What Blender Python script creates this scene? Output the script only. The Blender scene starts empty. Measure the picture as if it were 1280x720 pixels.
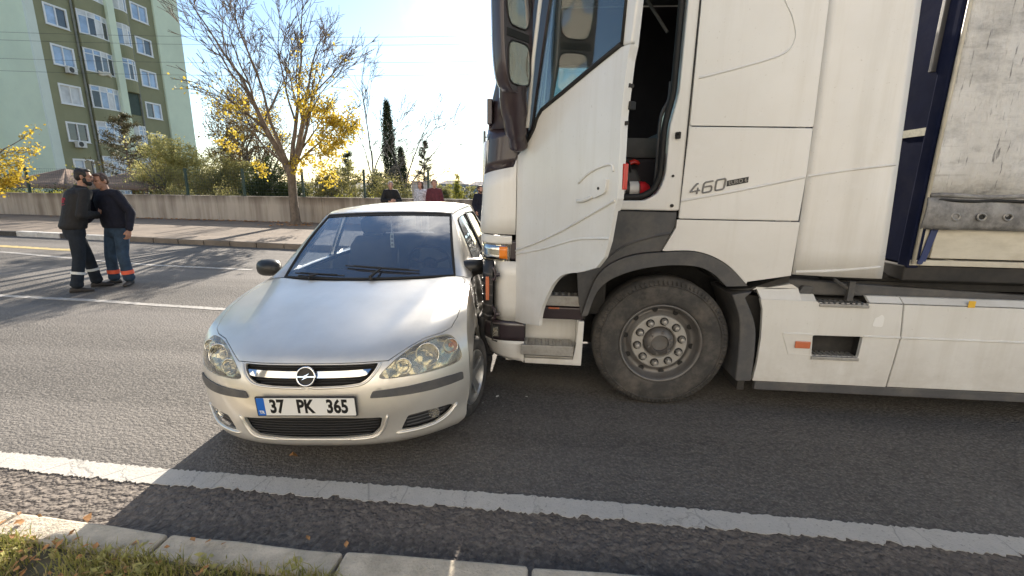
import bpy, bmesh, math, random
import numpy as np
from mathutils import Vector, Matrix
from mathutils import geometry as mgeo
from mathutils.bvhtree import BVHTree

scene = bpy.context.scene
COL = scene.collection
R = math.radians
rnd = random.Random(7)

# ------------------------------------------------------------------ camera
CAMERA_HEIGHT = 1.65
cam_data = bpy.data.cameras.new("camera")
cam = bpy.data.objects.new("camera", cam_data)
COL.objects.link(cam)
cam_data.sensor_width = 36.0
cam_data.lens = 563.0 / 1280.0 * 36.0
cam_data.clip_start = 0.05
cam_data.clip_end = 4000.0
_down = Vector((-38.0, -2437.0, -563.0)).normalized()
_up = -_down
_f = Vector((0, 0, -1)); _f = (_f - _up * _f.dot(_up)).normalized()
_r = _f.cross(_up)
_a = R(85.5)
_X = -(_f * math.cos(_a) - _r * math.sin(_a))
_Y = _up.cross(_X)
rot = Matrix((_X, _Y, _up)).to_4x4()
cam.matrix_world = Matrix.Translation((0, 0, CAMERA_HEIGHT)) @ rot
scene.camera = cam

# ------------------------------------------------------------------ daylight
SUN_EL, SUN_AZ = R(22.5), R(-5.0)       # azimuth measured from +Y towards +X
world = bpy.data.worlds.new("World"); scene.world = world
world.use_nodes = True
wn = world.node_tree.nodes; wl = world.node_tree.links
wn.clear()
w_out = wn.new("ShaderNodeOutputWorld")
w_bg = wn.new("ShaderNodeBackground"); w_bg.inputs[1].default_value = 0.085
w_sky = wn.new("ShaderNodeTexSky"); w_sky.sky_type = 'NISHITA'
w_sky.sun_disc = False
w_sky.sun_elevation = SUN_EL
w_sky.sun_rotation = SUN_AZ
w_sky.air_density = 1.0; w_sky.dust_density = 0.12; w_sky.ozone_density = 2.0
# thin bright cloud by the sun, extended upward unseen to whiten the bonnet's reflection
w_tc = wn.new("ShaderNodeTexCoord")
w_dot = wn.new("ShaderNodeVectorMath"); w_dot.operation = 'DOT_PRODUCT'
_cd = Vector((math.sin(R(5)) * math.cos(R(42)), math.cos(R(5)) * math.cos(R(42)), math.sin(R(42))))
w_dot.inputs[1].default_value = _cd; wl.new(w_tc.outputs["Generated"], w_dot.inputs[0])
w_nz = wn.new("ShaderNodeTexNoise"); w_nz.inputs["Scale"].default_value = 2.6; w_nz.inputs["Detail"].default_value = 7; w_nz.inputs["Roughness"].default_value = .55
wl.new(w_tc.outputs["Generated"], w_nz.inputs["Vector"])
w_m = wn.new("ShaderNodeMath"); w_m.operation = 'MULTIPLY_ADD'; w_m.inputs[1].default_value = .30
wl.new(w_nz.outputs[0], w_m.inputs[0]); wl.new(w_dot.outputs["Value"], w_m.inputs[2])
w_r = wn.new("ShaderNodeMapRange"); w_r.interpolation_type = 'SMOOTHSTEP'
w_r.inputs[1].default_value = 1.025; w_r.inputs[2].default_value = 1.11
wl.new(w_m.outputs[0], w_r.inputs[0])
w_mix = wn.new("ShaderNodeMix"); w_mix.data_type = 'RGBA'; w_mix.inputs[7].default_value = (11.5, 11.0, 10.4, 1)
wl.new(w_r.outputs[0], w_mix.inputs[0]); wl.new(w_sky.outputs[0], w_mix.inputs[6])
wl.new(w_mix.outputs[2], w_bg.inputs[0]); wl.new(w_bg.outputs[0], w_out.inputs[0])

sun_data = bpy.data.lights.new("sun", 'SUN')
sun_data.energy = 5.0; sun_data.angle = R(0.5); sun_data.color = (1.0, 0.90, 0.77)
sun = bpy.data.objects.new("sun", sun_data); COL.objects.link(sun)
_sd = Vector((math.sin(SUN_AZ) * math.cos(SUN_EL), math.cos(SUN_AZ) * math.cos(SUN_EL), math.sin(SUN_EL)))
sun.rotation_euler = _sd.to_track_quat('Z', 'Y').to_euler()
sun.location = _sd * 60

scene.view_settings.view_transform = 'Standard'
scene.view_settings.look = 'None'
scene.view_settings.gamma = 1.0
scene.view_settings.use_curve_mapping = False
scene.view_settings.exposure = 1.35

# ------------------------------------------------------------------ materials
MATS = {}
def _new(name):
    m = bpy.data.materials.new(name); m.use_nodes = True
    nt = m.node_tree; b = nt.nodes["Principled BSDF"]
    return m, nt, b
def _noise(nt, coord, scale, detail=4, rough=.6, vec_scale=None):
    n = nt.nodes.new("ShaderNodeTexNoise"); n.inputs["Scale"].default_value = scale
    n.inputs["Detail"].default_value = detail; n.inputs["Roughness"].default_value = rough
    if vec_scale:
        mp = nt.nodes.new("ShaderNodeMapping"); mp.inputs["Scale"].default_value = vec_scale
        nt.links.new(coord, mp.inputs[0]); coord = mp.outputs[0]
    nt.links.new(coord, n.inputs["Vector"]); return n.outputs[0]
def _ramp(nt, fac, stops):
    r = nt.nodes.new("ShaderNodeValToRGB"); nt.links.new(fac, r.inputs[0])
    els = r.color_ramp.elements
    while len(els) < len(stops): els.new(.5)
    for e, (p, c) in zip(els, stops):
        e.position = p; e.color = (c, c, c, 1) if isinstance(c, (int, float)) else (*c, 1)
    return r.outputs[0]
def _mix(nt, fac, a, b, mode='MIX'):
    n = nt.nodes.new("ShaderNodeMix"); n.data_type = 'RGBA'; n.blend_type = mode
    for s, v in ((0, fac), (6, a), (7, b)):
        if isinstance(v, bpy.types.NodeSocket): nt.links.new(v, n.inputs[s])
        elif s == 0: n.inputs[0].default_value = v
        else: n.inputs[s].default_value = (*v, 1) if len(v) == 3 else v
    return n.outputs[2]
def _bump(nt, b, h, dist, strength=1.0, prev=None):
    n = nt.nodes.new("ShaderNodeBump"); n.inputs["Distance"].default_value = dist
    n.inputs["Strength"].default_value = strength
    nt.links.new(h, n.inputs["Height"])
    if prev: nt.links.new(prev, n.inputs["Normal"])
    nt.links.new(n.outputs[0], b.inputs["Normal"]); return n.outputs[0]
def _pos(nt):
    return nt.nodes.new("ShaderNodeNewGeometry").outputs["Position"]
def _obj(nt):
    return nt.nodes.new("ShaderNodeTexCoord").outputs["Object"]

def mat(name, col, rough=.6, metal=0., var=.0, vscale=4., bump=0., bscale=60., coat=0., spec=.5,
        dirt=None, dscale=3., damt=.5, dstretch=None, rvar=0.):
    """plain painted / plastic / cloth surface with mottling, dirt and fine relief"""
    m, nt, b = _new(name)
    b.inputs["Roughness"].default_value = rough; b.inputs["Metallic"].default_value = metal
    b.inputs["Coat Weight"].default_value = coat; b.inputs["Coat Roughness"].default_value = .08
    b.inputs["Specular IOR Level"].default_value = spec
    c = None
    if var or dirt or bump or rvar: p = _pos(nt)
    if var:
        f = _noise(nt, p, vscale, 5)
        lo = tuple(max(0, x * (1 - var)) for x in col); hi = tuple(min(1, x * (1 + var)) for x in col)
        c = _mix(nt, _ramp(nt, f, [(.3, 0.), (.7, 1.)]), lo, hi)
    if dirt:
        f = _noise(nt, p, dscale, 7, .7, dstretch)
        c = _mix(nt, _ramp(nt, f, [(.45, 0.), (.75, damt)]), c if c else col, dirt)
    if c: nt.links.new(c, b.inputs["Base Color"])
    else: b.inputs["Base Color"].default_value = (*col, 1)
    if rvar:
        f = _noise(nt, p, 7, 6, .7)
        nt.links.new(_ramp(nt, f, [(.3, max(0, rough - rvar)), (.7, min(1, rough + rvar))]), b.inputs["Roughness"])
    if bump: _bump(nt, b, _noise(nt, p, bscale, 5), bump)
    MATS[name] = m; return m

def leaf_mat(name, c1, c2, trans=.5):
    m, nt, b = _new(name)
    oi = nt.nodes.new("ShaderNodeTexCoord").outputs["Object"]
    f = _noise(nt, oi, 1.3, 3); f2 = _noise(nt, oi, 23., 2)
    mx = nt.nodes.new("ShaderNodeMath"); mx.operation = 'ADD'; nt.links.new(f, mx.inputs[0]); nt.links.new(f2, mx.inputs[1])
    hv = nt.nodes.new("ShaderNodeMath"); hv.operation = 'MULTIPLY'; hv.inputs[1].default_value = .5; nt.links.new(mx.outputs[0], hv.inputs[0])
    c = _mix(nt, _ramp(nt, hv.outputs[0], [(.36, 0.), (.64, 1.)]), c1, c2)
    nt.links.new(c, b.inputs["Base Color"]); b.inputs["Roughness"].default_value = .6
    b.inputs["Specular IOR Level"].default_value = .25
    t = nt.nodes.new("ShaderNodeBsdfTranslucent"); nt.links.new(c, t.inputs[0])
    s = nt.nodes.new("ShaderNodeMixShader"); s.inputs[0].default_value = trans
    nt.links.new(b.outputs[0], s.inputs[1]); nt.links.new(t.outputs[0], s.inputs[2])
    nt.links.new(s.outputs[0], nt.nodes["Material Output"].inputs[0])
    MATS[name] = m; return m

def glass_mat(name, tint, refl=.1, rough=.0, grime=0.):
    m, nt, b = _new(name)
    nt.nodes.remove(b)
    t = nt.nodes.new("ShaderNodeBsdfTransparent"); t.inputs[0].default_value = (*tint, 1)
    g = nt.nodes.new("ShaderNodeBsdfGlossy"); g.inputs["Roughness"].default_value = rough
    g.inputs[0].default_value = (.95, .97, 1, 1)
    lw = nt.nodes.new("ShaderNodeLayerWeight"); lw.inputs[0].default_value = .5
    pw = nt.nodes.new("ShaderNodeMath"); pw.operation = 'POWER'; pw.inputs[1].default_value = 4.2
    nt.links.new(lw.outputs["Facing"], pw.inputs[0])
    ad = nt.nodes.new("ShaderNodeMath"); ad.operation = 'ADD'; ad.use_clamp = True; ad.inputs[1].default_value = refl + .04
    nt.links.new(pw.outputs[0], ad.inputs[0])
    s = nt.nodes.new("ShaderNodeMixShader"); nt.links.new(ad.outputs[0], s.inputs[0])
    nt.links.new(t.outputs[0], s.inputs[1]); nt.links.new(g.outputs[0], s.inputs[2])
    out = s.outputs[0]
    if grime:
        d = nt.nodes.new("ShaderNodeBsdfDiffuse"); d.inputs[0].default_value = (.5, .48, .44, 1)
        f = _ramp(nt, _noise(nt, _pos(nt), 9., 6, .7), [(.35, grime * .3), (.8, grime)])
        s2 = nt.nodes.new("ShaderNodeMixShader"); nt.links.new(f, s2.inputs[0])
        nt.links.new(out, s2.inputs[1]); nt.links.new(d.outputs[0], s2.inputs[2]); out = s2.outputs[0]
    nt.links.new(out, nt.nodes["Material Output"].inputs[0])
    MATS[name] = m; return m

def asphalt_mat(name, lo, hi, agg=330., chip=(.2, .19, .175), chip_amt=.35, bump=.0035):
    m, nt, b = _new(name); p = _pos(nt)
    big = _noise(nt, p, .35, 5, .6); mid = _noise(nt, p, 5., 6, .7)
    v = nt.nodes.new("ShaderNodeTexVoronoi"); v.inputs["Scale"].default_value = agg * .45; nt.links.new(p, v.inputs["Vector"])
    v2 = nt.nodes.new("ShaderNodeTexVoronoi"); v2.inputs["Scale"].default_value = agg * .2; nt.links.new(p, v2.inputs["Vector"])
    c = _mix(nt, _ramp(nt, big, [(.3, 0.), (.7, 1.)]), lo, hi)
    c = _mix(nt, _ramp(nt, mid, [(.35, .0), (.7, .45)]), c, tuple(x * .72 for x in lo))
    sep = nt.nodes.new("ShaderNodeSeparateColor"); nt.links.new(v.outputs["Color"], sep.inputs[0])
    c = _mix(nt, _ramp(nt, sep.outputs[0], [(.5, 0.), (1., chip_amt)]), c, chip)
    c = _mix(nt, _ramp(nt, v2.outputs["Distance"], [(.45, 0.), (.9, .5)]), c, tuple(x * .4 for x in lo))
    # old oil drips and tyre-darkened tracks
    tr_ = _noise(nt, p, 1., 3, .5, (.06, 1.15, 1))
    c = _mix(nt, _ramp(nt, tr_, [(.36, .42), (.52, .0)]), c, tuple(min(1, x * 1.55) for x in hi))
    pt_ = _noise(nt, p, 2.6, 7, .75)
    c = _mix(nt, _ramp(nt, pt_, [(.60, 0.), (.66, .4)]), c, tuple(x * .5 for x in lo))
    ol = _noise(nt, p, 1.1, 4, .5, (.25, 1.6, 1))
    c = _mix(nt, _ramp(nt, ol, [(.55, 0.), (.75, .35)]), c, tuple(x * .6 for x in lo))
    nt.links.new(c, b.inputs["Base Color"]); b.inputs["Roughness"].default_value = .8
    b.inputs["Specular IOR Level"].default_value = .35
    h1 = _ramp(nt, v2.outputs["Distance"], [(0., 1.), (.7, 0.)])
    n1 = _bump(nt, b, h1, bump, 1.)
    n2 = _bump(nt, b, _ramp(nt, v.outputs["Distance"], [(0., 1.), (.6, 0.)]), bump * .5, 1., n1)
    _bump(nt, b, mid, bump * 1.2, 1., n2)
    MATS[name] = m; return m

def wall_mat(name, base, stain, top):
    """cast concrete with rain streaks running down from the coping"""
    m, nt, b = _new(name); p = _pos(nt)
    c = _mix(nt, _ramp(nt, _noise(nt, p, 1.2, 6, .65), [(.3, 0.), (.7, 1.)]), tuple(x * .85 for x in base), base)
    st = _noise(nt, p, 1., 6, .6, (3.4, 3.4, .3))
    c = _mix(nt, _ramp(nt, st, [(.42, 0.), (.68, .85)]), c, stain)
    sx = nt.nodes.new("ShaderNodeSeparateXYZ"); nt.links.new(p, sx.inputs[0])
    mr = nt.nodes.new("ShaderNodeMapRange"); mr.inputs[1].default_value = .75; mr.inputs[2].default_value = 1.02
    nt.links.new(sx.outputs[2], mr.inputs[0])
    ml = nt.nodes.new("ShaderNodeMath"); ml.operation = 'MULTIPLY'; nt.links.new(mr.outputs[0], ml.inputs[0])
    nt.links.new(_ramp(nt, st, [(.25, 0.), (.55, .8)]), ml.inputs[1])
    c = _mix(nt, ml.outputs[0], c, top)
    nt.links.new(c, b.inputs["Base Color"]); b.inputs["Roughness"].default_value = .9
    _bump(nt, b, _noise(nt, p, 26., 6, .7), .012)
    MATS[name] = m; return m

def tarp_mat(name):
    m, nt, b = _new(name); p = _pos(nt)
    c = (.80, .795, .785)
    c = _mix(nt, _ramp(nt, _noise(nt, p, 1.6, 6, .7), [(.3, 0.), (.75, 1.)]), (.56, .55, .53), c)
    g = _noise(nt, p, 3.2, 8, .75, (1, 1, 2.2))
    c = _mix(nt, _ramp(nt, g, [(.48, 0.), (.70, .72)]), c, (.22, .22, .225))
    ln = _noise(nt, p, 9., 5, .6, (4.5, 1, .5))
    c = _mix(nt, _ramp(nt, ln, [(.615, 0.), (.67, .85)]), c, (.07, .07, .075))
    ln2 = _noise(nt, p, 5., 5, .6, (.45, 1, 6.))
    c = _mix(nt, _ramp(nt, ln2, [(.6, 0.), (.72, .5)]), c, (.2, .19, .17))
    # woven reinforcing bands welded into the sheet: a faint grid of light strips
    sx = nt.nodes.new("ShaderNodeSeparateXYZ"); nt.links.new(p, sx.inputs[0])
    for ch, per in ((0, .21), (2, .17)):
        fm = nt.nodes.new("ShaderNodeMath"); fm.operation = 'PINGPONG'; fm.inputs[1].default_value = per / 2
        nt.links.new(sx.outputs[ch], fm.inputs[0])
        c = _mix(nt, _ramp(nt, fm.outputs[0], [(.0, .32), (.03, .0)]), c, (.72, .71, .68))
    nt.links.new(c, b.inputs["Base Color"]); b.inputs["Roughness"].default_value = .55
    h = _noise(nt, p, 2.2, 5, .6, (3.2, 1, .8))
    n1 = _bump(nt, b, h, .05)
    _bump(nt, b, _noise(nt, p, 14., 6, .7), .012, 1., n1)
    MATS[name] = m; return m

def lorry_paint(name, col, film, spray, z0, z1, amt, rough=.24):
    """white enamel under road film: rain streaks, scuffs and spray thrown up from the wheels"""
    m, nt, b = _new(name); p = _pos(nt)
    c = _mix(nt, _ramp(nt, _noise(nt, p, 1.1, 5, .6), [(.35, 0.), (.7, .55)]), col, film)
    st = _noise(nt, p, 1., 7, .7, (7., 7., .45))
    c = _mix(nt, _ramp(nt, st, [(.48, 0.), (.70, .55)]), c, film)
    bl = _noise(nt, p, 5.5, 8, .75)
    c = _mix(nt, _ramp(nt, bl, [(.58, 0.), (.74, .5)]), c, tuple(min(1, x * 1.03) for x in col))
    sp = _noise(nt, p, 55., 3, .5)
    c = _mix(nt, _ramp(nt, sp, [(.68, 0.), (.76, .35)]), c, spray)
    sx = nt.nodes.new("ShaderNodeSeparateXYZ"); nt.links.new(p, sx.inputs[0])
    mr = nt.nodes.new("ShaderNodeMapRange"); mr.inputs[1].default_value = z1; mr.inputs[2].default_value = z0
    nt.links.new(sx.outputs[2], mr.inputs[0])
    ml = nt.nodes.new("ShaderNodeMath"); ml.operation = 'MULTIPLY'; nt.links.new(mr.outputs[0], ml.inputs[0])
    nt.links.new(_ramp(nt, _noise(nt, p, 3.5, 7, .7, (1, 1, 1.6)), [(.3, .1), (.7, amt)]), ml.inputs[1])
    c = _mix(nt, ml.outputs[0], c, spray)
    nt.links.new(c, b.inputs["Base Color"])
    nt.links.new(_ramp(nt, bl, [(.3, rough), (.75, rough + .3)]), b.inputs["Roughness"])
    b.inputs["Coat Weight"].default_value = .3; b.inputs["Coat Roughness"].default_value = .12
    _bump(nt, b, _noise(nt, p, 1.7, 3, .5), .006)
    MATS[name] = m
lorry_paint("white_paint", (.79, .785, .765), (.65, .63, .58), (.42, .385, .325), .6, 1.7, .42)
lorry_paint("white_paint_lower", (.75, .745, .72), (.60, .58, .53), (.36, .325, .275), .2, .75, .62, .34)
def line_paint(name):
    """thick road marking, cracked and grimed"""
    m, nt, b = _new(name); p = _pos(nt); c = (.55, .52, .47)
    c = _mix(nt, _ramp(nt, _noise(nt, p, 9., 6, .7), [(.35, 0.), (.7, .7)]), c, (.44, .42, .38))
    v = nt.nodes.new("ShaderNodeTexVoronoi"); v.feature = 'DISTANCE_TO_EDGE'; v.inputs["Scale"].default_value = 3.2
    mp = nt.nodes.new("ShaderNodeMapping"); mp.inputs["Scale"].default_value = (1, .45, 1); mp.inputs["Rotation"].default_value = (0, 0, .5)
    nz = _noise(nt, p, 16., 4, .6); ad = nt.nodes.new("ShaderNodeMix"); ad.data_type = 'VECTOR'; ad.inputs[0].default_value = .06
    nt.links.new(p, ad.inputs[4]); nt.links.new(nz, ad.inputs[5]); nt.links.new(ad.outputs[1], mp.inputs[0]); nt.links.new(mp.outputs[0], v.inputs["Vector"])
    crk = _ramp(nt, v.outputs["Distance"], [(.0, .42), (.014, .0)])
    c = _mix(nt, crk, c, (.17, .16, .145))
    g = _noise(nt, p, 70., 4, .7); c = _mix(nt, _ramp(nt, g, [(.58, 0.), (.7, .7)]), c, (.20, .19, .17))
    nt.links.new(c, b.inputs["Base Color"]); b.inputs["Roughness"].default_value = .75
    n1 = _bump(nt, b, crk, -.004); _bump(nt, b, g, -.004, 1., n1); MATS[name] = m
line_paint("white_line")
mat("silver_paint", (.82, .78, .705), .38, .70, var=.02, vscale=9, coat=.8, dirt=(.42, .39, .33), dscale=2.2, damt=.22, rvar=.05)
mat("black_plastic", (.022, .022, .024), .5, var=.2, bump=.0006, bscale=900)
mat("grey_plastic", (.075, .075, .078), .62, var=.18, dirt=(.2, .18, .155), dscale=5, damt=.5, bump=.0008, bscale=700)
mat("dark_panel", (.042, .030, .036), .3, coat=.4, var=.2)
mat("rubber", (.05, .048, .046), .85, var=.25, vscale=12, dirt=(.17, .145, .12), dscale=6, damt=.55, bump=.001, bscale=160)
mat("seal", (.015, .015, .015), .7)
mat("chrome", (.85, .85, .86), .08, 1.)
mat("mirror_silver", (.42, .40, .38), .03, 1.)
mat("reflector", (.75, .74, .70), .18, 1.)
mat("steel_rim", (.17, .165, .16), .5, .5, var=.2, dirt=(.14, .11, .09), dscale=14, damt=.6)
mat("hub_ring", (.40, .39, .37), .5, .35, var=.15, vscale=20, dirt=(.2, .17, .13), dscale=20, damt=.5)
mat("nut", (.42, .41, .39), .42, .6, dirt=(.16, .12, .09), dscale=60, damt=.7)
mat("alloy", (.52, .52, .51), .35, .8, var=.1, dirt=(.2, .18, .15), dscale=20, damt=.4)
mat("step_metal", (.42, .41, .39), .45, .55, var=.15, dirt=(.2, .17, .13), dscale=25, damt=.6)
mat("amber", (.85, .24, .02), .25, coat=.5)
mat("orange_reflector", (.55, .16, .07), .35, coat=.3)
mat("red_lens", (.55, .03, .02), .25, coat=.5)
mat("red_paint", (.6, .02, .03), .35)
mat("interior_dark", (.020, .015, .020), .8, var=.3)
mat("interior_grey", (.085, .082, .082), .85, var=.3, bump=.002, bscale=80)
mat("interior_light", (.30, .29, .27), .8, var=.1)
mat("navy_paint", (.013, .017, .042), .95, var=.15, spec=.02, dirt=(.06, .06, .075), dscale=3, damt=.3)
mat("chassis", (.02, .019, .018), .75, var=.3, dirt=(.07, .06, .05), dscale=6, damt=.5)
mat("cream_board", (.60, .56, .46), .55, var=.08, dirt=(.36, .32, .24), dscale=6, damt=.5, dstretch=(1, 1, 3))
mat("strap_grey", (.27, .265, .26), .7, var=.4, vscale=5, dirt=(.03, .03, .032), dscale=6, damt=1., bump=.01, bscale=18)
mat("blue_strap", (.03, .045, .13), .7, var=.2)
mat("yellow_sticker", (.75, .45, .04), .5)
mat("pale_sticker", (.55, .54, .42), .6, dirt=(.25, .24, .2), dscale=40, damt=.7)
mat("plate_white", (.80, .80, .78), .4)
mat("plate_blue", (.02, .14, .55), .4)
mat("plate_black", (.012, .012, .012), .45)
mat("badge_grey", (.30, .29, .27), .4, .3)
mat("badge_black", (.02, .02, .02), .4)
mat("kerb_stone", (.56, .49, .385), .9, var=.18, vscale=7, dirt=(.27, .235, .175), dscale=6, damt=.85, bump=.010, bscale=70)
mat("kerb_white", (.62, .60, .56), .8, var=.1, dirt=(.35, .32, .28), dscale=7, damt=.7, bump=.004, bscale=50)
mat("kerb_black", (.06, .055, .05), .85, var=.2, dirt=(.2, .17, .14), dscale=7, damt=.5, bump=.004, bscale=50)
mat("kerb_brown", (.20, .165, .13), .9, var=.2, vscale=3, bump=.005, bscale=50)
mat("pavement", (.215, .17, .13), .9, var=.22, vscale=1.4, dirt=(.13, .11, .09), dscale=2.5, damt=.6, bump=.004, bscale=40)
mat("earth", (.10, .085, .055), .95, var=.35, vscale=3, dirt=(.07, .08, .03), dscale=5, damt=.8, bump=.03, bscale=18)
mat("yellow_line", (.52, .40, .16), .8, var=.15, dirt=(.14, .13, .11), dscale=14, damt=.8, bump=.002, bscale=200)
mat("thin_line", (.42, .40, .37), .8, var=.15, dirt=(.12, .115, .11), dscale=22, damt=.9, bump=.002, bscale=200)
mat("facade_olive", (.27, .265, .155), .9, var=.08, vscale=.5, dirt=(.20, .20, .105), dscale=.8, damt=.4, bump=.01, bscale=12)
mat("facade_mint", (.66, .74, .57), .9, var=.07, vscale=.35, dirt=(.52, .60, .48), dscale=.5, damt=.4, bump=.01, bscale=12)
mat("facade_pale", (.64, .70, .62), .9, var=.06, vscale=.6)
mat("plaster_cream", (.56, .52, .45), .9, var=.06, vscale=.5)
mat("plaster_sand", (.54, .49, .41), .9, var=.06, vscale=.5)
mat("upvc", (.74, .74, .72), .4, var=.03)
mat("curtain_white", (.62, .63, .62), .8, var=.2, vscale=1.5)
mat("room_dark", (.03, .03, .032), .9)
mat("pane_blue", (.30, .40, .55), .12, .0, spec=1., var=.35, vscale=.9)
mat("pane_dark", (.05, .055, .06), .12, .0, spec=.9, var=.4, vscale=.9)
mat("ac_white", (.62, .61, .57), .5, var=.06)
mat("pipe_grey", (.20, .20, .17), .6, var=.2)
mat("shutter_green", (.045, .07, .055), .7, var=.15)
mat("canopy_brown", (.22, .15, .112), .85, var=.15, vscale=1.5, bump=.03, bscale=2)
mat("fence_green", (.018, .045, .035), .5, var=.2)
mat("pole_concrete", (.26, .23, .19), .9, var=.2)
mat("far_wall", (.34, .36, .40), .9, var=.1)
mat("far_roof", (.36, .30, .28), .9, var=.1)
mat("far_blue", (.22, .30, .40), .6, var=.2)
mat("box_grey", (.34, .33, .32), .8, var=.1, dirt=(.2, .2, .2), dscale=3, damt=.5)
mat("bark", (.20, .155, .115), .95, var=.35, vscale=6, bump=.03, bscale=20, dirt=(.07, .055, .04), dscale=12, damt=.7, dstretch=(1, 1, .25))
mat("bark_grey", (.16, .14, .12), .95, var=.3, vscale=6, bump=.02, bscale=25)
mat("skin", (.36, .19, .125), .6, var=.12, vscale=18)
mat("skin_pale", (.45, .25, .18), .6, var=.12, vscale=18)
mat("hair_black", (.012, .009, .008), .6, var=.4, vscale=60, bump=.004, bscale=120)
mat("hair_grey", (.34, .33, .32), .7, var=.3, vscale=60, bump=.004, bscale=120)
mat("hair_brown", (.06, .03, .018), .6, var=.4, vscale=60, bump=.004, bscale=120)
mat("jacket_black", (.007, .006, .006), .75, var=.35, vscale=14, bump=.02, bscale=11)
mat("jumper_navy", (.006, .007, .017), .9, var=.35, vscale=14, bump=.02, bscale=10)
mat("trouser_blue", (.026, .05, .085), .9, var=.4, vscale=9, bump=.025, bscale=10)
mat("trouser_dark", (.010, .015, .023), .9, var=.4, vscale=9, bump=.025, bscale=10)
mat("shoe", (.04, .035, .032), .8, var=.3)
mat("band_white", (.65, .65, .62), .5)
mat("band_orange", (.8, .13, .06), .5)
mat("print_red", (.45, .02, .05), .7)
mat("maroon", (.11, .025, .035), .9, var=.25, vscale=12, bump=.02, bscale=12)
mat("white_print", (.5, .5, .55), .9, var=.6, vscale=22)
mat("dry_leaf", (.38, .19, .07), .8, var=.4, vscale=60)
mat("debris_white", (.75, .73, .68), .5)
mat("wire", (.05, .05, .05), .6)
asphalt_mat("asphalt", (.106, .097, .088), (.158, .145, .131), agg=230., chip=(.32, .295, .26), chip_amt=.36, bump=.0045)
asphalt_mat("asphalt_edge", (.105, .088, .077), (.15, .128, .11), agg=120., chip=(.29, .25, .20), chip_amt=.5, bump=.013)
wall_mat("wall_concrete", (.52, .455, .38), (.24, .195, .155), (.13, .105, .08))
tarp_mat("tarp")
glass_mat("car_glass", (.76, .83, .90), .20, grime=.04)
glass_mat("cab_glass", (.55, .66, .66), .05, grime=.06)
glass_mat("lens_glass", (.90, .86, .70), .02, grime=.55)
leaf_mat("leaf_yellow", (.44, .31, .035), (.70, .55, .09), .55)
leaf_mat("leaf_olive", (.17, .165, .06), (.34, .315, .12), .45)
leaf_mat("leaf_willow", (.36, .34, .13), (.58, .54, .23), .5)
leaf_mat("leaf_dark", (.022, .035, .012), (.05, .07, .022), .3)
leaf_mat("leaf_rust", (.11, .075, .03), (.20, .15, .06), .45)
leaf_mat("needle", (.028, .042, .018), (.075, .085, .035), .25)
leaf_mat("needle_bronze", (.06, .055, .025), (.13, .11, .05), .3)
leaf_mat("cypress", (.03, .045, .02), (.07, .085, .035), .25)
leaf_mat("lime", (.25, .26, .03), (.42, .38, .06), .5)
leaf_mat("grass", (.16, .19, .035), (.40, .36, .11), .4)
leaf_mat("grass_dry", (.36, .28, .13), (.55, .44, .22), .3)

# ------------------------------------------------------------------ object helpers
def tag(o, label=None, cat=None, group=None, kind=None):
    for k, v in (("label", label), ("category", cat), ("group", group), ("kind", kind)):
        if v: o[k] = v
    return o
def thing(name, label, cat, loc=(0, 0, 0), rotz=0., group=None):
    o = bpy.data.objects.new(name, None); COL.objects.link(o)
    o.empty_display_size = .2
    o.location = loc; o.rotation_euler = (0, 0, rotz)
    return tag(o, label, cat, group)
def copy_tree(o, parent=None):
    c = o.copy(); COL.objects.link(c)
    if parent: c.parent = parent
    for ch in list(o.children): copy_tree(ch, c)
    return c
def link(name, me, parent=None):
    o = bpy.data.objects.new(name, me); COL.objects.link(o)
    if parent: o.parent = parent
    return o
def frame(d, up=Vector((0, 0, 1))):
    d = d.normalized()
    if abs(d.dot(up)) > .97: up = Vector((1, 0, 0))
    a = d.cross(up).normalized(); return a, a.cross(d).normalized()

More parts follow.
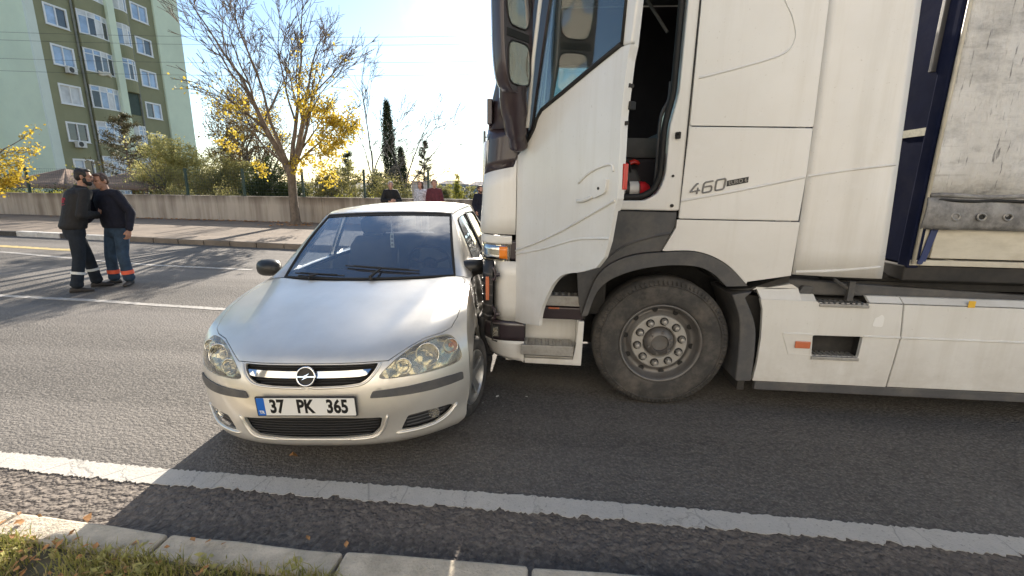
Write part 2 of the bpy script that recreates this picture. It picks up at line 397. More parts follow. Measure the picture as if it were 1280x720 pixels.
class MB:
    def __init__(s): s.v = []; s.f = []; s.m = []; s.mats = []; s.cur = 0
    def use(s, m):
        m = MATS[m] if isinstance(m, str) else m
        if m not in s.mats: s.mats.append(m)
        s.cur = s.mats.index(m); return s
    def add(s, vs, fs):
        b = len(s.v); s.v += [tuple(p) for p in vs]
        s.f += [tuple(i + b for i in f) for f in fs]; s.m += [s.cur] * len(fs); return s
    def box(s, x0, x1, y0, y1, z0, z1):
        return s.add([(x0, y0, z0), (x1, y0, z0), (x1, y1, z0), (x0, y1, z0), (x0, y0, z1), (x1, y0, z1), (x1, y1, z1), (x0, y1, z1)],
              [(0, 3, 2, 1), (4, 5, 6, 7), (0, 1, 5, 4), (1, 2, 6, 5), (2, 3, 7, 6), (3, 0, 4, 7)])
    def tube(s, pts, rad, seg=8, caps=True, closed=False, flat=1.0, up=Vector((0, 0, 1))):
        pts = [Vector(p) for p in pts]; n = len(pts)
        rad = [rad] * n if isinstance(rad, (int, float)) else list(rad)
        vs = []; fs = []; pa = None
        for i, p in enumerate(pts):
            if closed: d = pts[(i + 1) % n] - pts[i - 1]
            else: d = pts[min(i + 1, n - 1)] - pts[max(i - 1, 0)]
            if d.length < 1e-9: d = Vector((0, 0, 1))
            d.normalize()
            if pa is None: a, b = frame(d, up)
            else:
                a = pa - d * pa.dot(d)
                if a.length < 1e-6: a, b = frame(d, up)
                a.normalize(); b = a.cross(d).normalized()
            pa = a
            for k in range(seg):
                t = 2 * math.pi * k / seg
                vs.append(p + (a * math.cos(t) + b * math.sin(t) * flat) * rad[i])
        m = n if closed else n - 1
        for i in range(m):
            for k in range(seg):
                k2 = (k + 1) % seg; j = (i + 1) % n
                fs.append((i * seg + k, i * seg + k2, j * seg + k2, j * seg + k))
        if caps and not closed:
            fs.append(tuple(range(seg))[::-1]); fs.append(tuple(range((n - 1) * seg, n * seg)))
        return s.add(vs, fs)
    def loft(s, rings, caps=True):
        n = len(rings[0]); vs = [p for r in rings for p in r]; fs = []
        for i in range(len(rings) - 1):
            for k in range(n):
                k2 = (k + 1) % n
                fs.append((i * n + k, i * n + k2, (i + 1) * n + k2, (i + 1) * n + k))
        if caps: fs.append(tuple(range(n))[::-1]); fs.append(tuple(range((len(rings) - 1) * n, len(rings) * n)))
        return s.add(vs, fs)
    def lathe(s, prof, c, axis=Vector((0, 1, 0)), seg=32, caps=False):
        """prof: (distance along axis, radius)"""
        axis = Vector(axis).normalized(); a, b = frame(axis); c = Vector(c)
        rings = [[c + axis * h + (a * math.cos(2 * math.pi * k / seg) + b * math.sin(2 * math.pi * k / seg)) * r for k in range(seg)] for h, r in prof]
        return s.loft(rings, caps)
    def ball(s, c, r, seg=10, rings=6):
        c = Vector(c); rx, ry, rz = (r, r, r) if isinstance(r, (int, float)) else r
        rr = []
        for i in range(rings + 1):
            t = math.pi * i / rings; q = max(math.sin(t), .02)
            rr.append([c + Vector((rx * q * math.cos(2 * math.pi * k / seg), ry * q * math.sin(2 * math.pi * k / seg), -rz * math.cos(t))) for k in range(seg)])
        return s.loft(rr, True)
    def grid(s, fn, nu, nv, flip=False):
        vs = [fn(i / nu, j / nv) for j in range(nv + 1) for i in range(nu + 1)]; fs = []
        for j in range(nv):
            for i in range(nu):
                q = (j * (nu + 1) + i, j * (nu + 1) + i + 1, (j + 1) * (nu + 1) + i + 1, (j + 1) * (nu + 1) + i)
                fs.append(q[::-1] if flip else q)
        return s.add(vs, fs)
    def prism(s, loops, y0, y1):
        """outline (and holes) given in x,z; solid between y0 and y1"""
        L = [[Vector((x, z, 0)) for x, z in l] for l in loops]
        tris = mgeo.tessellate_polygon(L); flat = [p for l in L for p in l]; n = len(flat)
        vs = [(p.x, y0, p.y) for p in flat] + [(p.x, y1, p.y) for p in flat]; fs = []
        for t in tris:
            fs.append(tuple(t)); fs.append(tuple(i + n for i in reversed(t)))
        k = 0
        for l in L:
            m = len(l)
            for i in range(m): fs.append((k + i, k + (i + 1) % m, k + (i + 1) % m + n, k + i + n))
            k += m
        return s.add(vs, fs)
    def build(s, name, mt=None, parent=None, smooth=False, bevel=0., seg=2, fix=True, angle=40, solid=0.):
        me = bpy.data.meshes.new(name); me.from_pydata(s.v, [], s.f)
        ms = s.mats if s.mats else [MATS[mt] if isinstance(mt, str) else mt]
        for m in ms: me.materials.append(m)
        if len(ms) > 1: me.polygons.foreach_set("material_index", s.m)
        if fix and len(s.f) < 60000:
            bm = bmesh.new(); bm.from_mesh(me)
            bmesh.ops.recalc_face_normals(bm, faces=bm.faces); bm.to_mesh(me); bm.free()
        if smooth:
            me.polygons.foreach_set("use_smooth", [True] * len(me.polygons))
            if smooth != 'all': me.set_sharp_from_angle(angle=R(angle))
        me.update()
        o = link(name, me, parent)
        if solid:
            md = o.modifiers.new("thickness", 'SOLIDIFY'); md.thickness = solid; md.offset = 0
        if bevel:
            md = o.modifiers.new("bevel", 'BEVEL'); md.width = bevel; md.segments = seg
            md.limit_method = 'ANGLE'; md.angle_limit = R(35)
        return o

def rounded(poly, r, n=4):
    """round the corners of an outline; r is one radius or one per corner"""
    out = []; m = len(poly)
    for i, p in enumerate(poly):
        rr = r[i] if isinstance(r, (list, tuple)) else r
        p = Vector((p[0], p[1])); a = Vector(poly[i - 1][:2]) - p; b = Vector(poly[(i + 1) % m][:2]) - p
        q = min(rr, a.length * .48, b.length * .48)
        if q < 1e-4: out.append((p.x, p.y)); continue
        s0 = p + a.normalized() * q; s1 = p + b.normalized() * q
        for k in range(n + 1):
            t = k / n; c = s0 * (1 - t) ** 2 + p * 2 * t * (1 - t) + s1 * t ** 2; out.append((c.x, c.y))
    return out
def spline(pts, n=6, closed=False):
    """Catmull-Rom through the points"""
    P = [Vector(p) for p in pts]; m = len(P); out = []
    for i in range(m if closed else m - 1):
        g = (lambda k: P[k % m]) if closed else (lambda k: P[min(max(k, 0), m - 1)])
        a, b, c, d = g(i - 1), g(i), g(i + 1), g(i + 2)
        for k in range(n):
            t = k / n
            out.append(.5 * ((2 * b) + (c - a) * t + (2 * a - 5 * b + 4 * c - d) * t * t + (3 * b - a - 3 * c + d) * t ** 3))
    if not closed: out.append(P[-1])
    return [tuple(p) for p in out]
def lerp(a, b, t): return a + (b - a) * t
def interp(x, tab):
    if x <= tab[0][0]: return tab[0][1]
    for (x0, y0), (x1, y1) in zip(tab, tab[1:]):
        if x <= x1: return lerp(y0, y1, (x - x0) / (x1 - x0))
    return tab[-1][1]
def text_mesh(txt, size, offset=0., depth=.001, sx=1.0):
    cu = bpy.data.curves.new("lettering", 'FONT'); cu.body = txt; cu.size = size; cu.extrude = depth
    cu.offset = offset; cu.align_x = 'CENTER'; cu.align_y = 'CENTER'; cu.resolution_u = 3
    o = bpy.data.objects.new("lettering", cu); COL.objects.link(o)
    bpy.context.view_layer.update()
    me = bpy.data.meshes.new_from_object(o.evaluated_get(bpy.context.evaluated_depsgraph_get()))
    bpy.data.objects.remove(o); bpy.data.curves.remove(cu)
    for v in me.vertices: v.co.x *= sx
    return me
# ------------------------------------------------------------------ setting
def wall_y(x): return 15.65 - .0593 * x
def far_kerb_y(x):
    if x < -5: return 10.42 - .115 * (x + 5.2)
    return interp(x, [(-5, 10.4), (0, 10.05), (8, 9.9), (200, 9.9)])
NEAR = [(-160, 17.), (-60, 6.6), (-30, 3.7), (-12, 2.25), (-6, 1.85), (-4, 1.75), (-2.6, 1.66), (-2.29, 1.632), (-1.65, 1.592), (-.83, 1.572), (-.1, 1.57), (200, 1.57)]
def near_kerb_y(x): return interp(x, NEAR)
XS = [-160, -120, -90, -60, -45, -30, -24, -18, -14, -10, -8, -6, -5, -4, -3, -2.3, -1.6, -.8, 0, 2, 5, 10, 20, 40, 90, 160]
def strip(name, ya, yb, z, m, kind='structure', xs=XS):
    b = MB(); vs = []; fs = []
    for x in xs: vs += [(x, ya(x), z), (x, yb(x), z)]
    for i in range(len(xs) - 1): fs.append((2 * i, 2 * i + 2, 2 * i + 3, 2 * i + 1))
    return tag(b.add(vs, fs).build(name, m), kind=kind)

# ground: one sheet out to the horizon, falling away beyond the wall
def ground_z(x, y):
    if y < 12: return -.25
    return -.25 - min(max(y - 17, 0) * .026, 5.2)
g = MB()
gx = [-2500, -900, -300, -120, -60, -30, -10, 0, 10, 30, 60, 120, 300, 900, 2500]
gy = [-900, -60, -10, 0, 8, 12, 17, 25, 40, 70, 120, 200, 400, 1000, 2800]
g.add([(x, y, ground_z(x, y)) for y in gy for x in gx],
      [(j * 15 + i, j * 15 + i + 1, (j + 1) * 15 + i + 1, (j + 1) * 15 + i) for j in range(14) for i in range(14)])
tag(g.build("ground", "earth", smooth='all'), kind='structure')

strip("road", lambda x: near_kerb_y(x) - .1, lambda x: far_kerb_y(x) + .1, 0., "asphalt")
WL0 = [(-160, 17.3), (-60, 7.0), (-30, 4.2), (-12, 2.75), (-6, 2.3), (-3.32, 2.13), (-2.2, 2.075), (-.15, 2.06), (1.33, 2.03), (2.36, 2.0), (12, 1.9), (200, 1.9)]
strip("road_edge", lambda x: near_kerb_y(x) - .09, lambda x: interp(x, WL0) - .02, .004, "asphalt_edge")

# edge line with broken, torn margins
def ragged_line(name, mid, half, x0, x1, step, near_amp, far_amp, m, z, gaps=()):
    rr = random.Random(5); b = MB(); vs = []; fs = []; x = x0; rows = []
    tear = 0.
    while x <= x1:
        if rr.random() < .085: tear = rr.uniform(.3, 1.) * near_amp
        tear *= rr.uniform(.5, .93)
        ya = mid(x) - half - rr.uniform(-.25, .35) * near_amp * .4 + tear * .55
        yb = mid(x) + half + rr.uniform(-1, 1) * far_amp
        rows.append((x, ya, yb)); x += step * rr.uniform(.7, 1.3)
    for (x, ya, yb) in rows:
        vs += [(x, ya, z - .004), (x, ya, z), (x, yb, z), (x, yb, z - .004)]
    for i in range(len(rows) - 1):
        for k in range(3): fs.append((4 * i + k, 4 * i + 4 + k, 4 * i + 5 + k, 4 * i + 1 + k))
    return tag(b.add(vs, fs).build(name, m), kind='structure')
ragged_line("edge_line", lambda x: interp(x, WL0), .066, -9, 7, .013, .075, .008, "white_line", .009)
LANE = [(-60, 10.5), (-30, 7.4), (-7.68, 5.56), (-6.16, 5.5), (-5.12, 5.40), (-3.95, 5.31), (0, 5.15), (40, 5.0)]
ragged_line("lane_line", lambda x: interp(x, LANE), .05, -30, -2.5, .05, .03, .012, "thin_line", .005)
LANE2 = [(-60, 13.6), (-30, 10.9), (-11.91, 8.95), (-8.98, 8.3), (-7.65, 8.05), (0, 7.5)]
ragged_line("lane_line", lambda x: interp(x, LANE2), .055, -40, -5.5, .06, .04, .012, "thin_line", .005)
YL = [(-60, 14.5), (-30, 11.7), (-13, 9.75), (-10, 9.35), (-6, 9.1)]
ragged_line("yellow_edge_line", lambda x: interp(x, YL), .11, -40, -10.6, .07, .05, .03, "yellow_line", .005)

# verge on the camera side
strip("verge", lambda x: -40., lambda x: near_kerb_y(x) - .105, .082, "earth")
# near kerb: one stone after another
kerb = tag(bpy.data.objects.new("kerb", None), kind='structure'); COL.objects.link(kerb)
def kerb_block(ln, w, h0, h1, seed, m, bev=.012):
    rr = random.Random(seed); b = MB()
    n = 5; rings = []
    for i in range(n + 1):
        x = -ln / 2 + ln * i / n; j = lambda a: rr.uniform(-a, a)
        rings.append([(x + j(.004) * (i in (0, n)), -w / 2 + j(.004), h0), (x, -w / 2 + j(.004), h1 + j(.003)), (x, w / 2 + j(.004), h1 + j(.003)), (x, w / 2, h0)])
    o = b.loft(rings).build("kerb_stone", m, bevel=bev)
    return o
prot = [kerb_block(.80, .135, -.1, .10, s, "kerb_stone", .014) for s in range(4)]
joints = [(-1.65 - .812 * k) for k in range(14, 0, -1)] + [-1.65, -.83, -.03]
joints += [-.03 + .812 * k for k in range(1, 9)]
used = set()
for i, (a, b_) in enumerate(zip(joints, joints[1:])):
    k = i % 4; o = prot[k] if k not in used else prot[k].copy()
    if k in used: COL.objects.link(o)
    used.add(k); o.parent = kerb
    ya, yb = near_kerb_y(a) - .067, near_kerb_y(b_) - .067
    o.location = ((a + b_) / 2, (ya + yb) / 2, rnd.uniform(-.004, .004))
    ln = math.hypot(b_ - a, yb - ya); o.scale = ((ln - .016) / .80, 1, 1)
    o.rotation_euler = (rnd.uniform(-.01, .01), rnd.uniform(-.006, .006), math.atan2(yb - ya, b_ - a) + rnd.uniform(-.008, .008))

# far pavement and kerb
strip("pavement", lambda x: far_kerb_y(x) + .13, lambda x: wall_y(x) + .12, .13, "pavement")
fk = tag(bpy.data.objects.new("pavement_kerb", None), kind='structure'); COL.objects.link(fk)
fprot = {c: kerb_block(.75, .17, -.1, .135, 3, c, .015) for c in ("kerb_white", "kerb_black", "kerb_brown")}
fu = set(); x = -34.2; i = 0
seq = {}
while x < 7:
    k = round((x + 10.87) / .77)
    c = "kerb_brown" if k >= 0 else ("kerb_white" if (-k) % 3 != 0 else "kerb_black")
    o = fprot[c] if c not in fu else fprot[c].copy()
    if c in fu: COL.objects.link(o)
    fu.add(c); o.parent = fk
    xm = x + .385; yy = far_kerb_y(xm) + .07
    o.location = (xm, yy, rnd.uniform(-.008, .006))
    o.rotation_euler = (0, rnd.uniform(-.008, .008), math.atan2(far_kerb_y(x + .77) - far_kerb_y(x), .77) + rnd.uniform(-.01, .01))
    x += .77
# soil and dead leaves round the tree, leaf litter at the wall foot
def litter(name, spots, m, n, seed, size):
    rr = random.Random(seed); b = MB()
    for _ in range(n):
        cx, cy, z, sx, sy = rr.choice(spots)
        p = Vector((cx + rr.gauss(0, sx), cy + rr.gauss(0, sy), z + .006 + rr.random() * .02))
        a = Vector((rr.uniform(-1, 1), rr.uniform(-1, 1), rr.uniform(-.4, .4))).normalized() * size * rr.uniform(.6, 1.3)
        c = a.cross(Vector((rr.uniform(-.4, .4), rr.uniform(-.4, .4), 1))).normalized() * a.length * .6
        b.add([p - a, p + c + Vector((0, 0, size * .3)), p + a, p - c], [(0, 1, 2), (0, 2, 3)])
    return tag(b.build(name, m, fix=False), kind='stuff')
tag(litter("leaf_litter", [(-8.9, 15.2, .13, .5, .3)] * 3 + [(-9 + k, wall_y(-9 + k) - .2, .13, .6, .12) for k in range(-9, 8)], "dry_leaf", 500, 2, .05),
    "dry fallen leaves lying at the foot of the wall and street tree", "leaf litter")

# concrete retaining wall in cast sections
wall = thing("concrete_wall", "long low stained concrete wall behind the far pavement", "wall", (0, 0, 0))
cuts = [-46, -41, -36, -31, -26, -20.95, -16.6, -12.55, -8.3, -4.1, 0, 4.2, 9, 15, 21]
for a, b_ in zip(cuts, cuts[1:]):
    w = MB(); ja = .006
    top = lambda x: 1.055 + .0055 * (x + 10.9)
    n = 6; rings = []
    for i in range(n + 1):
        x = lerp(a + ja, b_ - ja, i / n); y = wall_y(x)
        rings.append([(x, y - .0, -.6), (x, y, top(x) - .012), (x, y + .012, top(x)), (x, y + .24, top(x)), (x, y + .24, -1.6)])
    w.loft(rings).build("wall_section", "wall_concrete", wall)

# welded mesh fence standing on the wall
fence = thing("mesh_fence", "dark green wire mesh fence standing on the concrete wall", "fence")
px0 = -21.01 - 2.39 * 4
for k in range(15):
    x = px0 + 2.39 * k; y = wall_y(x) + .12; zt = 1.055 + .0055 * (x + 10.9)
    pb = MB().box(x - .035, x + .035, y - .035, y + .035, zt, zt + .99).box(x - .08, x + .08, y - .08, y + .08, zt, zt + .012)
    pb.box(x - .04, x + .04, y - .04, y + .04, zt + .992, zt + 1.005)
    if k in (4, 5, 7, 8, 9, 10) or k < 4 or k > 10: pb.build("fence_post", "fence_green", fence)
    if k < 14:
        x2 = x + 2.39; y2 = wall_y(x2) + .12; m_ = MB()
        for j in range(9):
            z = zt + .04 + j * .115
            m_.tube([(x, y, z), (x2, y2, z)], .0035, 3, False)
        for j in range(1, 24):
            t = j / 24; m_.tube([(lerp(x, x2, t), lerp(y, y2, t), zt + .03), (lerp(x, x2, t), lerp(y, y2, t), zt + .97)], .003, 3, False)
        m_.build("mesh_panel", "fence_green", fence, fix=False)

# ------------------------------------------------------------------ apartment block
bld = thing("apartment_building", "tall olive and mint green apartment block behind the trees", "building", (-38.7, 0, 0), R(90))
LW = [14.5, 11.65, 8.82, 5.95, 3.05, .2]; STEP = 2.86
def rect(x0, x1, z0, z1): return [(x0, z0), (x1, z0), (x1, z1), (x0, z1)]
zl = [14.5 + STEP * k for k in range(4, -6, -1)]
holes = []
rr = random.Random(3)
def window(x0, x1, zt, h, n, ajar=None, blind=True):
    """white framed window let into the wall; panes as children"""
    z0 = zt - h; fr = MB()
    fr.prism([rect(x0 - .07, x1 + .07, z0 - .06, zt + .07), rect(x0 + .06, x1 - .06, z0 + .06, zt - .06)], -.045, .09)
    xs = [x0 + .06 + (x1 - x0 - .12) * k / n for k in range(n + 1)]
    for k in range(1, n): fr.box(xs[k] - .035, xs[k] + .035, -.03, .08, z0 + .06, zt - .06)
    fr.box(x0 - .1, x1 + .1, -.10, .02, z0 - .095, z0 - .06)
    o = fr.build("window", "upvc", bld)
    for k in range(n):
        dark = (ajar is not None and k in ajar)
        p = MB().box(xs[k] + (.035 if k else 0), xs[k + 1] - (.035 if k < n - 1 else 0), .05, .06, z0 + .06, zt - .06)
        p.build("pane", "pane_dark" if dark else rr.choice(["pane_blue", "pane_blue", "pane_blue", "curtain_white", "pane_dark"]), o)
    return rect(x0, x1, z0, zt)
def bay(x0, x1, zt, h, cols, dark=(), open_=None):
    """glazed-in balcony: white posts, a transom and tall panes, standing proud of the wall"""
    z0 = zt - h; y0 = -.42; fr = MB()
    n = cols; xs = [x0 + (x1 - x0) * k / n for k in range(n + 1)]
    zt2 = zt - .42
    bow = lambda x: y0 + .22 * ((2 * (x - x0) / (x1 - x0) - 1) ** 2)
    for k, x in enumerate(xs):
        fr.box(x - .05, x + .05, bow(x) - .03, bow(x) + .05, z0, zt)
    for za, zb in ((z0, z0 + .10), (zt - .09, zt), (zt2 - .035, zt2 + .035)):
        for a, b_ in zip(xs, xs[1:]):
            fr.loft([[(a, bow(a) - .025, za), (a, bow(a) - .025, zb), (a, bow(a) + .045, zb), (a, bow(a) + .045, za)],
                     [(b_, bow(b_) - .025, za), (b_, bow(b_) - .025, zb), (b_, bow(b_) + .045, zb), (b_, bow(b_) + .045, za)]])
    o = fr.build("window", "upvc", bld)
    for k, (a, b_) in enumerate(zip(xs, xs[1:])):
        for za, zb, up in ((z0 + .1, zt2 - .035, 0), (zt2 + .035, zt - .09, 1)):
            d = k in dark
            p = MB().loft([[(a + .05, bow(a), za), (a + .05, bow(a), zb), (a + .05, bow(a) + .01, zb), (a + .05, bow(a) + .01, za)],
                           [(b_ - .05, bow(b_), za), (b_ - .05, bow(b_), zb), (b_ - .05, bow(b_) + .01, zb), (b_ - .05, bow(b_) + .01, za)]])
            p.build("pane", "pane_dark" if d and not up else rr.choice(["pane_blue", "pane_blue", "curtain_white"]), o)
    # parapet below and slab above, solid
    s = MB(); N = 8
    for za, zb in ((z0 - 1.04, z0 - .002), ):
        rg = []
        for k in range(N + 1):
            x = lerp(x0 - .06, x1 + .06, k / N); rg.append([(x, bow(min(max(x, x0), x1)) - .03, za), (x, bow(min(max(x, x0), x1)) - .03, zb), (x, .2, zb), (x, .2, za)])
        s.loft(rg)
    s.build("balcony_parapet", "facade_olive", bld)
for i, zt in enumerate(zl):
    holes.append(window(34.98, 36.62, zt, 1.4, 2, ajar=(1,) if i in (4, 7, 8) else None))
    bay(37.36, 39.8, zt + .42, 1.82, 4, dark=(1, 3) if i == 4 else ((1, 2, 3) if i == 5 else ((0,) if i == 6 else ())))
    zc = zt + .5
    if i == 6:
        MB().box(40.62, 42.08, -.05, .05, zc - 1.9, zc).build("balcony_shutter", "shutter_green", bld)
    else: bay(40.7, 42.05, zc, 1.8, 3, dark=(1,) if i == 5 else ())
    holes.append(window(42.78, 44.44, zt - .06, 1.36, 2, ajar=None))
wl_ = MB(); wl_.prism([rect(34.2, 45.2, -6, 31)] + holes, 0., .3)
wl_.box(34.2, 45.2, .5, 9, -6, 31)
wl_.build("wall", "facade_olive", bld)
MB().box(45.21, 48.3, -.16, 9, -6, 31).build("end_wall", "facade_mint", bld)
MB().box(39.86, 40.52, -.5, .29, -6, 31).build("pilaster", "facade_mint", bld)
fw = MB(); fw.box(33.6, 34.19, .06, 9.5, -6, 31.); fw.build("front_wall", "facade_mint", bld)
MB().box(33.55, 34.2, -.10, .05, -6, 31.).build("corner_strip", "facade_pale", bld)
MB().box(33.58, 48.32, -.5, 9.6, 31., 31.5).build("roof", "facade_pale", bld)
MB().box(31.2, 33.59, 6.0, 18, -6, 31).build("wing_wall", "facade_mint", bld)
for x in (37.08, 42.2):
    p = MB().tube([(x, -.10, -6), (x, -.10, 31)], .075, 8)
    for k in range(14): p.box(x - .1, x + .1, -.19, .0, -5 + 2.7 * k, -4.94 + 2.7 * k)
    p.build("drainpipe", "pipe_grey", bld)
def ac_unit(x, z, label):
    t = thing("air_conditioner", label, "air conditioner", (-38.7 + .06, x, z), R(90), "air conditioners on the facade")
    MB().box(0, .74, -.34, -.04, 0, .52).build("casing", "ac_white", t, bevel=.02)
    g_ = MB()
    for r_ in (.06, .12, .18): g_.tube([(.28 + r_ * math.cos(a * .3927), -.352, .26 + r_ * math.sin(a * .3927)) for a in range(16)], .008, 4, closed=True)
    g_.build("fan_grille", "pipe_grey", t)
    MB().lathe([(0, .2), (.004, .2), (.004, .005)], (.28, -.342, .26), (0, -1, 0), 20).build("fan", "black_plastic", t)
    br = MB().box(.06, .11, -.34, .04, -.04, 0).box(.62, .67, -.34, .04, -.04, 0); br.build("bracket", "pipe_grey", t)
ac_unit(35.62, 9.72, "white air conditioner under the upper left window of the green block")
ac_unit(35.25, 4.02, "white air conditioner under the lower left window beside the pine")

# laundry hung from the open balcony window
ld = MB(); ld.grid(lambda u, v: (-38.7 + .52 + .04 * math.sin(u * 9 + v * 3), 38.0 + 1.2 * u, 10.45 - .33 * v - .06 * math.sin(u * 7)), 12, 5)
tag(ld.build("laundry", "cream_board", None, smooth='all', solid=.02), "pale laundry hanging out of the open balcony window", "laundry")

# ------------------------------------------------------------------ canopies, kiosk, poles, far buildings
def canopy(cx, cy, half, ze, za, label):
    t = thing("canopy", label, "canopy", (cx, cy, ground_z(cx, cy)), 0, "brown pavilion canopies")
    gz = ground_z(cx, cy); e = ze - gz; a = za - gz
    b = MB(); n = 10
    for s in range(4):
        c, sn = round(math.cos(s * math.pi / 2)), round(math.sin(s * math.pi / 2))
        def fn(u, v, c=c, sn=sn):
            x = (2 * u - 1) * half * (1 - v); y = -half * (1 - v)
            z = e + (a - e) * (v ** .92) - .05 * math.sin(math.pi * v) * (1 - abs(2 * u - 1) * .3)
            return (x * c - y * sn, x * sn + y * c, z)
        b.grid(fn, n, 8)
        b.grid(lambda u, v, c=c, sn=sn: ((2 * u - 1) * half * c + half * sn, (2 * u - 1) * half * sn - half * c, e - .16 * v), 6, 1)
    b.build("canopy_roof", "canopy_brown", t, smooth=True, solid=.012)
    for sx in (-1, 1):
        for sy in (-1, 1):
            MB().box(sx * half * .95 - .05, sx * half * .95 + .05, sy * half * .95 - .05, sy * half * .95 + .05, -.1, e).build("post", "canopy_brown", t)
canopy(-27.6, 24.4, 2.25, 1.2, 2.12, "left brown fabric canopy behind the two standing men")
canopy(-23.0, 24.4, 2.25, 1.2, 2.12, "right brown fabric canopy below the pine tree")

bx = thing("utility_cabinet", "grey concrete cabinet behind the wall beside the patterned jumper person", "cabinet", (-5.3, 19.2, ground_z(-5.3, 19.2)))
hz = 1.66 - ground_z(-5.3, 19.2)
MB().box(-.44, .44, -.35, .35, 0, hz).build("body", "box_grey", bx, bevel=.02)
MB().box(-.48, .48, -.39, .39, hz, hz + .05).build("cap", "box_grey", bx, bevel=.01)
MB().box(-.36, .36, -.36, -.352, .15, hz - .1).build("door", "far_wall", bx)

pl = thing("utility_pole", "thin utility pole rising beside the truck mirror arm", "pole", (-5.7, 40, -1))
MB().tube([(0, 0, 0), (0, 0, 7.0)], [.16, .11], 8).build("shaft", "pole_concrete", pl)
MB().box(-.1, .85, -.05, .05, 6.45, 6.55).build("crossarm", "pole_concrete", pl)
for k in range(3): MB().lathe([(0, .05), (.06, .08), (.1, .04), (.16, .07), (.2, .03)], (.25 + .27 * k, 0, 6.55), (0, 0, 1), 8).build("insulator", "pipe_grey", pl)
MB().tube([(.35, 0, 4.9), (.35, 0, 6.45)], .03, 6).box(.12, .55, -.1, .1, 4.6, 4.95).build("bracket", "pole_concrete", pl)

for k, (z0, z1) in enumerate(((10.7, 10.25), (10.35, 9.95), (9.3, 9.12), (8.62, 8.47))):
    def wp(t, z0=z0, z1=z1): x = lerp(-42, 2, t); return (x, 30 + .02 * x + k * .5, lerp(z0, z1, t) - .35 * 4 * t * (1 - t) + .26)
    tag(MB().tube([wp(i / 24) for i in range(25)], .009, 4).build("power_line", "wire"),
        ["topmost thin power line crossing the sky behind the street tree", "second highest thin power line crossing the sky behind the street tree",
         "third thin power line from the top, behind the street tree", "lowest thin power line crossing the sky behind the street tree"][k], "power line", "power lines across the sky")

def far_house(x, y, w, d, h, m, label, roof=True, cols=5, rows=3):
    gz = ground_z(x, y); t = thing("distant_building", label, "building", (x, y, gz))
    MB().box(-w / 2, w / 2, 0, d, 0, h).build("wall", m, t)
    if roof: MB().loft([[(-w / 2 - .4, -.4, h), (w / 2 + .4, -.4, h), (w / 2 + .4, d + .4, h), (-w / 2 - .4, d + .4, h)],
                        [(-w / 4, d * .4, h + 1.3), (w / 4, d * .4, h + 1.3), (w / 4, d * .6, h + 1.3), (-w / 4, d * .6, h + 1.3)]]).build("roof", "far_roof", t)
    proto = None
    for r_ in range(rows):
        for c in range(cols):
            if proto is None: proto = MB().box(-w / cols * .25, w / cols * .25, -.06, .05, 0, h / rows * .5).build("window", "pane_dark", t); o = proto
            else: o = proto.copy(); COL.objects.link(o)
            o.location = (-w / 2 + w * (c + .5) / cols, 0, h * (r_ + .25) / rows)
far_house(-34.5, 160, 9.0, 10, 5.3, "far_wall", "pale distant block seen between spruce and poplar", cols=5)
far_house(-24.8, 158, 6.0, 10, 4.9, "far_blue", "bluish distant house beside the utility pole", cols=4)
far_house(-47, 170, 9, 10, 4.6, "far_wall", "low distant block behind the cypress", cols=5)
ht = thing("mast", "thin mast standing on the bluish distant house", "mast", (-24.6, 162, .2))
MB().tube([(0, 0, 0), (0, 0, 4.2)], .09, 6).build("shaft", "pipe_grey", ht)

# ------------------------------------------------------------------ unseen road and blocks added behind the camera to bounce sun onto the truck
strip("bounce_road", lambda x: -9.6, lambda x: -2.2, .062, "asphalt")
strip("bounce_pavement", lambda x: -16, lambda x: -9.65, .16, "pavement")
def bounce_block(x, w, h, m, label):
    t = thing("apartment_building", label, "building", (x, -16.5, 0))
    nx = int(w / 3.4); nz = int(h / 3.0); hs = []
    for i in range(nx):
        for k in range(nz): hs.append(rect(-w / 2 + w * (i + .28) / nx, -w / 2 + w * (i + .72) / nx, 1.0 + 3.0 * k, 2.3 + 3.0 * k))
    b = MB().prism([rect(-w / 2, w / 2, 0, h)] + hs, 0, -.3); b.box(-w / 2, w / 2, -12, -.6, 0, h); b.build("wall", m, t)
    g_ = MB(); 
    for l in hs: g_.box(l[0][0] - .02, l[1][0] + .02, -.2, -.16, l[0][1] - .02, l[2][1] + .02)
    g_.build("glazing", "pane_blue", t); MB().box(-w / 2 - .3, w / 2 + .3, -12.3, .3, h, h + .35).build("roof", "facade_pale", t)
bounce_block(-34, 24, 15.4, "plaster_cream", "cream apartment block added unseen behind the camera, far left")
bounce_block(-6, 26, 18.4, "plaster_sand", "sand coloured apartment block added unseen straight behind the camera")
bounce_block(23, 26, 15.4, "plaster_cream", "cream apartment block added unseen behind the camera, far right")
# ------------------------------------------------------------------ truck tractor
TY = 3.24                                   # near flank of the truck
truck = thing("truck", "white articulated lorry tractor with its cab door wide open, touching the silver car", "truck", (.865, TY, 0))
_toff = Vector((-.865, -TY, 0))
def tk(mb, name, m=None, parent=None, **k):
    o = mb.build(name, m, parent or truck, **k)
    if parent is None: o.location = _toff
    return o
def plate(name, loops, m, y=TY, th=.03, parent=None, bevel=.006, **k):
    return tk(MB().prism(loops, y, y + th), name, m, parent, bevel=bevel, **k)

CAB_TOP = 3.72
# --- flank panels behind the door
plate("upper_side_panel", [rounded([(.912, 2.046), (1.694, 2.041), (1.672, 2.75), (1.655, 3.5), (1.60, CAB_TOP - .1), (.905, CAB_TOP - .1)], .012)], "white_paint", bevel=.008)
lo = [(.897, 1.432), (1.697, 1.432), (1.702, 1.75), (1.696, 2.034), (.908, 2.040)]
lp = plate("lower_side_panel", [lo], "white_paint", bevel=.008)
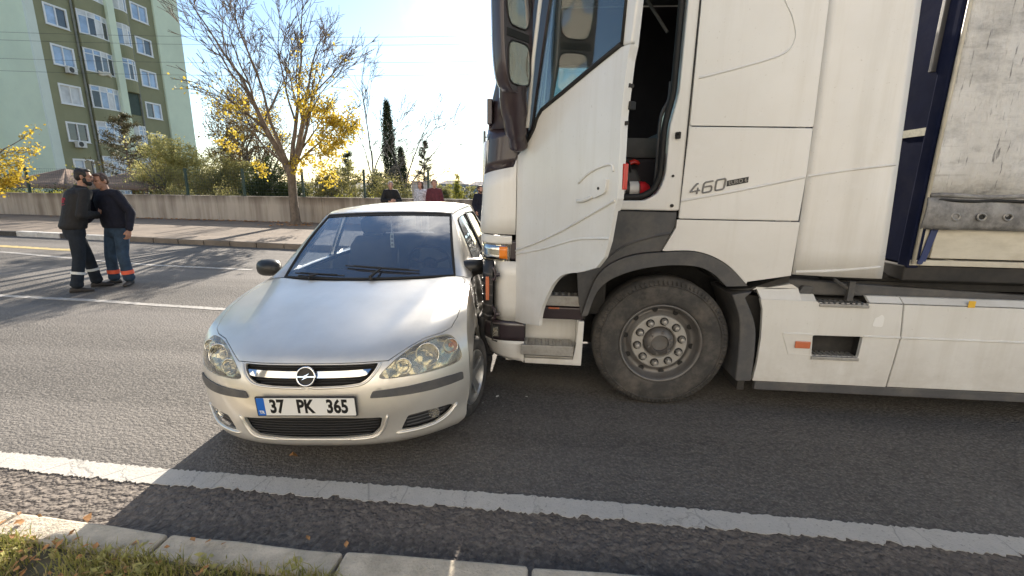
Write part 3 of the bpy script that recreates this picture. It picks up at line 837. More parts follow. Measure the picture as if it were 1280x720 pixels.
# swage line pressed into the lower panel and the fairing: a thin raised fold
def fold(pts, name, parent=None, y=TY, m="white_paint", r=.008):
    b = MB(); P = spline(pts, 5)
    if callable(y):
        rings = [[(x, y(x) + .004, z + .016), (x, y(x) - r, z + .002), (x, y(x) - r * .6, z - .004), (x, y(x) + .004, z - .006)] for x, z in P]
    else: rings = [[(x, y + .002, z + .016), (x, y - r, z + .002), (x, y - r * .6, z - .004), (x, y + .002, z - .006)] for x, z in P]
    o = b.loft(rings).build(name, m, parent or truck, smooth=True, angle=50)
    if parent is None: o.location = _toff
    return o
fold([(.905, 1.551), (1.3, 1.632), (1.692, 1.722)], "swage_line")
# embossed outline of the sleeper locker in the upper panel
fold([(.94, 2.335), (1.2, 2.40), (1.44, 2.475), (1.50, 2.56), (1.47, 2.68), (1.40, 2.80), (1.36, 2.95)], "locker_crease", r=.006)
sill = spline([(.262, .713), (.367, 1.02), (.56, 1.16), (.837, 1.205), (1.06, 1.205), (1.251, 1.127), (1.407, .985)], 6)
# sill panel under the flank: upper edge 1.425, cut along the arch
arch_cut = [p for p in sill if p[0] > .80]
plate("cab_sill_panel", [[(.887, 1.426), (.886, 1.37), (.806, 1.205)] + [p for p in arch_cut if p[0] > .83] + [(1.413, 1.002), (1.70, 1.055), (1.703, 1.426)]], "white_paint", y=TY - .003, bevel=.006)
# side fairing: gently bowed sheet
fair = MB()
def fa(u, v):
    z = lerp(1.062, CAB_TOP - .12, v)
    x0 = interp(z, [(1.05, 1.716), (1.4, 1.712), (2.03, 1.703), (2.78, 1.680), (3.6, 1.66)])
    x1 = interp(z, [(1.05, 2.263), (1.38, 2.247), (2.77, 2.165), (3.6, 2.12)])
    return (lerp(x0, x1, u), TY - .045 * math.sin(min(u * 1.25, 1) * math.pi * .5) + .02 - .02 * u, z)
fair.grid(fa, 10, 14)
tk(fair, "side_fairing", "white_paint", smooth='all', solid=.025)
def fair_y(x):
    u = max(0, min(1, (x - 1.705) / .53)); return TY - .045 * math.sin(min(u * 1.25, 1) * math.pi * .5) + .02 - .02 * u - .0125
fold([(1.712, 1.727), (1.95, 1.770), (2.205, 1.806)], "swage_line", y=fair_y)
fold([(1.730, 1.078), (1.95, 1.10), (2.235, 1.140)], "swage_line", y=fair_y, r=.005)
# badge
def lettering(name, txt, size, x, y, z, rotx, slope, m, off=0., sx=1., depth=.003, parent=None):
    me = text_mesh(txt, size, off, depth, sx); me.materials.append(MATS[m])
    o = link(name, me, parent or truck); o.rotation_euler = (R(90), slope, 0)
    o.location = Vector((x, y, z)) + (_toff if parent is None else Vector())
    return o
def slab_digits(txt, h, w, x, z, slope):
    """outlined chrome numerals, built stroke by stroke"""
    S = {'4': [[(0, .32), (.62, 1), (.8, 1)], [(0, .32), (1, .32)], [(.78, .62), (.72, 0)]],
         '6': [[(1, 1), (.25, 1), (.08, .85), (0, .12), (.1, 0), (.78, 0), (.9, .14), (.92, .42), (.82, .56), (.05, .56)]],
         '0': [[(.15, 1), (.9, 1), (1, .88), (.9, .12), (.78, 0), (.1, 0), (0, .12), (.06, .88), (.15, 1)]]}
    b = MB()
    for k, ch in enumerate(txt):
        for st in S[ch]:
            for a_, b_ in zip(st, st[1:]):
                p = Vector((x + k * w * 1.28 + a_[0] * w, TY - .004, z + a_[1] * h + slope * (k * w * 1.28 + a_[0] * w)))
                q = Vector((x + k * w * 1.28 + b_[0] * w, TY - .004, z + b_[1] * h + slope * (k * w * 1.28 + b_[0] * w)))
                b.tube([p, q], .0085, 6, True, flat=.7)
    return tk(b, "badge_numerals", "badge_grey", smooth=True)
slab_digits("460", .068, .064, .955, 1.592, .215)
bb = MB()
bb.prism([[(1.193, 1.655), (1.330, 1.684), (1.330, 1.722), (1.193, 1.693)]], TY - .004, TY + .002)
tk(bb, "badge_plate", "badge_black", bevel=.001)
lettering("badge_lettering", "EURO 6", .036, 1.262, TY - .0055, 1.6885, 0, -.21, "badge_grey", depth=.0008)

# --- door opening
jo = [(.457, 1.484), (.884, 1.484), (.884, 1.60), (.895, 2.05), (.888, CAB_TOP - .1), (.72, CAB_TOP - .1), (.72, 3.0)]
inn = [(-.10, 1.548), (.50, 1.548), (.66, 1.552), (.745, 1.60), (.785, 1.72), (.785, 2.04), (.80, 2.12), (.825, 2.25), (.83, 3.02), (-.0, 3.02)]
jamb = MB().prism([[(-.14, 1.484), (.884, 1.484), (.93, 1.50), (.93, CAB_TOP - .1), (.04, CAB_TOP - .1)], rounded(inn, [.03, .01, .03, .05, .05, .02, .02, .05, .06, .06])], TY + .012, TY + .085)
tk(jamb, "door_frame", "white_paint", bevel=.012, seg=3)
sl = MB(); P = [(x, TY + .055, z) for x, z in rounded([(-.07, 1.572), (.48, 1.572), (.645, 1.577), (.725, 1.625), (.76, 1.73), (.76, 2.04), (.775, 2.13), (.80, 2.26), (.80, 2.99), (.03, 2.99)], .04)]
tk(sl.tube(P, .022, 6, closed=True), "door_seal", "seal", smooth='all')
st = MB().tube([(.842, TY - .008, 1.985), (.842, TY + .02, 1.985)], .018, 10).box(.826, .858, TY - .012, TY + .014, 1.962, 2.004)
st.tube([(.842, TY - .03, 1.995), (.842, TY, 1.995)], .010, 8); tk(st, "striker", "chassis", bevel=.003)
tk(MB().tube([(.846, TY + .003, 1.52), (.846, TY + .016, 1.52)], .012, 10).tube([(.835, TY + .004, 1.72), (.835, TY + .016, 1.72)], .009, 8), "jamb_bolt", "chassis")
# dark entry panel under the sill, normally hidden by the door
plate("entry_panel", [[(.30, 1.475), (.884, 1.475), (.882, 1.385), (.80, 1.20)] + [p for p in sill if p[0] < .80][::-1] + [(.24, .80), (.20, 1.2)]], "grey_plastic", y=TY + .012, th=.05, bevel=.006)
fold([(.36, 1.06), (.52, 1.215), (.70, 1.29), (.85, 1.325)], "entry_panel_rib", y=TY + .01, m="grey_plastic")

tk(MB().box(.899, .907, TY + .003, TY + .0115, 1.43, CAB_TOP - .12), "panel_seam", "seal")
# --- cab shell
sh = MB()
sh.box(-.36, 1.66, TY + .12, 5.70, 1.30, 1.50)                      # floor pan
tk(sh, "cab_floor", "interior_dark")
tk(MB().box(1.60, 1.68, TY + .05, 5.70, 1.30, CAB_TOP - .08), "cab_rear_wall", "white_paint", bevel=.02)
tk(MB().box(1.575, 1.598, TY + .10, 5.62, 1.51, 3.6), "cab_rear_lining", "interior_dark")
tk(MB().box(-.10, 1.69, TY + .02, 5.74, CAB_TOP - .09, CAB_TOP), "cab_roof", "white_paint", bevel=.05, seg=3)
tk(MB().box(-.05, 1.57, TY + .10, 5.62, CAB_TOP - .14, CAB_TOP - .10), "headlining", "interior_grey")
# far flank with its window opening
farw = MB().prism([[(-.36, 1.0), (1.69, 1.0), (1.69, CAB_TOP - .1), (-.02, CAB_TOP - .1), (-.30, 2.0)], [(-.08, 2.10), (.75, 2.35), (.78, 2.98), (.06, 2.98)]], 5.70, 5.74)
tk(farw, "far_side_wall", "white_paint")
tk(MB().prism([[(-.30, 1.5), (1.59, 1.5), (1.59, CAB_TOP - .14), (-.02, CAB_TOP - .14)], [(-.08, 2.10), (.75, 2.35), (.78, 2.98), (.06, 2.98)]], 5.66, 5.69), "far_side_lining", "interior_dark")
tk(MB().prism([[(-.08, 2.10), (.75, 2.35), (.78, 2.98), (.06, 2.98)]], 5.712, 5.718), "far_window", "cab_glass")
# windscreen and front panel
tk(MB().grid(lambda u, v: (lerp(-.50, -.22, v) + .13 * abs(2 * u - 1) ** 3, lerp(TY + .12, 5.62, u), lerp(1.95, 3.25, v)), 14, 6), "windscreen", "cab_glass", smooth='all')
tk(MB().grid(lambda u, v: (-.545 + .10 * abs(2 * u - 1) ** 4, lerp(TY + .09, 5.66, u), lerp(1.30, 1.95, v)), 14, 4), "front_panel", "white_paint", smooth='all', solid=.02)
tk(MB().grid(lambda u, v: (lerp(-.22, -.02, v) + .12 * abs(2 * u - 1) ** 3, lerp(TY + .10, 5.64, u), lerp(3.25, CAB_TOP - .05, v)), 14, 3), "sun_visor", "white_paint", smooth='all', solid=.03)
gb = MB().box(-.50, -.40, TY + .34, 5.40, .62, 1.28)
for k in range(9): gb.box(-.53, -.50, TY + .36, 5.38, .66 + k * .068, .69 + k * .068)
tk(gb, "radiator_grille", "black_plastic")
# dash, wheel, seat seen through the open doorway
tk(MB().loft([[(-.35, y, 1.5), (-.38, y, 2.02), (-.20, y, 2.10), (.03, y, 2.02), (.06, y, 1.85), (-.05, y, 1.5)] for y in (TY + .14, 5.6)]), "dashboard", "interior_grey", bevel=.03)
wheel_c = Vector((.24, 3.86, 2.02)); ax = Vector((.62, 0, .78)).normalized(); wa, wb = frame(ax)
sw = MB().tube([wheel_c + (wa * math.cos(a * R(15)) + wb * math.sin(a * R(15))) * .225 for a in range(24)], .017, 8, closed=True)
for a in (0, 120, 240): sw.tube([wheel_c, wheel_c + (wa * math.cos(R(a)) + wb * math.sin(R(a))) * .225], .016, 6)
sw.tube([wheel_c, wheel_c - ax * .3], .03, 8).ball(wheel_c, .06)
tk(sw, "steering_wheel", "interior_dark", smooth=True)
def seat(name, x, y, parent, m, s=1.0):
    b = MB(); W = .25 * s
    ring = lambda c, w, d: [(c[0] + q[0] * d, c[1] + q[1] * w, c[2]) for q in [(-1, -.8), (-.8, -1), (.8, -1), (1, -.8), (1, .8), (.8, 1), (-.8, 1), (-1, .8)]]
    b.loft([ring((x, y, 1.86), W * .95, .25), ring((x, y, 1.92), W, .28), ring((x, y, 2.0), W * .95, .26)])
    b.loft([ring((x + .22, y, 1.96), W * .9, .08), ring((x + .28, y, 2.2), W, .09), ring((x + .36, y, 2.55), W * .85, .07), ring((x + .38, y, 2.66), W * .6, .05)])
    b.loft([ring((x + .39, y, 2.68), W * .5, .05), ring((x + .40, y, 2.78), W * .55, .06), ring((x + .41, y, 2.86), W * .45, .04)])
    return tk(b, name, m, parent, smooth=True, angle=60)
seat("driver_seat", .72, 3.85, None, "interior_grey")
tk(MB().box(.45, 1.0, 3.62, 4.1, 1.5, 1.86), "seat_base", "interior_dark", bevel=.03)
tk(MB().box(.98, 1.57, TY + .14, 5.6, 1.52, 2.0).box(.98, 1.57, TY + .2, 5.5, 2.0, 2.14), "bunk", "interior_grey", bevel=.03)
tk(MB().tube(spline([(.74, TY + .10, 1.66), (.737, TY + .085, 1.80), (.737, TY + .085, 2.10), (.78, TY + .09, 2.22), (.79, TY + .12, 2.34)], 6), .011, 8), "grab_rail", "grey_plastic", smooth='all')
tk(MB().tube([(.50, 3.75, 3.2), (.66, 3.7, 2.95), (.80, 3.62, 2.72)], .012, 6), "seat_belt", "interior_grey")
# things kept behind the door: extinguisher, red cloth and a bag
ex = thing("fire_extinguisher", "red and white extinguisher lying on the cab floor behind the door", "extinguisher", (.60, 3.50, 1.565))
MB().tube([(-.16, 0, .06), (-.15, 0, .06), (.05, 0, .06), (.06, 0, .06)], [.045, .06, .06, .045], 14).build("cylinder", "white_paint", ex, smooth=True)
MB().tube([(.061, 0, .06), (.10, 0, .06), (.135, 0, .06)], [.06, .058, .03], 14).build("red_base", "red_paint", ex, smooth=True)
MB().tube([(-.045, 0, .06), (-.015, 0, .06)], .0625, 14).build("label_band", "black_plastic", ex, smooth=True)
MB().tube([(-.165, 0, .06), (-.20, 0, .06)], .02, 8).box(-.24, -.17, -.015, .015, .07, .09).build("valve", "chassis", ex)
tag(MB().grid(lambda u, v: (.40 + .26 * u, 3.55 + .2 * v, 1.80 + .02 * math.sin(u * 9) + .02 * math.sin(v * 7)), 8, 5).build("cloth", "red_lens", None, smooth='all', solid=.02), "dark red cloth lying in the shadow of the cab floor", "cloth")
bg_ = thing("storage_bag", "dark bag stowed under the red cloth inside the cab", "bag", (.52, 3.66, 1.50))
MB().loft([[(q[0] * .17 * s_, q[1] * .12 * s_, z) for q in [(-1, -.7), (-.7, -1), (.7, -1), (1, -.7), (1, .7), (.7, 1), (-.7, 1), (-1, .7)]] for z, s_ in ((0, .9), (.06, 1), (.2, .97), (.27, .75))]).build("body", "interior_grey", bg_, smooth=True, angle=60)
MB().tube(spline([(-.08, -.1, .25), (-.05, -.13, .33), (.05, -.13, .33), (.08, -.1, .25)], 4), .009, 6).build("handle", "seal", bg_)

# --- front corner
def corner(z0, z1, xr, name, m, xf=lambda z: -.44, wrap=.22, yend=TY + .16, n=10, rows=4, parent=None, bulge=0):
    """panel that comes forward along the flank and wraps round the front corner"""
    b = MB()
    def fn(u, v):
        z = lerp(z0(u) if callable(z0) else z0, z1(u) if callable(z1) else z1, v); xr_ = xr(z) if callable(xr) else xr
        x1 = xf(z); c = min(wrap, xr_ - x1)
        if u < .5: x = lerp(xr_, x1 + c, u * 2); return (x, TY + .004, z)
        a = (u - .5) * 2 * math.pi / 2
        return (x1 + c - c * math.sin(a), TY + .004 + (yend - TY) * (1 - math.cos(a)), z)
    b.grid(fn, n * 2, rows)
    return tk(b, name, m, parent, smooth='all', solid=.016)
corner(1.295, lambda u: lerp(1.832, 1.70, u), lambda z: -.236, "corner_panel", "white_paint", lambda z: interp(z, [(1.2, -.515), (1.8, -.475)]))
corner(lambda u: lerp(1.836, 1.704, u), 2.02, lambda z: interp(z, [(1.8, -.236), (2.02, -.20)]), "corner_panel_dark", "dark_panel", lambda z: interp(z, [(1.7, -.478), (2.2, -.44)]))
corner(2.02, 3.4, lambda z: interp(z, [(2.0, -.20), (3.4, .10)]), "windscreen_pillar", "dark_panel", lambda z: interp(z, [(2.0, -.452), (2.2, -.43), (3.4, -.13)]), wrap=.16, rows=8)
corner(1.225, 1.285, -.262, "headlight_cover", "white_paint", lambda z: -.50)
corner(1.10, 1.222, -.275, "headlight", "lens_glass", lambda z: -.495, rows=3)
corner(1.11, 1.212, -.285, "headlight_reflector", "reflector", lambda z: -.478, yend=TY + .12, rows=3)
hb = MB().box(-.272, -.225, TY + .0, TY + .08, 1.11, 1.245); tk(hb, "headlight_surround", "dark_panel", bevel=.01)
for o_ in (corner(1.118, 1.205, -.292, "indicator", "amber", lambda z: -.352, wrap=.06, yend=TY + .02, rows=3),): o_.location = _toff + Vector((0, -.007, 0))
corner(.645, 1.098, -.222, "corner_cover", "white_paint", lambda z: interp(z, [(.6, -.395), (1.1, -.40)]), wrap=.12)
# dark gap in front with orange reflection strip, hooks
corner(.64, 1.095, -.40, "grille_corner", "black_plastic", lambda z: -.485, wrap=.08)
for z in (.68, .76, .84, .92, 1.0): tk(MB().tube([(-.40, TY + .0, z), (-.44, TY + .006, z), (-.475, TY + .06, z)], .007, 5), "grille_bar", "grey_plastic")
tk(MB().box(-.452, -.425, TY - .006, TY + .02, .80, .98), "orange_reflection", "orange_reflector", bevel=.004)  # orange reflection on the grille, modelled as a coloured strip
for z in (1.0, .70):
    h = MB().tube([(-.40, TY - .004, z + .05), (-.385, TY - .02, z + .04), (-.372, TY - .022, z), (-.385, TY - .016, z - .035), (-.40, TY - .004, z - .04)], .012, 7)
    h.tube([(-.372, TY - .022, z), (-.345, TY - .016, z)], .014, 7); tk(h, "cover_hinge", "dark_panel", smooth=True)
corner(.488, .64, lambda z: -.155, "bumper_corner_dark", "dark_panel", lambda z: -.475, wrap=.20)
tk(MB().box(-.415, -.345, TY - .012, TY + .03, .515, .61).tube([(-.40, TY - .016, .64), (-.40, TY - .03, .56), (-.395, TY - .03, .50), (-.36, TY - .02, .485)], .007, 6), "fog_light", "chassis", bevel=.006)
tk(MB().box(-.405, -.355, TY - .017, TY - .0125, .53, .595), "fog_lens", "lens_glass")
tk(MB().tube([(-.24, TY - .003, .555), (-.24, TY + .02, .555)], .016, 10), "tow_eye_cap", "seal")
corner(lambda u: lerp(.315, .40, max(0, u - .35)), .486, lambda z: -.157, "bumper", "white_paint_lower", lambda z: interp(z, [(.3, -.36), (.36, -.43), (.48, -.475)]), wrap=.22, rows=6)
tk(MB().box(-.535, -.40, TY + .12, 5.6, .30, .64), "bumper_beam", "black_plastic", bevel=.03)

# --- step well between bumper and wheel
tk(MB().prism([[(-.152, .312), (.281, .308), (.288, .66), (.245, .66), (.235, .475), (.215, .355), (-.152, .355)]], TY, TY + .035), "step_skirt", "white_paint_lower", bevel=.006)
tk(MB().box(-.155, .235, TY + .16, TY + .18, .36, .70).box(.235, .262, TY + .036, TY + .30, .36, .66), "step_well", "white_paint_lower")
tk(MB().box(-.30, .26, TY + .036, TY + .40, .318, .36), "step_floor", "white_paint_lower")
def step_plate(x0, x1, y0, y1, z, th, nx, ny, name):
    holes = []
    for i in range(nx):
        for j in range(ny):
            cx = lerp(x0, x1, (i + .8) / (nx + .6)); cy = lerp(y0, y1, (j + .8) / (ny + .6)); r_ = min((x1 - x0) / nx, (y1 - y0) / ny) * .40
            holes.append([(cx + r_ * math.cos(a * R(60)), cy + r_ * math.sin(a * R(60))) for a in range(6)])
    b = MB().prism([[(x0, y0), (x1, y0), (x1 - .02, y1), (x0 + .02, y1)]] + holes, 0, .012)
    b.v = [(x, z_, z - .012 + y_) for x, y_, z_ in b.v]
    b.box(x0, x1, y0 - .012, y0 - .0005, z - th, z + .002)
    tk(b, name, "step_metal", bevel=.002)
    tk(MB().box(x0 + .01, x1 - .01, y0 + .01, y1 - .01, z - th, z - th + .004), name + "_tray", "chassis")
step_plate(-.178, .215, TY - .03, TY + .13, .472, .075, 7, 4, "lower_step")
step_plate(.0, .30, TY + .03, TY + .24, .845, .075, 6, 4, "upper_step")
tk(MB().box(-.20, .45, TY + .16, TY + .2, .68, 1.3).box(-.2, .30, TY + .05, TY + .2, .665, .70).box(-.24, -.2, TY + .03, TY + .2, .64, 1.3), "upper_step_well", "chassis")
tk(MB().box(-.10, .28, TY + .02, TY + .16, .665, .758), "step_shelf", "dark_panel", bevel=.01)
tk(MB().box(.02, .10, TY + .018, TY + .024, .745, .757), "step_reflector", "orange_reflector")

# --- wheel arch flare and mudguards
ain = spline([(.307, .714), (.386, .925), (.56, 1.04), (.804, 1.100), (1.03, 1.105), (1.16, 1.06), (1.27, .965)], 6)
aout = spline([(.262, .705), (.367, 1.02), (.56, 1.155), (.837, 1.198), (1.06, 1.200), (1.251, 1.120), (1.412, .975)], 6)
tk(MB().prism([aout + ain[::-1]], TY - .018, TY + .12), "wheel_arch_flare", "grey_plastic", bevel=.012, seg=3)
ar = MB()
ar.grid(lambda u, v: (ain[int(u * (len(ain) - 1))][0], TY + .1 + .5 * v, ain[int(u * (len(ain) - 1))][1] + .01), len(ain) - 1, 2)
tk(ar, "arch_liner", "chassis", smooth='all', solid=.01)
tk(MB().box(.24, 1.5, TY + .6, TY + .64, .35, 1.25), "arch_back", "chassis")
guard = spline([(1.395, .915), (1.50, .70), (1.528, .50), (1.53, .255)], 5); guardi = spline([(1.315, .905), (1.385, .74), (1.41, .55), (1.42, .252)], 5)
tk(MB().prism([[(1.455, .935)] + guard[1:] + guardi[::-1]], TY - .012, TY + .45), "mudguard", "grey_plastic", bevel=.01, seg=3)
tk(MB().box(1.45, 1.50, TY + .02, TY + .3, .17, .26), "mudguard_bracket", "chassis")
tk(MB().prism([[(1.30, .93), (1.46, .945), (1.72, 1.045), (1.72, 1.0), (1.50, .93)]], TY + .05, TY + .3), "gap_filler", "chassis")

# --- steered wheel
def lug_wheel(cx, cz, y, parent, rad=.502, rim=.300):
    w = MB().lathe([(.30, rim * .95), (.27, rim + .02), (.25, rad - .07), (.22, rad - .012), (.20, rad), (.04, rad), (.018, rad - .014), (.004, rad - .05), (-.004, rad - .09), (-.006, rim + .08), (0, rim + .03), (.004, rim + .008), (.02, rim + .002)], (cx, y, cz), (0, 1, 0), 64)
    for k in range(90):
        a = R(4 * k); c_, s_ = math.cos(a), math.sin(a); q = .0045
        w.add([(cx + c_ * r__ - s_ * o_, y + dy_, cz + s_ * r__ + c_ * o_) for r__, dy_ in ((rad - .045, .002), (rad - .016, .014)) for o_, dy_ in ((-q, dy_ - .006), (q, dy_ - .006), (q, dy_ + .004), (-q, dy_ + .004))],
              [(0, 1, 5, 4), (1, 2, 6, 5), (3, 0, 4, 7), (0, 3, 2, 1), (4, 5, 6, 7)])
    for rr_, h in ((rad - .055, .006), (rim + .055, .0035), (rad - .12, .002)):
        w.tube([(cx + rr_ * math.cos(a * R(6)), y + (.0 if rr_ < .45 else .005), cz + rr_ * math.sin(a * R(6))) for a in range(60)], h, 5, closed=True)
    t = tk(w, "front_wheel", "rubber", smooth='all') if parent is None else w.build("front_wheel", "rubber", parent, smooth='all')
    r_ = MB().lathe([(.02, rim + .004), (.002, rim + .004), (-.002, rim - .002), (.004, rim - .012), (.03, rim - .018), (.075, rim - .03), (.095, rim - .055), (.085, .235), (.07, .215), (.062, .205)], (cx, y, cz), (0, 1, 0), 64)
    r_.build("rim", "steel_rim", t, smooth='all')
    MB().lathe([(.062, .21), (.05, .207), (.045, .20), (.045, .128), (.055, .12), (.075, .118)], (cx, y, cz), (0, 1, 0), 48).build("hub_ring", "hub_ring", t, smooth=True, angle=35)
    MB().lathe([(.075, .125), (.07, .115), (.04, .105), (.02, .085), (.012, .065), (.03, .06), (.032, .0)], (cx, y, cz), (0, 1, 0), 32).build("hub_cap", "steel_rim", t, smooth=True, angle=35)
    hc = MB()
    for k in range(6): a = R(60 * k + 20); hc.tube([(cx + .085 * math.cos(a), y + .035, cz + .085 * math.sin(a)), (cx + .085 * math.cos(a), y + .012, cz + .085 * math.sin(a))], .011, 6)
    hc.build("hub_bolt", "steel_rim", t)
    nb = None
    for k in range(10):
        a = R(36 * k + 10); px_, pz_ = cx + .165 * math.cos(a), cz + .165 * math.sin(a)
        if nb is None:
            n_ = MB().use("chassis").lathe([(.048, .033), (.041, .032), (.040, .020)], (0, 0, 0), (0, 1, 0), 14).use("nut").lathe([(.04, .0235), (.018, .022), (.010, .017), (.007, .0)], (0, 0, 0), (0, 1, 0), 6)
            nb = n_.build("wheel_nut", None, t, smooth=True, angle=30); o = nb
        else: o = nb.copy(); COL.objects.link(o)
        o.location = (px_, y, pz_); o.rotation_euler = (0, rnd.random(), 0)
    vb = None
    for k in range(10):
        a = R(36 * k + 28); rr_ = .252
        if vb is None:
            vb = MB().lathe([(.0, .021), (.004, .021), (.004, .0)], (0, 0, 0), (0, 1, 0), 14).build("vent_hole", "seal", t); o = vb
        else: o = vb.copy(); COL.objects.link(o)
        o.location = (cx + rr_ * math.cos(a), y + .078, cz + rr_ * math.sin(a))
    return t
lug_wheel(.865, .498, TY + .035, None)
tk(MB().tube([(.865, TY + .2, .498), (.865, 5.5, .498)], .09, 10).box(.75, .98, TY + .3, TY + .5, .3, .7), "front_axle", "chassis")
fw2 = MB().lathe([(0, .3), (.02, .45), (.05, .5), (.26, .5), (.3, .45), (.3, .3)], (.865, 5.40, .498), (0, 1, 0), 40); tk(fw2, "far_wheel", "rubber", smooth='all')
for y in (TY + .55, TY + .8):
    for x in (3.55, 4.62):
        w = MB().lathe([(0, .02), (0, .3), (.02, .45), (.05, .5), (.22, .5), (.26, .45), (.26, .1)], (x, y if y < 4 else 5.35, .498), (0, 1, 0), 40); tk(w, "drive_wheel", "rubber", smooth='all')

# --- chassis and skirts
ch = MB().box(-.2, 6.2, 3.85, 3.95, .62, .95).box(-.2, 6.2, 5.05, 5.15, .62, .95).box(1.45, 2.3, TY + .1, 3.8, .35, .88).box(2.4, 3.9, TY + .12, 3.8, .35, .87)
ch.box(1.4, 6.0, 5.3, 5.72, .2, .92).box(-.3, .25, 5.3, 5.72, .2, 1.3).box(1.70, 5.6, TY + .16, 5.5, .955, 1.0)
ch.tube([(2.0, TY + .18, 1.04), (3.0, TY + .20, 1.02), (4.2, TY + .22, 1.035), (5.4, TY + .22, 1.02)], .035, 8).tube([(1.9, TY + .26, 1.09), (2.6, TY + .3, 1.04), (3.6, TY + .34, 1.1)], .025, 8)
tk(ch, "chassis_frame", "chassis")
tk(MB().box(-.38, 1.30, TY + .62, 5.30, .27, 1.25).box(1.30, 1.72, TY + .62, 5.3, .2, .93), "under_cab_sun_block", "chassis", bevel=.04)  # solid boxes added under the cab to stop sun leaking through
tk(MB().box(1.72, 2.24, 5.70, 5.74, .95, CAB_TOP - .12).box(1.70, 2.30, TY + .4, 5.3, .96, 1.3), "far_side_fairing", "white_paint")  # unseen far fairing, added to keep sun out of the gap behind the cab
tk(MB().prism([[(1.50, .925), (1.72, 1.01), (2.30, .985), (3.6, .935), (5.6, .93), (5.6, .90), (1.52, .90)]], TY + .10, TY + .16), "skirt_top_rail", "grey_plastic", bevel=.01)
seam = [(2.481, .872), (2.507, .63), (2.497, .44), (2.483, .253)]
hole_lo = rounded([(1.915, .625), (2.256, .628), (2.25, .468), (1.930, .468)], .012, 2)
P1 = [(1.545, .256), (2.478, .254), (2.492, .44), (2.502, .629), (2.476, .872), (2.252, .872), (2.252, .855), (1.932, .855), (1.905, .875), (1.80, .878), (1.52, .878), (1.545, .80), (1.562, .588), (1.56, .40)]
plate("side_skirt", [P1, hole_lo], "white_paint_lower", bevel=.006)
P2 = [(2.488, .254), (4.9, .262), (4.9, .872), (2.486, .872), (2.512, .63), (2.502, .44)]
plate("side_skirt", [P2], "white_paint_lower", bevel=.006)
def chamfer(x0, x1, name="skirt_shoulder", xa=None, za=.916, xb=None):
    b = MB().loft([[(x0, TY + .002, .879), (xa if xa is not None else x0, TY + .05, za), (xa if xa is not None else x0, TY + .08, za), (x0, TY + .03, .879)],
                   [(x1, TY + .002, .879), (xb if xb is not None else x1, TY + .05, za), (xb if xb is not None else x1, TY + .08, za), (x1, TY + .03, .879)]])
    return tk(b, name, "white_paint_lower")
chamfer(1.525, 1.80, za=.955, xa=1.50, xb=1.79); chamfer(1.802, 1.90); chamfer(2.255, 2.474); chamfer(2.482, 4.9)
tk(MB().prism([rounded([(1.475, .935), (1.74, .985), (1.79, .955), (1.50, .952)], .01, 2)], TY + .045, TY + .08), "shoulder_tip", "white_paint_lower")
tk(MB().prism([[(1.80, .915), (1.90, .915), (1.90, .968), (1.83, .975)]], TY + .055, TY + .09), "skirt_bracket", "grey_plastic", bevel=.01)
# swage along the skirt
for x0, x1 in ((1.71, 1.912), (2.258, 2.504), (2.510, 4.9)):
    tk(MB().loft([[(x, TY, .641), (x, TY - .007, .634), (x, TY - .007, .628), (x, TY, .622)] for x in (x0, x1)]), "skirt_swage", "white_paint_lower")
tk(MB().prism([[(1.703, .634), (1.765, .475), (1.925, .468), (1.912, .622), (1.712, .630), ], [(1.722, .622), (1.905, .616), (1.916, .476), (1.772, .483)]], TY - .004, TY + .0), "lamp_recess_edge", "white_paint_lower")
tk(MB().box(1.80, 1.905, TY - .014, TY - .001, .526, .578), "side_marker", "orange_reflector", bevel=.006)
for nm, (x0, x1, z, zt) in {"skirt_step": (1.925, 2.252, .468, .63), "skirt_step_upper": (1.922, 2.252, .862, 1.0)}.items():
    b = MB().box(x0, x1, TY - .012, TY + .01, z - .022, z).box(x0, x1, TY + .01, TY + .17, z - .02, z - .008)
    for k in range(9): b.box(lerp(x0, x1, (k + .2) / 9), lerp(x0, x1, (k + .8) / 9), TY + .012, TY + .16, z - .008, z + .006)
    tk(b, nm, "step_metal", bevel=.003)
    tk(MB().box(x0 - .02, x1 + .02, TY + .18, TY + .19, z - .06, zt).box(x0 - .02, x0 - .01, TY + .031, TY + .19, z - .05, min(zt, .9)).box(x1 + .01, x1 + .02, TY + .031, TY + .19, z - .05, min(zt, .9)).box(x0 - .02, x1 + .02, TY + .031, TY + .19, z - .06, z - .05), nm + "_well", "chassis")
tk(MB().box(2.12, 2.16, TY + .03, TY + .06, .88, 1.02).tube([(2.02, TY + .05, 1.03), (2.18, TY + .05, .93)], .012, 6), "step_stay", "grey_plastic")
tk(MB().box(1.57, 4.9, TY + .01, TY + .06, .178, .250), "skirt_lower_strip", "grey_plastic", bevel=.01)
tk(MB().prism([[(2.893, .868), (2.937, .868), (2.937, .915), (2.893, .915)]], TY - .003, TY + .0), "yellow_sticker", "yellow_sticker").rotation_euler = (0, 0, 0)
tk(MB().prism([rounded([(2.30, .71), (2.37, .705), (2.372, .775), (2.352, .80), (2.332, .775), (2.31, .77)], .015, 3)], TY - .002, TY + .0), "paint_patch", "plate_white")

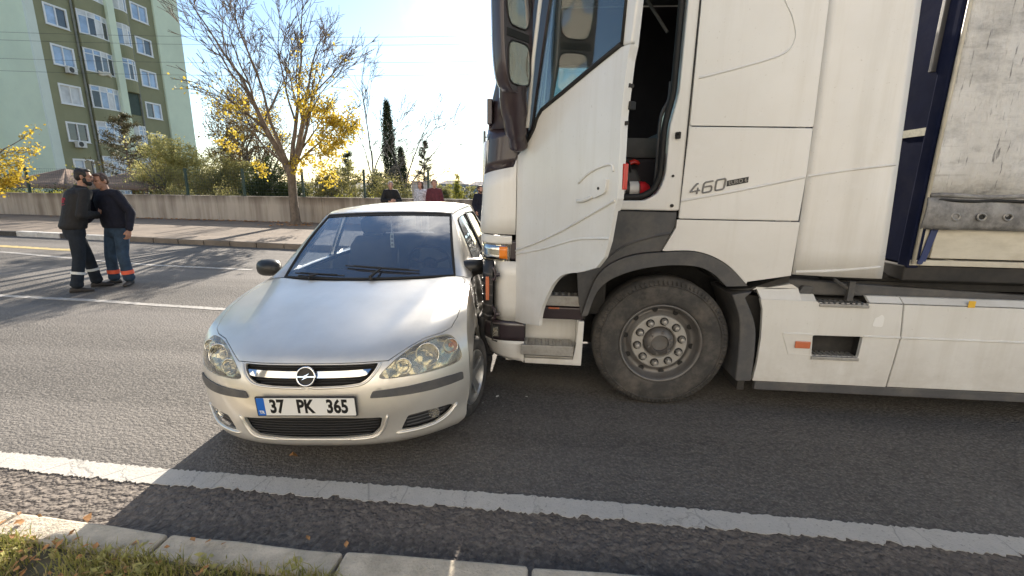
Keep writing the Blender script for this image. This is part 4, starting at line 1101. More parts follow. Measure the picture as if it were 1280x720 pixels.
# --- open door, hinged at the front of the doorway
DTH = R(-56)
door = bpy.data.objects.new("cab_door", None); COL.objects.link(door); door.parent = truck
door["label"] = "white cab door swung wide open"
door.location = Vector((-.225, TY, 0)) + _toff; door.rotation_euler = (0, 0, DTH)
belt = spline([(-.012, 1.838), (.054, 1.872), (.13, 1.92), (.202, 1.985), (.245, 2.05), (.292, 2.092)], 4) + [(.50, 2.155), (.763, 2.238), (.984, 2.304)]
archd = spline([(.328, .703), (.352, .82), (.439, .971), (.515, 1.06), (.606, 1.115), (.76, 1.155), (.894, 1.203)], 4)
skin = [(-.0, .645), (.12, .66)] + archd + [(.955, 1.27), (.985, 1.36), (1.012, 1.525), (1.028, 1.585), (1.014, 1.986), (1.034, 2.246), (1.047, 2.303)] + belt[::-1]
bs = MB().prism([skin], -.004, .022); bs.build("door_skin", "white_paint", door, bevel=.009, seg=3)
# white window frame behind the pane
MB().prism([[(.986, 2.309), (1.048, 2.309), (1.075, 2.55), (1.085, 3.02), (1.04, 3.10), (.30, 3.10), (.33, 3.05), (1.01, 3.05), (1.0, 2.6)]], 0, .03).build("window_surround", "white_paint", door, bevel=.008)
fold2 = lambda pts, nm, m="white_paint", r=.010: fold(pts, nm, door, y=-.004, m=m, r=r)
fold2([(.0, 1.178), (.27, 1.265), (.54, 1.366), (.80, 1.478), (1.012, 1.572)], "door_swage")
fold2([(.0, 1.153), (.35, 1.235), (.668, 1.328), (.85, 1.358), (.985, 1.372)], "door_swage", r=.006)
hd = MB().prism([rounded([(.835, 1.655), (.955, 1.688), (.945, 1.612), (.845, 1.578)], .018)], -.02, -.003); hd.build("door_handle", "white_paint", door, bevel=.008, seg=3)
MB().tube([(.893, -.024, 1.634), (.893, -.018, 1.634)], .008, 8).build("lock", "chassis", door)
MB().tube(spline([(.70, -.008, 1.56), (.76, -.012, 1.565), (.84, -.010, 1.59)], 4), .010, 6).build("handle_recess", "white_paint", door, smooth='all')
MB().tube(spline([(.70, -.006, 1.66), (.78, -.008, 1.71), (.88, -.008, 1.745), (.965, -.006, 1.755), (.985, -.006, 1.72)], 4), .007, 6).build("handle_recess", "white_paint", door, smooth='all')
wz = [(.16, 2.0), (.202, 2.008), (.245, 2.07), (.292, 2.112), (.50, 2.175), (.763, 2.258), (.975, 2.322), (.998, 2.62), (1.005, 3.04), (.42, 3.04), (.30, 2.60), (.20, 2.2)]
MB().prism([wz], .012, .018).build("window_pane", "cab_glass", door)
MB().prism([[(.0, 1.852), (.056, 1.886), (.13, 1.934), (.20, 1.998), (.158, 2.0), (.20, 2.2), (.30, 2.60), (.42, 3.04), (.40, 3.09), (.26, 3.09), (.10, 2.5), (.02, 2.1)]], .0, .03).build("quarter_trim", "dark_panel", door, bevel=.006)
MB().tube([(x, -.006, z + .012) for x, z in belt[5:] ] , .013, 6).build("window_seal", "seal", door, smooth='all')
MB().tube([(.986, -.004, 2.315), (1.0, -.002, 2.6), (1.008, -.002, 3.04)], .008, 6).build("window_seal", "seal", door, smooth='all')
# door shell: thickness, inner lining, latch
edge = [(1.002, 1.52), (1.018, 1.585), (1.003, 1.986), (1.022, 2.24), (1.037, 2.30), (1.06, 2.55), (1.07, 3.0)]
eb = MB(); rings = []
for (x, z), t in zip(edge, (.025, .028, .034, .036, .036, .03, .03)): rings.append([(x, .022, z), (x + .002, .022 + t, z), (x - .04, .022 + t, z), (x - .04, .022, z)])
eb.loft(rings).build("door_edge", "white_paint", door, bevel=.006)
MB().prism([[(.03, 1.0), (.40, 1.02), (.86, 1.27), (.93, 1.54), (.93, 1.98), (.94, 2.26), (.5, 2.13), (.3, 2.07), (.20, 1.96), (.03, 1.85)]], .024, .085).build("door_lining", "interior_grey", door, bevel=.02)
lt = MB().box(1.004, 1.020, .045, .085, 2.02, 2.06); lt.build("latch", "seal", door, bevel=.003)
for z, y in ((2.13, .034), (2.13, .052), (1.955, .034)):
    MB().tube([(1.004, y, z), (1.022, y, z)], .010, 8).build("latch_bolt", "chassis", door)
MB().box(1.006, 1.024, .032, .062, 1.63, 1.76).build("door_lamp", "red_lens", door, bevel=.004)

# --- mirrors on their arms
def rrect(w, h, ex=3.6, n=28):
    return [(math.copysign(abs(math.cos(2 * math.pi * k / n)) ** (2 / ex), math.cos(2 * math.pi * k / n)) * w / 2,
             math.copysign(abs(math.sin(2 * math.pi * k / n)) ** (2 / ex), math.sin(2 * math.pi * k / n)) * h / 2) for k in range(n)]
# one tall housing carrying the main and the wide-angle glass; it swings with the door, so the glass looks towards the camera side
mh_ = MB(); LEAN = .035
mh_.loft([[(x * s_ + LEAN * z, d, z * (1 - (1 - s_) * .3)) for x, z in rrect(.27, .98)] for d, s_ in ((.012, .955), (.006, .985), (-.02, 1.0), (-.07, .96), (-.115, .74), (-.14, .34))])
m1 = mh_.build("mirror_housing", "dark_panel", truck, smooth=True, angle=40)
m1.location = Vector((-.222, 2.88, 2.665)) + _toff; m1.rotation_euler = (0, 0, R(-127))
def mirror_pane(w, h, x, z, name):
    P_ = rrect(w, h, 4.2); n = len(P_)
    MB().add([(x + LEAN * z, .0165, z)] + [(x + px_ + LEAN * (z + pz_), .0135, z + pz_) for px_, pz_ in P_], [(0, i + 1, (i + 1) % n + 1) for i in range(n)]).build(name, "mirror_silver", m1)
    MB().tube([(x + px_ + LEAN * (z + pz_), .013, z + pz_) for px_, pz_ in P_], .006, 5, closed=True).build("glass_frame", "seal", m1, smooth='all')
mirror_pane(.215, .56, 0, .145, "mirror_glass"); mirror_pane(.195, .235, -.004, -.325, "wide_angle_glass")
MB().box(-.10, .10, .006, .016, -.195, -.15).build("bridge", "seal", m1, bevel=.004)
am = MB().tube(spline([(-.21, 3.17, 1.98), (-.245, 3.06, 2.03), (-.27, 2.99, 2.12), (-.275, 2.97, 2.5), (-.27, 2.97, 3.0), (-.17, 3.0, 3.15), (-.1, 3.1, 3.1)], 6), .026, 8, flat=.7)
tk(am, "mirror_arm", "dark_panel", smooth=True)
tk(MB().tube([(-.155, 3.02, 2.0), (-.125, 2.97, 2.4), (-.07, 2.93, 2.9)], .013, 6), "pillar_trim", "white_paint", smooth='all')
tk(MB().tube(spline([(-.215, 3.15, 1.88), (-.225, 3.10, 1.96), (-.235, 3.03, 2.06), (-.245, 2.97, 2.16), (-.245, 2.94, 2.24)], 4), [.045] + [.062] * 4 + [.078] * 4 + [.085] * 4 + [.085] * 4, 14, up=Vector((0, 1, 0))), "mirror_foot", "dark_panel", smooth=True, angle=60)
fm_ = MB().tube([(-.418, TY + .10, 1.99), (-.435, TY + .06, 2.06), (-.432, TY + .05, 2.20)], .012, 8).box(-.448, -.412, TY + .02, TY + .08, 2.05, 2.215)
tk(fm_, "front_mirror_arm", "dark_panel", bevel=.008)

# ------------------------------------------------------------------ semi-trailer
tr = thing("semi_trailer", "white curtain-sided trailer with dirty stained curtain behind the navy headboard", "trailer", (2.46, TY, 0))
_roff = Vector((-2.46, -TY, 0))
def tl(mb, name, m=None, **k):
    o = mb.build(name, m, tr, **k); o.location = _roff; return o
XT, XE, ZT = 2.452, 12.2, 3.98
tl(MB().box(XT + .02, XT + .07, TY + .03, 5.70, 1.15, ZT), "headboard", "navy_paint", bevel=.01)
tl(MB().box(XT - .002, XT + .075, TY + .006, TY + .10, 1.13, ZT), "corner_post", "navy_paint", bevel=.012)
tl(MB().box(XT - .01, XT + .018, TY + .135, TY + .165, 2.40, ZT), "headboard_rail", "grey_plastic", bevel=.004)
tl(MB().box(XT + .012, XT + .019, TY + .11, TY + .34, 2.005, 2.055), "headboard_sticker", "pale_sticker")
# curtain: hung sheet with slow ripples
def cu(u, v):
    x = lerp(XT + .028, XE, u ** 1.25); z = lerp(1.598, ZT - .1, v)
    return (x, TY - .020 + .010 * math.sin(x * 5.1 + z) * (1 - v * .4) + .006 * math.sin(x * 11 + z * 2.3) + (.010 if v < .05 else 0), z)
tl(MB().grid(cu, 110, 12), "curtain", "tarp", smooth='all', solid=.006)
tl(MB().tube([(XT + .018, TY - .016, 1.165), (XT + .018, TY - .016, ZT - .1)], .012, 6), "curtain_rail", "cream_board", smooth='all')
# gathered lower hem with eyelets
def hem(u, v):
    x = lerp(XT + .008, XE, u ** 1.25); z = lerp(1.40, 1.605, v)
    return (x, TY - .022 - .014 * math.sin(v * math.pi) - .006 * math.sin(x * 17 + v * 4) + .005 * math.sin(x * 7), z)
tl(MB().grid(hem, 130, 6), "curtain_hem", "strap_grey", smooth='all', solid=.008)
tl(MB().tube([(XT + .03 + (XE - XT - .03) * (i / 60) ** 1.2, TY - .026, 1.588 + .004 * math.sin(i * 1.7)) for i in range(61)], .011, 6), "hem_fold", "seal", smooth='all')
tl(MB().tube([(XT + .03 + (XE - XT - .03) * (i / 60) ** 1.2, TY - .020, 1.618 + .006 * math.sin(i * 1.3)) for i in range(61)], .016, 6), "hem_fold", "strap_grey", smooth='all')
ey = None
for k in range(40):
    x = 2.645 + .158 * k
    if x > XE: break
    if ey is None:
        b = MB().use("badge_grey").tube([(.026 * math.cos(a * R(30)), 0, .022 * math.sin(a * R(30))) for a in range(12)], .006, 6, closed=True)
        b.use("seal").add([(.024 * math.cos(a * R(30)), .003, .020 * math.sin(a * R(30))) for a in range(12)], [tuple(range(12))])
        ey = b.build("eyelet", None, tr, smooth=True); o = ey
    else: o = ey.copy(); COL.objects.link(o)
    o.location = Vector((x, TY - .043, 1.487 + rnd.uniform(-.004, .004))) + _roff; o.rotation_euler = (R(rnd.uniform(-8, 8)), R(rnd.uniform(-30, 30)), 0)
tl(MB().box(XT + .14, XE, TY + .012, TY + .05, 1.20, 1.398), "side_board", "cream_board", bevel=.006)
tl(MB().box(XT + .03, XT + .10, TY + .010, TY + .05, 1.18, 1.398), "side_board", "cream_board", bevel=.006)
tl(MB().prism([[(XT + .062, 1.178), (XT + .104, 1.178), (XT + .142, 1.402), (XT + .098, 1.402)]], TY - .002, TY + .004).tube([(XT + .07, TY - .006, 1.175), (XT + .07, TY + .01, 1.175)], .018, 8), "tension_strap", "blue_strap")
tl(MB().box(XT + .01, XE, TY + .004, TY + .07, 1.150, 1.188), "bottom_rail", "cream_board", bevel=.004)
tl(MB().box(XT - .005, XE, TY + .02, 5.68, 1.04, 1.146), "trailer_floor", "chassis", bevel=.01)
tl(MB().box(XT + .05, XE, TY + .02, 5.70, ZT - .09, ZT), "roof", "tarp")
tl(MB().box(XT + .08, XE, 5.68, 5.70, 1.15, ZT - .1), "far_curtain", "tarp")
tl(MB().box(XE, XE + .05, TY, 5.70, 1.0, ZT), "rear_doors", "cream_board")
for k in range(3):
    for y in (TY + .05, 5.30):
        tl(MB().lathe([(0, .02), (0, .3), (.02, .44), (.05, .49), (.28, .49), (.32, .44), (.32, .1)], (8.2 + 1.31 * k, y, .49), (0, 1, 0), 32), "trailer_wheel", "rubber", smooth='all')
lg = MB()
for y in (TY + .3, 5.35): lg.box(4.95, 5.08, y, y + .12, .25, 1.05).box(4.9, 5.13, y - .05, y + .17, .22, .25)
tl(lg, "landing_leg", "chassis")
# ------------------------------------------------------------------ silver hatchback (car frame: x to its left, y rearwards, z up)
def side_w(y):
    return interp(y, [(.3, .842), (.5, .845), (.8, .845), (1.2, .84), (2.9, .838), (3.3, .815), (3.6, .76), (3.75, .70)])
def side_x(y, z):
    w = side_w(y)
    return w - (.05 * ((.45 - z) / .25) ** 2 if z < .45 else .058 * ((z - .48) / .45) ** 2 if z > .48 else 0)
# rows across the nose and bonnet: y centre, z centre, half width (None: taken from the flank), y edge, z edge, roundness
ROWS = [(.085, .150, .765, .315, .165, 3.0), (.025, .20, .812, .335, .205, 3.0), (.005, .29, None, .35, .29, 3.0), (-.01, .40, None, .355, .41, 3.0),
        (-.005, .50, None, .365, .53, 3.0), (.012, .585, None, .38, .61, 3.0), (.045, .65, None, .40, .68, 2.8), (.095, .708, None, .46, .755, 2.6),
        (.19, .757, None, .55, .815, 2.4), (.36, .817, None, .67, .862, 2.2), (.56, .872, None, .81, .897, 2.1), (.76, .915, None, .97, .924, 2.0), (.93, .948, None, 1.10, .942, 2.0)]
def _cr(a, b, c, d, t): return .5 * (2 * b + (c - a) * t + (2 * a - 5 * b + 4 * c - d) * t * t + (3 * b - a - 3 * c + d) * t ** 3)
def row_at(v):
    n = len(ROWS); i = min(int(v), n - 2); t = v - i; out = []
    g = lambda k, j: (ROWS[k][j] if ROWS[k][j] is not None else side_x(ROWS[k][3], ROWS[k][4]))
    for j in range(6): out.append(_cr(g(max(i - 1, 0), j), g(i, j), g(i + 1, j), g(min(i + 2, n - 1), j), t))
    return out
def S(u, v):
    yc, zc, hw, ye, ze, p = row_at(v); a = abs(u)
    z = zc + (ze - zc) * a ** 2.6
    if v > 7: z -= .012 * max(0, a - .82) ** 1.5 * min(v - 7, 1) * 8
    return (hw * u, yc + (ye - yc) * a ** p, z)
def uv_of(x, z):
    """inverse of S for points on the nose, given x and z"""
    lo, hi = 0., len(ROWS) - 1.
    for _ in range(40):
        v = (lo + hi) / 2; hw = row_at(v)[2]; u = max(-1, min(1, x / hw))
        if S(u, v)[2] < z: lo = v
        else: hi = v
    return x / row_at(v)[2], v
CX, CY, CTH, CROLL = -1.275, 2.165, R(3.0), R(1.7)
car = thing("car", "silver hatchback with a dented flank, wedged nose-on beside the white truck", "car", (CX, CY, 0), CTH)
NV = len(ROWS) - 1
_arc = [0.]
for i in range(1, NV * 20 + 1):
    p, q = Vector(S(0, (i - 1) / 20)), Vector(S(0, i / 20)); _arc.append(_arc[-1] + (p - q).length)
def v2b(v): i = min(int(v * 20), NV * 20 - 1); return lerp(_arc[i], _arc[i + 1], v * 20 - i)
def b2v(b):
    lo, hi = 0, len(_arc) - 1
    while hi - lo > 1:
        m = (lo + hi) // 2
        if _arc[m] <= b: lo = m
        else: hi = m
    return (lo + (b - _arc[lo]) / max(1e-9, _arc[hi] - _arc[lo])) / 20
WU = .82
def dom(x, z): u, v = uv_of(x, z); return (u * WU, v2b(v))
def Sd(a, b): return Vector(S(max(-1, min(1, a / WU)), max(0, min(NV, b2v(b)))))
def Sn(a, b):
    e = .004
    n = (Sd(a + e, b) - Sd(a - e, b)).cross(Sd(a, min(b + e, _arc[-1])) - Sd(a, max(b - e, 0)))
    return n.normalized()                      # points forwards / upwards
ROLLM = Matrix.Translation((0, 0, .3)) @ Matrix.Rotation(-CROLL, 4, 'Y') @ Matrix.Translation((0, 0, -.3))
def cr(mb, name, m=None, parent=None, roll=True, **k):
    if roll and parent is None or roll == 'force':
        mb.v = [tuple(ROLLM @ Vector(p)) for p in mb.v]
    return mb.build(name, m, parent or car, **k)
def inside(p, poly):
    x, y = p; c = False; n = len(poly); j = n - 1
    for i in range(n):
        xi, yi = poly[i]; xj, yj = poly[j]
        if (yi > y) != (yj > y) and x < (xj - xi) * (y - yi) / (yj - yi) + xi: c = not c
        j = i
    return c
def resample(loop, d, closed=True):
    out = []; n = len(loop)
    for i in range(n if closed else n - 1):
        a, b = Vector(loop[i]), Vector(loop[(i + 1) % n]); m = max(1, int((b - a).length / d))
        for k in range(m): out.append(tuple(a.lerp(b, k / m)))
    if not closed: out.append(tuple(loop[-1]))
    return out
def cdt(loops, bounds, sp, keep=lambda p: True):
    """triangulate the area inside bounds with every loop as crease lines"""
    vs = []; es = []
    for l in loops + [bounds]:
        k = len(vs); n = len(l); vs += [Vector(p) for p in l]; es += [(k + i, k + (i + 1) % n) for i in range(n)]
    segs = list(vs); x0 = min(p[0] for p in bounds); x1 = max(p[0] for p in bounds); y0 = min(p[1] for p in bounds); y1 = max(p[1] for p in bounds)
    cell = {}
    for p in vs: cell.setdefault((int(p.x / sp), int(p.y / sp)), []).append(p)
    ny = int((y1 - y0) / (sp * .87))
    for j in range(1, ny):
        for i in range(int((x1 - x0) / sp) + 1):
            p = Vector((x0 + (i + .5 * (j % 2)) * sp, y0 + j * sp * .87))
            if not inside(p, bounds): continue
            ci, cj = int(p.x / sp), int(p.y / sp)
            if any((p - q).length < sp * .55 for a in (-1, 0, 1) for b in (-1, 0, 1) for q in cell.get((ci + a, cj + b), ())): continue
            vs.append(p)
    r = mgeo.delaunay_2d_cdt(vs, es, [], 0, 1e-6)
    V = r[0]; T = []
    for t in r[2]:
        c = (V[t[0]] + V[t[1]] + V[t[2]]) / 3
        if inside(c, bounds): T.append((tuple(t), (c.x, c.y)))
    return V, T
def sub(V, T, fn):
    """mesh builder from the chosen triangles, unused points dropped"""
    idx = {}; mb = MB(); fs = []
    for t in T:
        for i in t:
            if i not in idx: idx[i] = len(idx)
        fs.append(tuple(idx[i] for i in t))
    mb.add([fn(V[i].x, V[i].y) for i in idx], fs); return mb
def lips(mb, nfn, depth):
    """turn open borders inwards so that openings show the thickness of the sheet"""
    cnt = {}
    for f in mb.f:
        for a, b in zip(f, f[1:] + f[:1]): cnt.setdefault((min(a, b), max(a, b)), []).append((a, b))
    vmap = {}; fs = []
    for k, e in cnt.items():
        if len(e) == 1:
            a, b = e[0]
            for i in (a, b):
                if i not in vmap: vmap[i] = len(mb.v); p = Vector(mb.v[i]); mb.v.append(tuple(p - nfn(i) * depth))
            fs.append((b, a, vmap[a], vmap[b]))
    mb.f += fs; mb.m += [0] * len(fs); return mb
mir = lambda l: [(-x, z) for x, z in l][::-1]
D = lambda l, d=.03: resample([dom(*p) for p in l], d)
HEAD = spline([(.388, .588), (.44, .652), (.525, .706), (.60, .732), (.68, .741), (.735, .733), (.772, .70), (.795, .65), (.803, .598), (.765, .575), (.65, .572), (.52, .576)], 4, True)
STRIP = rounded([(.337, .486), (.352, .522), (.455, .5235), (.60, .5235), (.70, .521), (.805, .512), (.808, .466), (.74, .466), (.65, .469), (.55, .475), (.45, .481)], .008, 2)
FOG = rounded([(.478, .258), (.522, .346), (.62, .346), (.735, .334), (.757, .312), (.715, .278), (.655, .252), (.565, .249)], .012, 2)
GRL = rounded([(.378, .662), (.16, .6635), (0, .664), (-.16, .6635), (-.378, .662), (-.36, .628), (-.328, .592), (-.288, .570), (-.19, .561), (0, .556), (.19, .561), (.288, .570), (.328, .592), (.36, .628)], .012, 2)
LGR = rounded([(.393, .362), (.155, .378), (0, .379), (-.155, .378), (-.396, .362), (-.372, .290), (-.325, .252), (-.13, .242), (0, .241), (.13, .242), (.325, .252), (.372, .290)], .014, 2)
HOODH = [(0, .671), (.2, .671), (.38, .670), (.425, .668), (.47, .692), (.525, .7175), (.60, .743), (.69, .752), (.735, .765), (.757, .80), (.770, .845), (.768, .885)]
dh = [dom(x, z) for x, z in HOODH]
bmax = _arc[-1] - .012
dh += [(dh[-1][0] - .015, bmax - .05), (dh[-1][0] - .04, bmax)]
HOOD = resample(dh + [(-a, b) for a, b in dh[::-1]][:-1], .03)
def grow(l, d):
    out = []; n = len(l)
    ar = sum(l[i][0] * l[(i + 1) % n][1] - l[(i + 1) % n][0] * l[i][1] for i in range(n)); sg = 1 if ar > 0 else -1
    for i in range(n):
        a, c = Vector(l[i - 1]), Vector(l[(i + 1) % n]); t = (c - a).normalized(); out.append((l[i][0] + t.y * d * sg, l[i][1] - t.x * d * sg))
    return out
HOODG = grow(HOOD, .0045)
bounds = resample([(-WU, 0), (WU, 0), (WU, _arc[-1]), (-WU, _arc[-1])], .03)
dl = {"head": D(HEAD), "headm": D(mir(HEAD)), "strip": D(STRIP), "stripm": D(mir(STRIP)), "fog": D(FOG), "fogm": D(mir(FOG)), "grl": D(GRL), "lgr": D(LGR)}
holes_ = [dl[k] for k in ("head", "headm", "fog", "fogm", "grl", "lgr")]
V, T = cdt(list(dl.values()) + [HOOD, HOODG], bounds, .022)
hood_t, body_t, bump_t = [], [], []
for t, c in T:
    if any(inside(c, h) for h in holes_): continue
    if inside(c, HOOD): hood_t.append(t)
    elif inside(c, HOODG): continue
    elif b2v(c[1]) > 6.1 or (abs(c[0]) > .79 and b2v(c[1]) > 5.1): body_t.append(t)
    else: bump_t.append(t)
def crease(a, b):
    """bonnet: two soft pressed lines from the grille corners to the screen pillars"""
    v = b2v(b); p = Sd(a, b)
    if v > 7:
        n = Sn(a, b); x = abs(p.x); cx_ = .40 + .045 * (v - 7)
        p = p + n * (.010 * math.exp(-((x - cx_) / .10) ** 2) * min(1, (v - 7) / 1.5))
    return tuple(p)
def front_part(tris, name, m, fn=crease, depth=.018):
    used = []; idx = {}
    for t in tris:
        for i in t:
            if i not in idx: idx[i] = len(idx); used.append(i)
    mb = sub(V, tris, fn); nr = [Sn(V[i].x, V[i].y) for i in used]
    lips(mb, lambda i: nr[i], depth)
    return cr(mb, name, m, smooth=True, angle=50, fix=False)
bonnet = front_part(hood_t, "bonnet", "silver_paint")
bumper = front_part(bump_t, "front_bumper", "silver_paint", depth=.014)
fend = front_part(body_t, "front_wing", "silver_paint")
# dark liner behind the openings
cr(MB().grid(lambda u, v: tuple(Sd((2 * u - 1) * WU * .97, .04 + v * (_arc[-1] - .05)) - Sn((2 * u - 1) * WU * .97, .04 + v * (_arc[-1] - .05)) * .05), 24, 30), "engine_bay_liner", "seal", smooth='all')
def patch(loop, off, name, m, sp=.03, parent=None, depth=.006, fn=None, **k):
    l = resample([dom(*p) for p in loop], sp); Vp, Tp = cdt([], l, sp)
    f = lambda a, b: tuple(Sd(a, b) + Sn(a, b) * (off if not fn else fn(a, b)))
    tr_ = [t for t, c in Tp]; used = []; seen = set()
    for t in tr_:
        for i in t:
            if i not in seen: seen.add(i); used.append(i)
    mb = sub(Vp, tr_, f); nr = [Sn(Vp[i].x, Vp[i].y) for i in used]
    if depth: lips(mb, lambda i: nr[i], depth)
    return cr(mb, name, m, parent, roll='force', smooth=True, angle=50, fix=False, **k)
for s_, f in ((1, lambda l: l), (-1, mir)):
    patch(f(STRIP), .008, "bumper_strip", "grey_plastic", depth=.012)
    fr = patch(f(FOG), -.028, "fog_recess", "black_plastic", depth=0)
    # headlamp: clear lens, bowls and bulbs behind it
    hl = patch(f(HEAD), -.002, "headlight", "lens_glass", depth=.012, sp=.02)
    patch(f([(x * .995, z) for x, z in HEAD]), -.048, "lamp_housing", "reflector", parent=hl, depth=0, fn=lambda a, b: -.040 - .012 * math.sin(a * 46) * math.sin(b * 52))
    for (x, z, r_) in ((.625, .662, .066), (.505, .628, .044), (.745, .678, .042)):
        a, b = dom(s_ * x, z); n = (Sn(a, b) * .35 + Vector((0, -1, 0)) * .65).normalized(); c = Sd(a, b) - n * .018
        bw = MB().lathe([(0, r_), (-.012, r_ * .93), (-.035, r_ * .6), (-.045, r_ * .25), (-.046, .004)], c, n, 24); cr(bw, "lamp_bowl", "chrome", hl, roll='force', smooth='all')
        cr(MB().lathe([(-.046, .012), (-.02, .012), (-.012, .004)], c, n, 10), "bulb", "amber" if x > .7 else "plate_white", hl, roll='force', smooth='all')
        cr(MB().tube([c + frame(n)[0] * math.cos(k * R(15)) * r_ + frame(n)[1] * math.sin(k * R(15)) * r_ for k in range(24)], .004, 5, closed=True), "bowl_rim", "reflector", hl, roll='force', smooth='all')
    # fog lamp and bars in the recess
    for k in range(4):
        z = .268 + k * .02
        pts = [Sd(*dom(s_ * x, z)) - Sn(*dom(s_ * x, z)) * .020 for x in np.linspace(.515, .725 - .012 * (3 - k), 6)]
        cr(MB().tube(pts, .0035, 5), "recess_bar", "grey_plastic")
    a, b = dom(s_ * .655, .305); n = Sn(a, b); c = Sd(a, b) - n * .012
    cr(MB().lathe([(-.02, .034), (0, .034), (.003, .028), (-.004, .026), (-.004, .002)], c, (n + Vector((0, -1.2, 0))).normalized(), 18), "fog_lamp", "lens_glass" if s_ > 0 else "reflector", smooth=True)
# grille: slats, chrome bar, roundel
for k in range(6):
    z = .574 + .0165 * k; hw_ = interp(z, [(.56, .22), (.575, .28), (.60, .325), (.628, .35), (.66, .365)])
    pts = [Sd(*dom(x, z)) - Sn(*dom(x, z)) * .022 for x in np.linspace(-hw_, hw_, 25)]
    cr(MB().tube(pts, .0032, 5), "grille_slat", "black_plastic", smooth='all')
CH = rounded([(.345, .637), (.18, .634), (0, .633), (-.18, .634), (-.345, .637), (-.322, .609), (-.285, .604), (-.12, .602), (0, .602), (.12, .602), (.285, .604), (.322, .609)], .006, 2)
patch(CH, .004, "chrome_bar", "chrome", depth=.014, fn=lambda a, b: .004 + .007 * math.sin(max(0, min(1, (b - dom(0, .602)[1]) / (dom(0, .633)[1] - dom(0, .602)[1]))) * math.pi))
ec = Sd(*dom(0, .612)); en = (Sn(*dom(0, .612)) + Vector((0, -.8, 0))).normalized(); ec = ec + en * .016
ea, eb_ = Vector((1, 0, 0)), en.cross(Vector((1, 0, 0))).normalized()
if eb_.z < 0: eb_ = -eb_
em = cr(MB().tube([ec + (ea * math.cos(k * R(9)) + eb_ * math.sin(k * R(9))) * .050 for k in range(40)], .0058, 8, closed=True), "roundel", "chrome", smooth='all')
cr(MB().lathe([(-.012, .048), (-.003, .048), (-.002, .002)], ec, en, 32), "roundel_field", "plate_black", em, roll='force', smooth=True)
bolt = [(-.052, .003), (-.012, .003), (.022, .019), (.006, .003), (.052, .003), (.052, -.004), (.012, -.004), (-.022, -.019), (-.006, -.004), (-.052, -.004)]
b_ = MB(); vs = [ec + ea * x + eb_ * y + en * .006 for x, y in bolt]; vs2 = [p - en * .008 for p in vs]; n = len(vs)
tri = mgeo.tessellate_polygon([[Vector((x, y, 0)) for x, y in bolt]])
b_.add(vs + vs2, [tuple(t) for t in tri] + [(i, (i + 1) % n, (i + 1) % n + n, i + n) for i in range(n)])
cr(b_, "roundel_bolt", "chrome", em, roll='force')
for k in range(7):
    z = .256 + .0175 * k; hw_ = interp(z, [(.245, .2), (.256, .32), (.290, .362), (.36, .385), (.38, .15)])
    pts = [Sd(*dom(x, z)) - Sn(*dom(x, z)) * .016 for x in np.linspace(-hw_, hw_, 25)]
    cr(MB().tube(pts, .0048, 5, flat=.8), "lower_grille_slat", "black_plastic", smooth='all')
# bumper mouldings that ring the lower openings
cr(MB().tube([Sd(*dom(x, .232)) + Sn(*dom(x, .232)) * -.001 for x in np.linspace(-.36, .36, 30)], .006, 6), "bumper_moulding", "silver_paint", smooth='all')
for s_ in (1, -1):
    def edge_roll(pts, r_, nm="bumper_moulding", out=.001):
        cr(MB().tube([Sd(*dom(s_ * x, z)) + Sn(*dom(s_ * x, z)) * out for x, z in spline(pts, 5)], [r_ * .5] + [r_] * (len(pts) * 5 - 6) + [r_ * .5], 6), nm, "silver_paint", smooth='all')
    edge_roll([(.452, .243), (.56, .238), (.66, .243), (.725, .270), (.772, .322)], .0095)
    edge_roll([(.420, .372), (.392, .288), (.338, .240), (.20, .231)], .009)
    edge_roll([(.392, .664), (.372, .625), (.337, .586), (.29, .562), (.19, .553), (.01, .548)], .007)
# number plate
pc = Vector((0, -.028, .4560)); pt = R(4)
def on_plate(mb_or_me, name, m, x, z, yo=0., parent=None):
    if isinstance(mb_or_me, MB): me = None
    if isinstance(mb_or_me, MB):
        o = mb_or_me.build(name, m, parent or car, bevel=0)
    else:
        mb_or_me.materials.append(MATS[m]); o = link(name, mb_or_me, parent or car)
    return o
pl_ = MB().prism([rounded(rect(-.276, .276, -.059, .059), .006, 3)], 0, .010); plo = pl_.build("number_plate", "black_plastic", car, bevel=.002)
plo.matrix_local = ROLLM @ Matrix.Translation(pc) @ Matrix.Rotation(pt, 4, 'X')
MB().prism([rounded(rect(-.270, .270, -.053, .053), .006, 3)], -.0012, 0).build("plate_face", "plate_white", plo)
MB().prism([rounded(rect(-.270, -.226, -.053, .053), .005, 3)], -.0018, -.0013).build("country_band", "plate_blue", plo)
for txt, x, size in (("37", -.160, .112), ("PK", -.004, .112), ("365", .172, .112)):
    me = text_mesh(txt, size, .0040, .0004, .72); me.materials.append(MATS["plate_black"])
    o = link("plate_characters", me, plo); o.rotation_euler = (R(90), 0, 0); o.location = (x, -.0018, -.001)
me = text_mesh("TR", .026, .0006, .0003, .9); me.materials.append(MATS["plate_white"])
o = link("plate_country_code", me, plo); o.rotation_euler = (R(90), 0, 0); o.location = (-.247, -.0024, -.034)

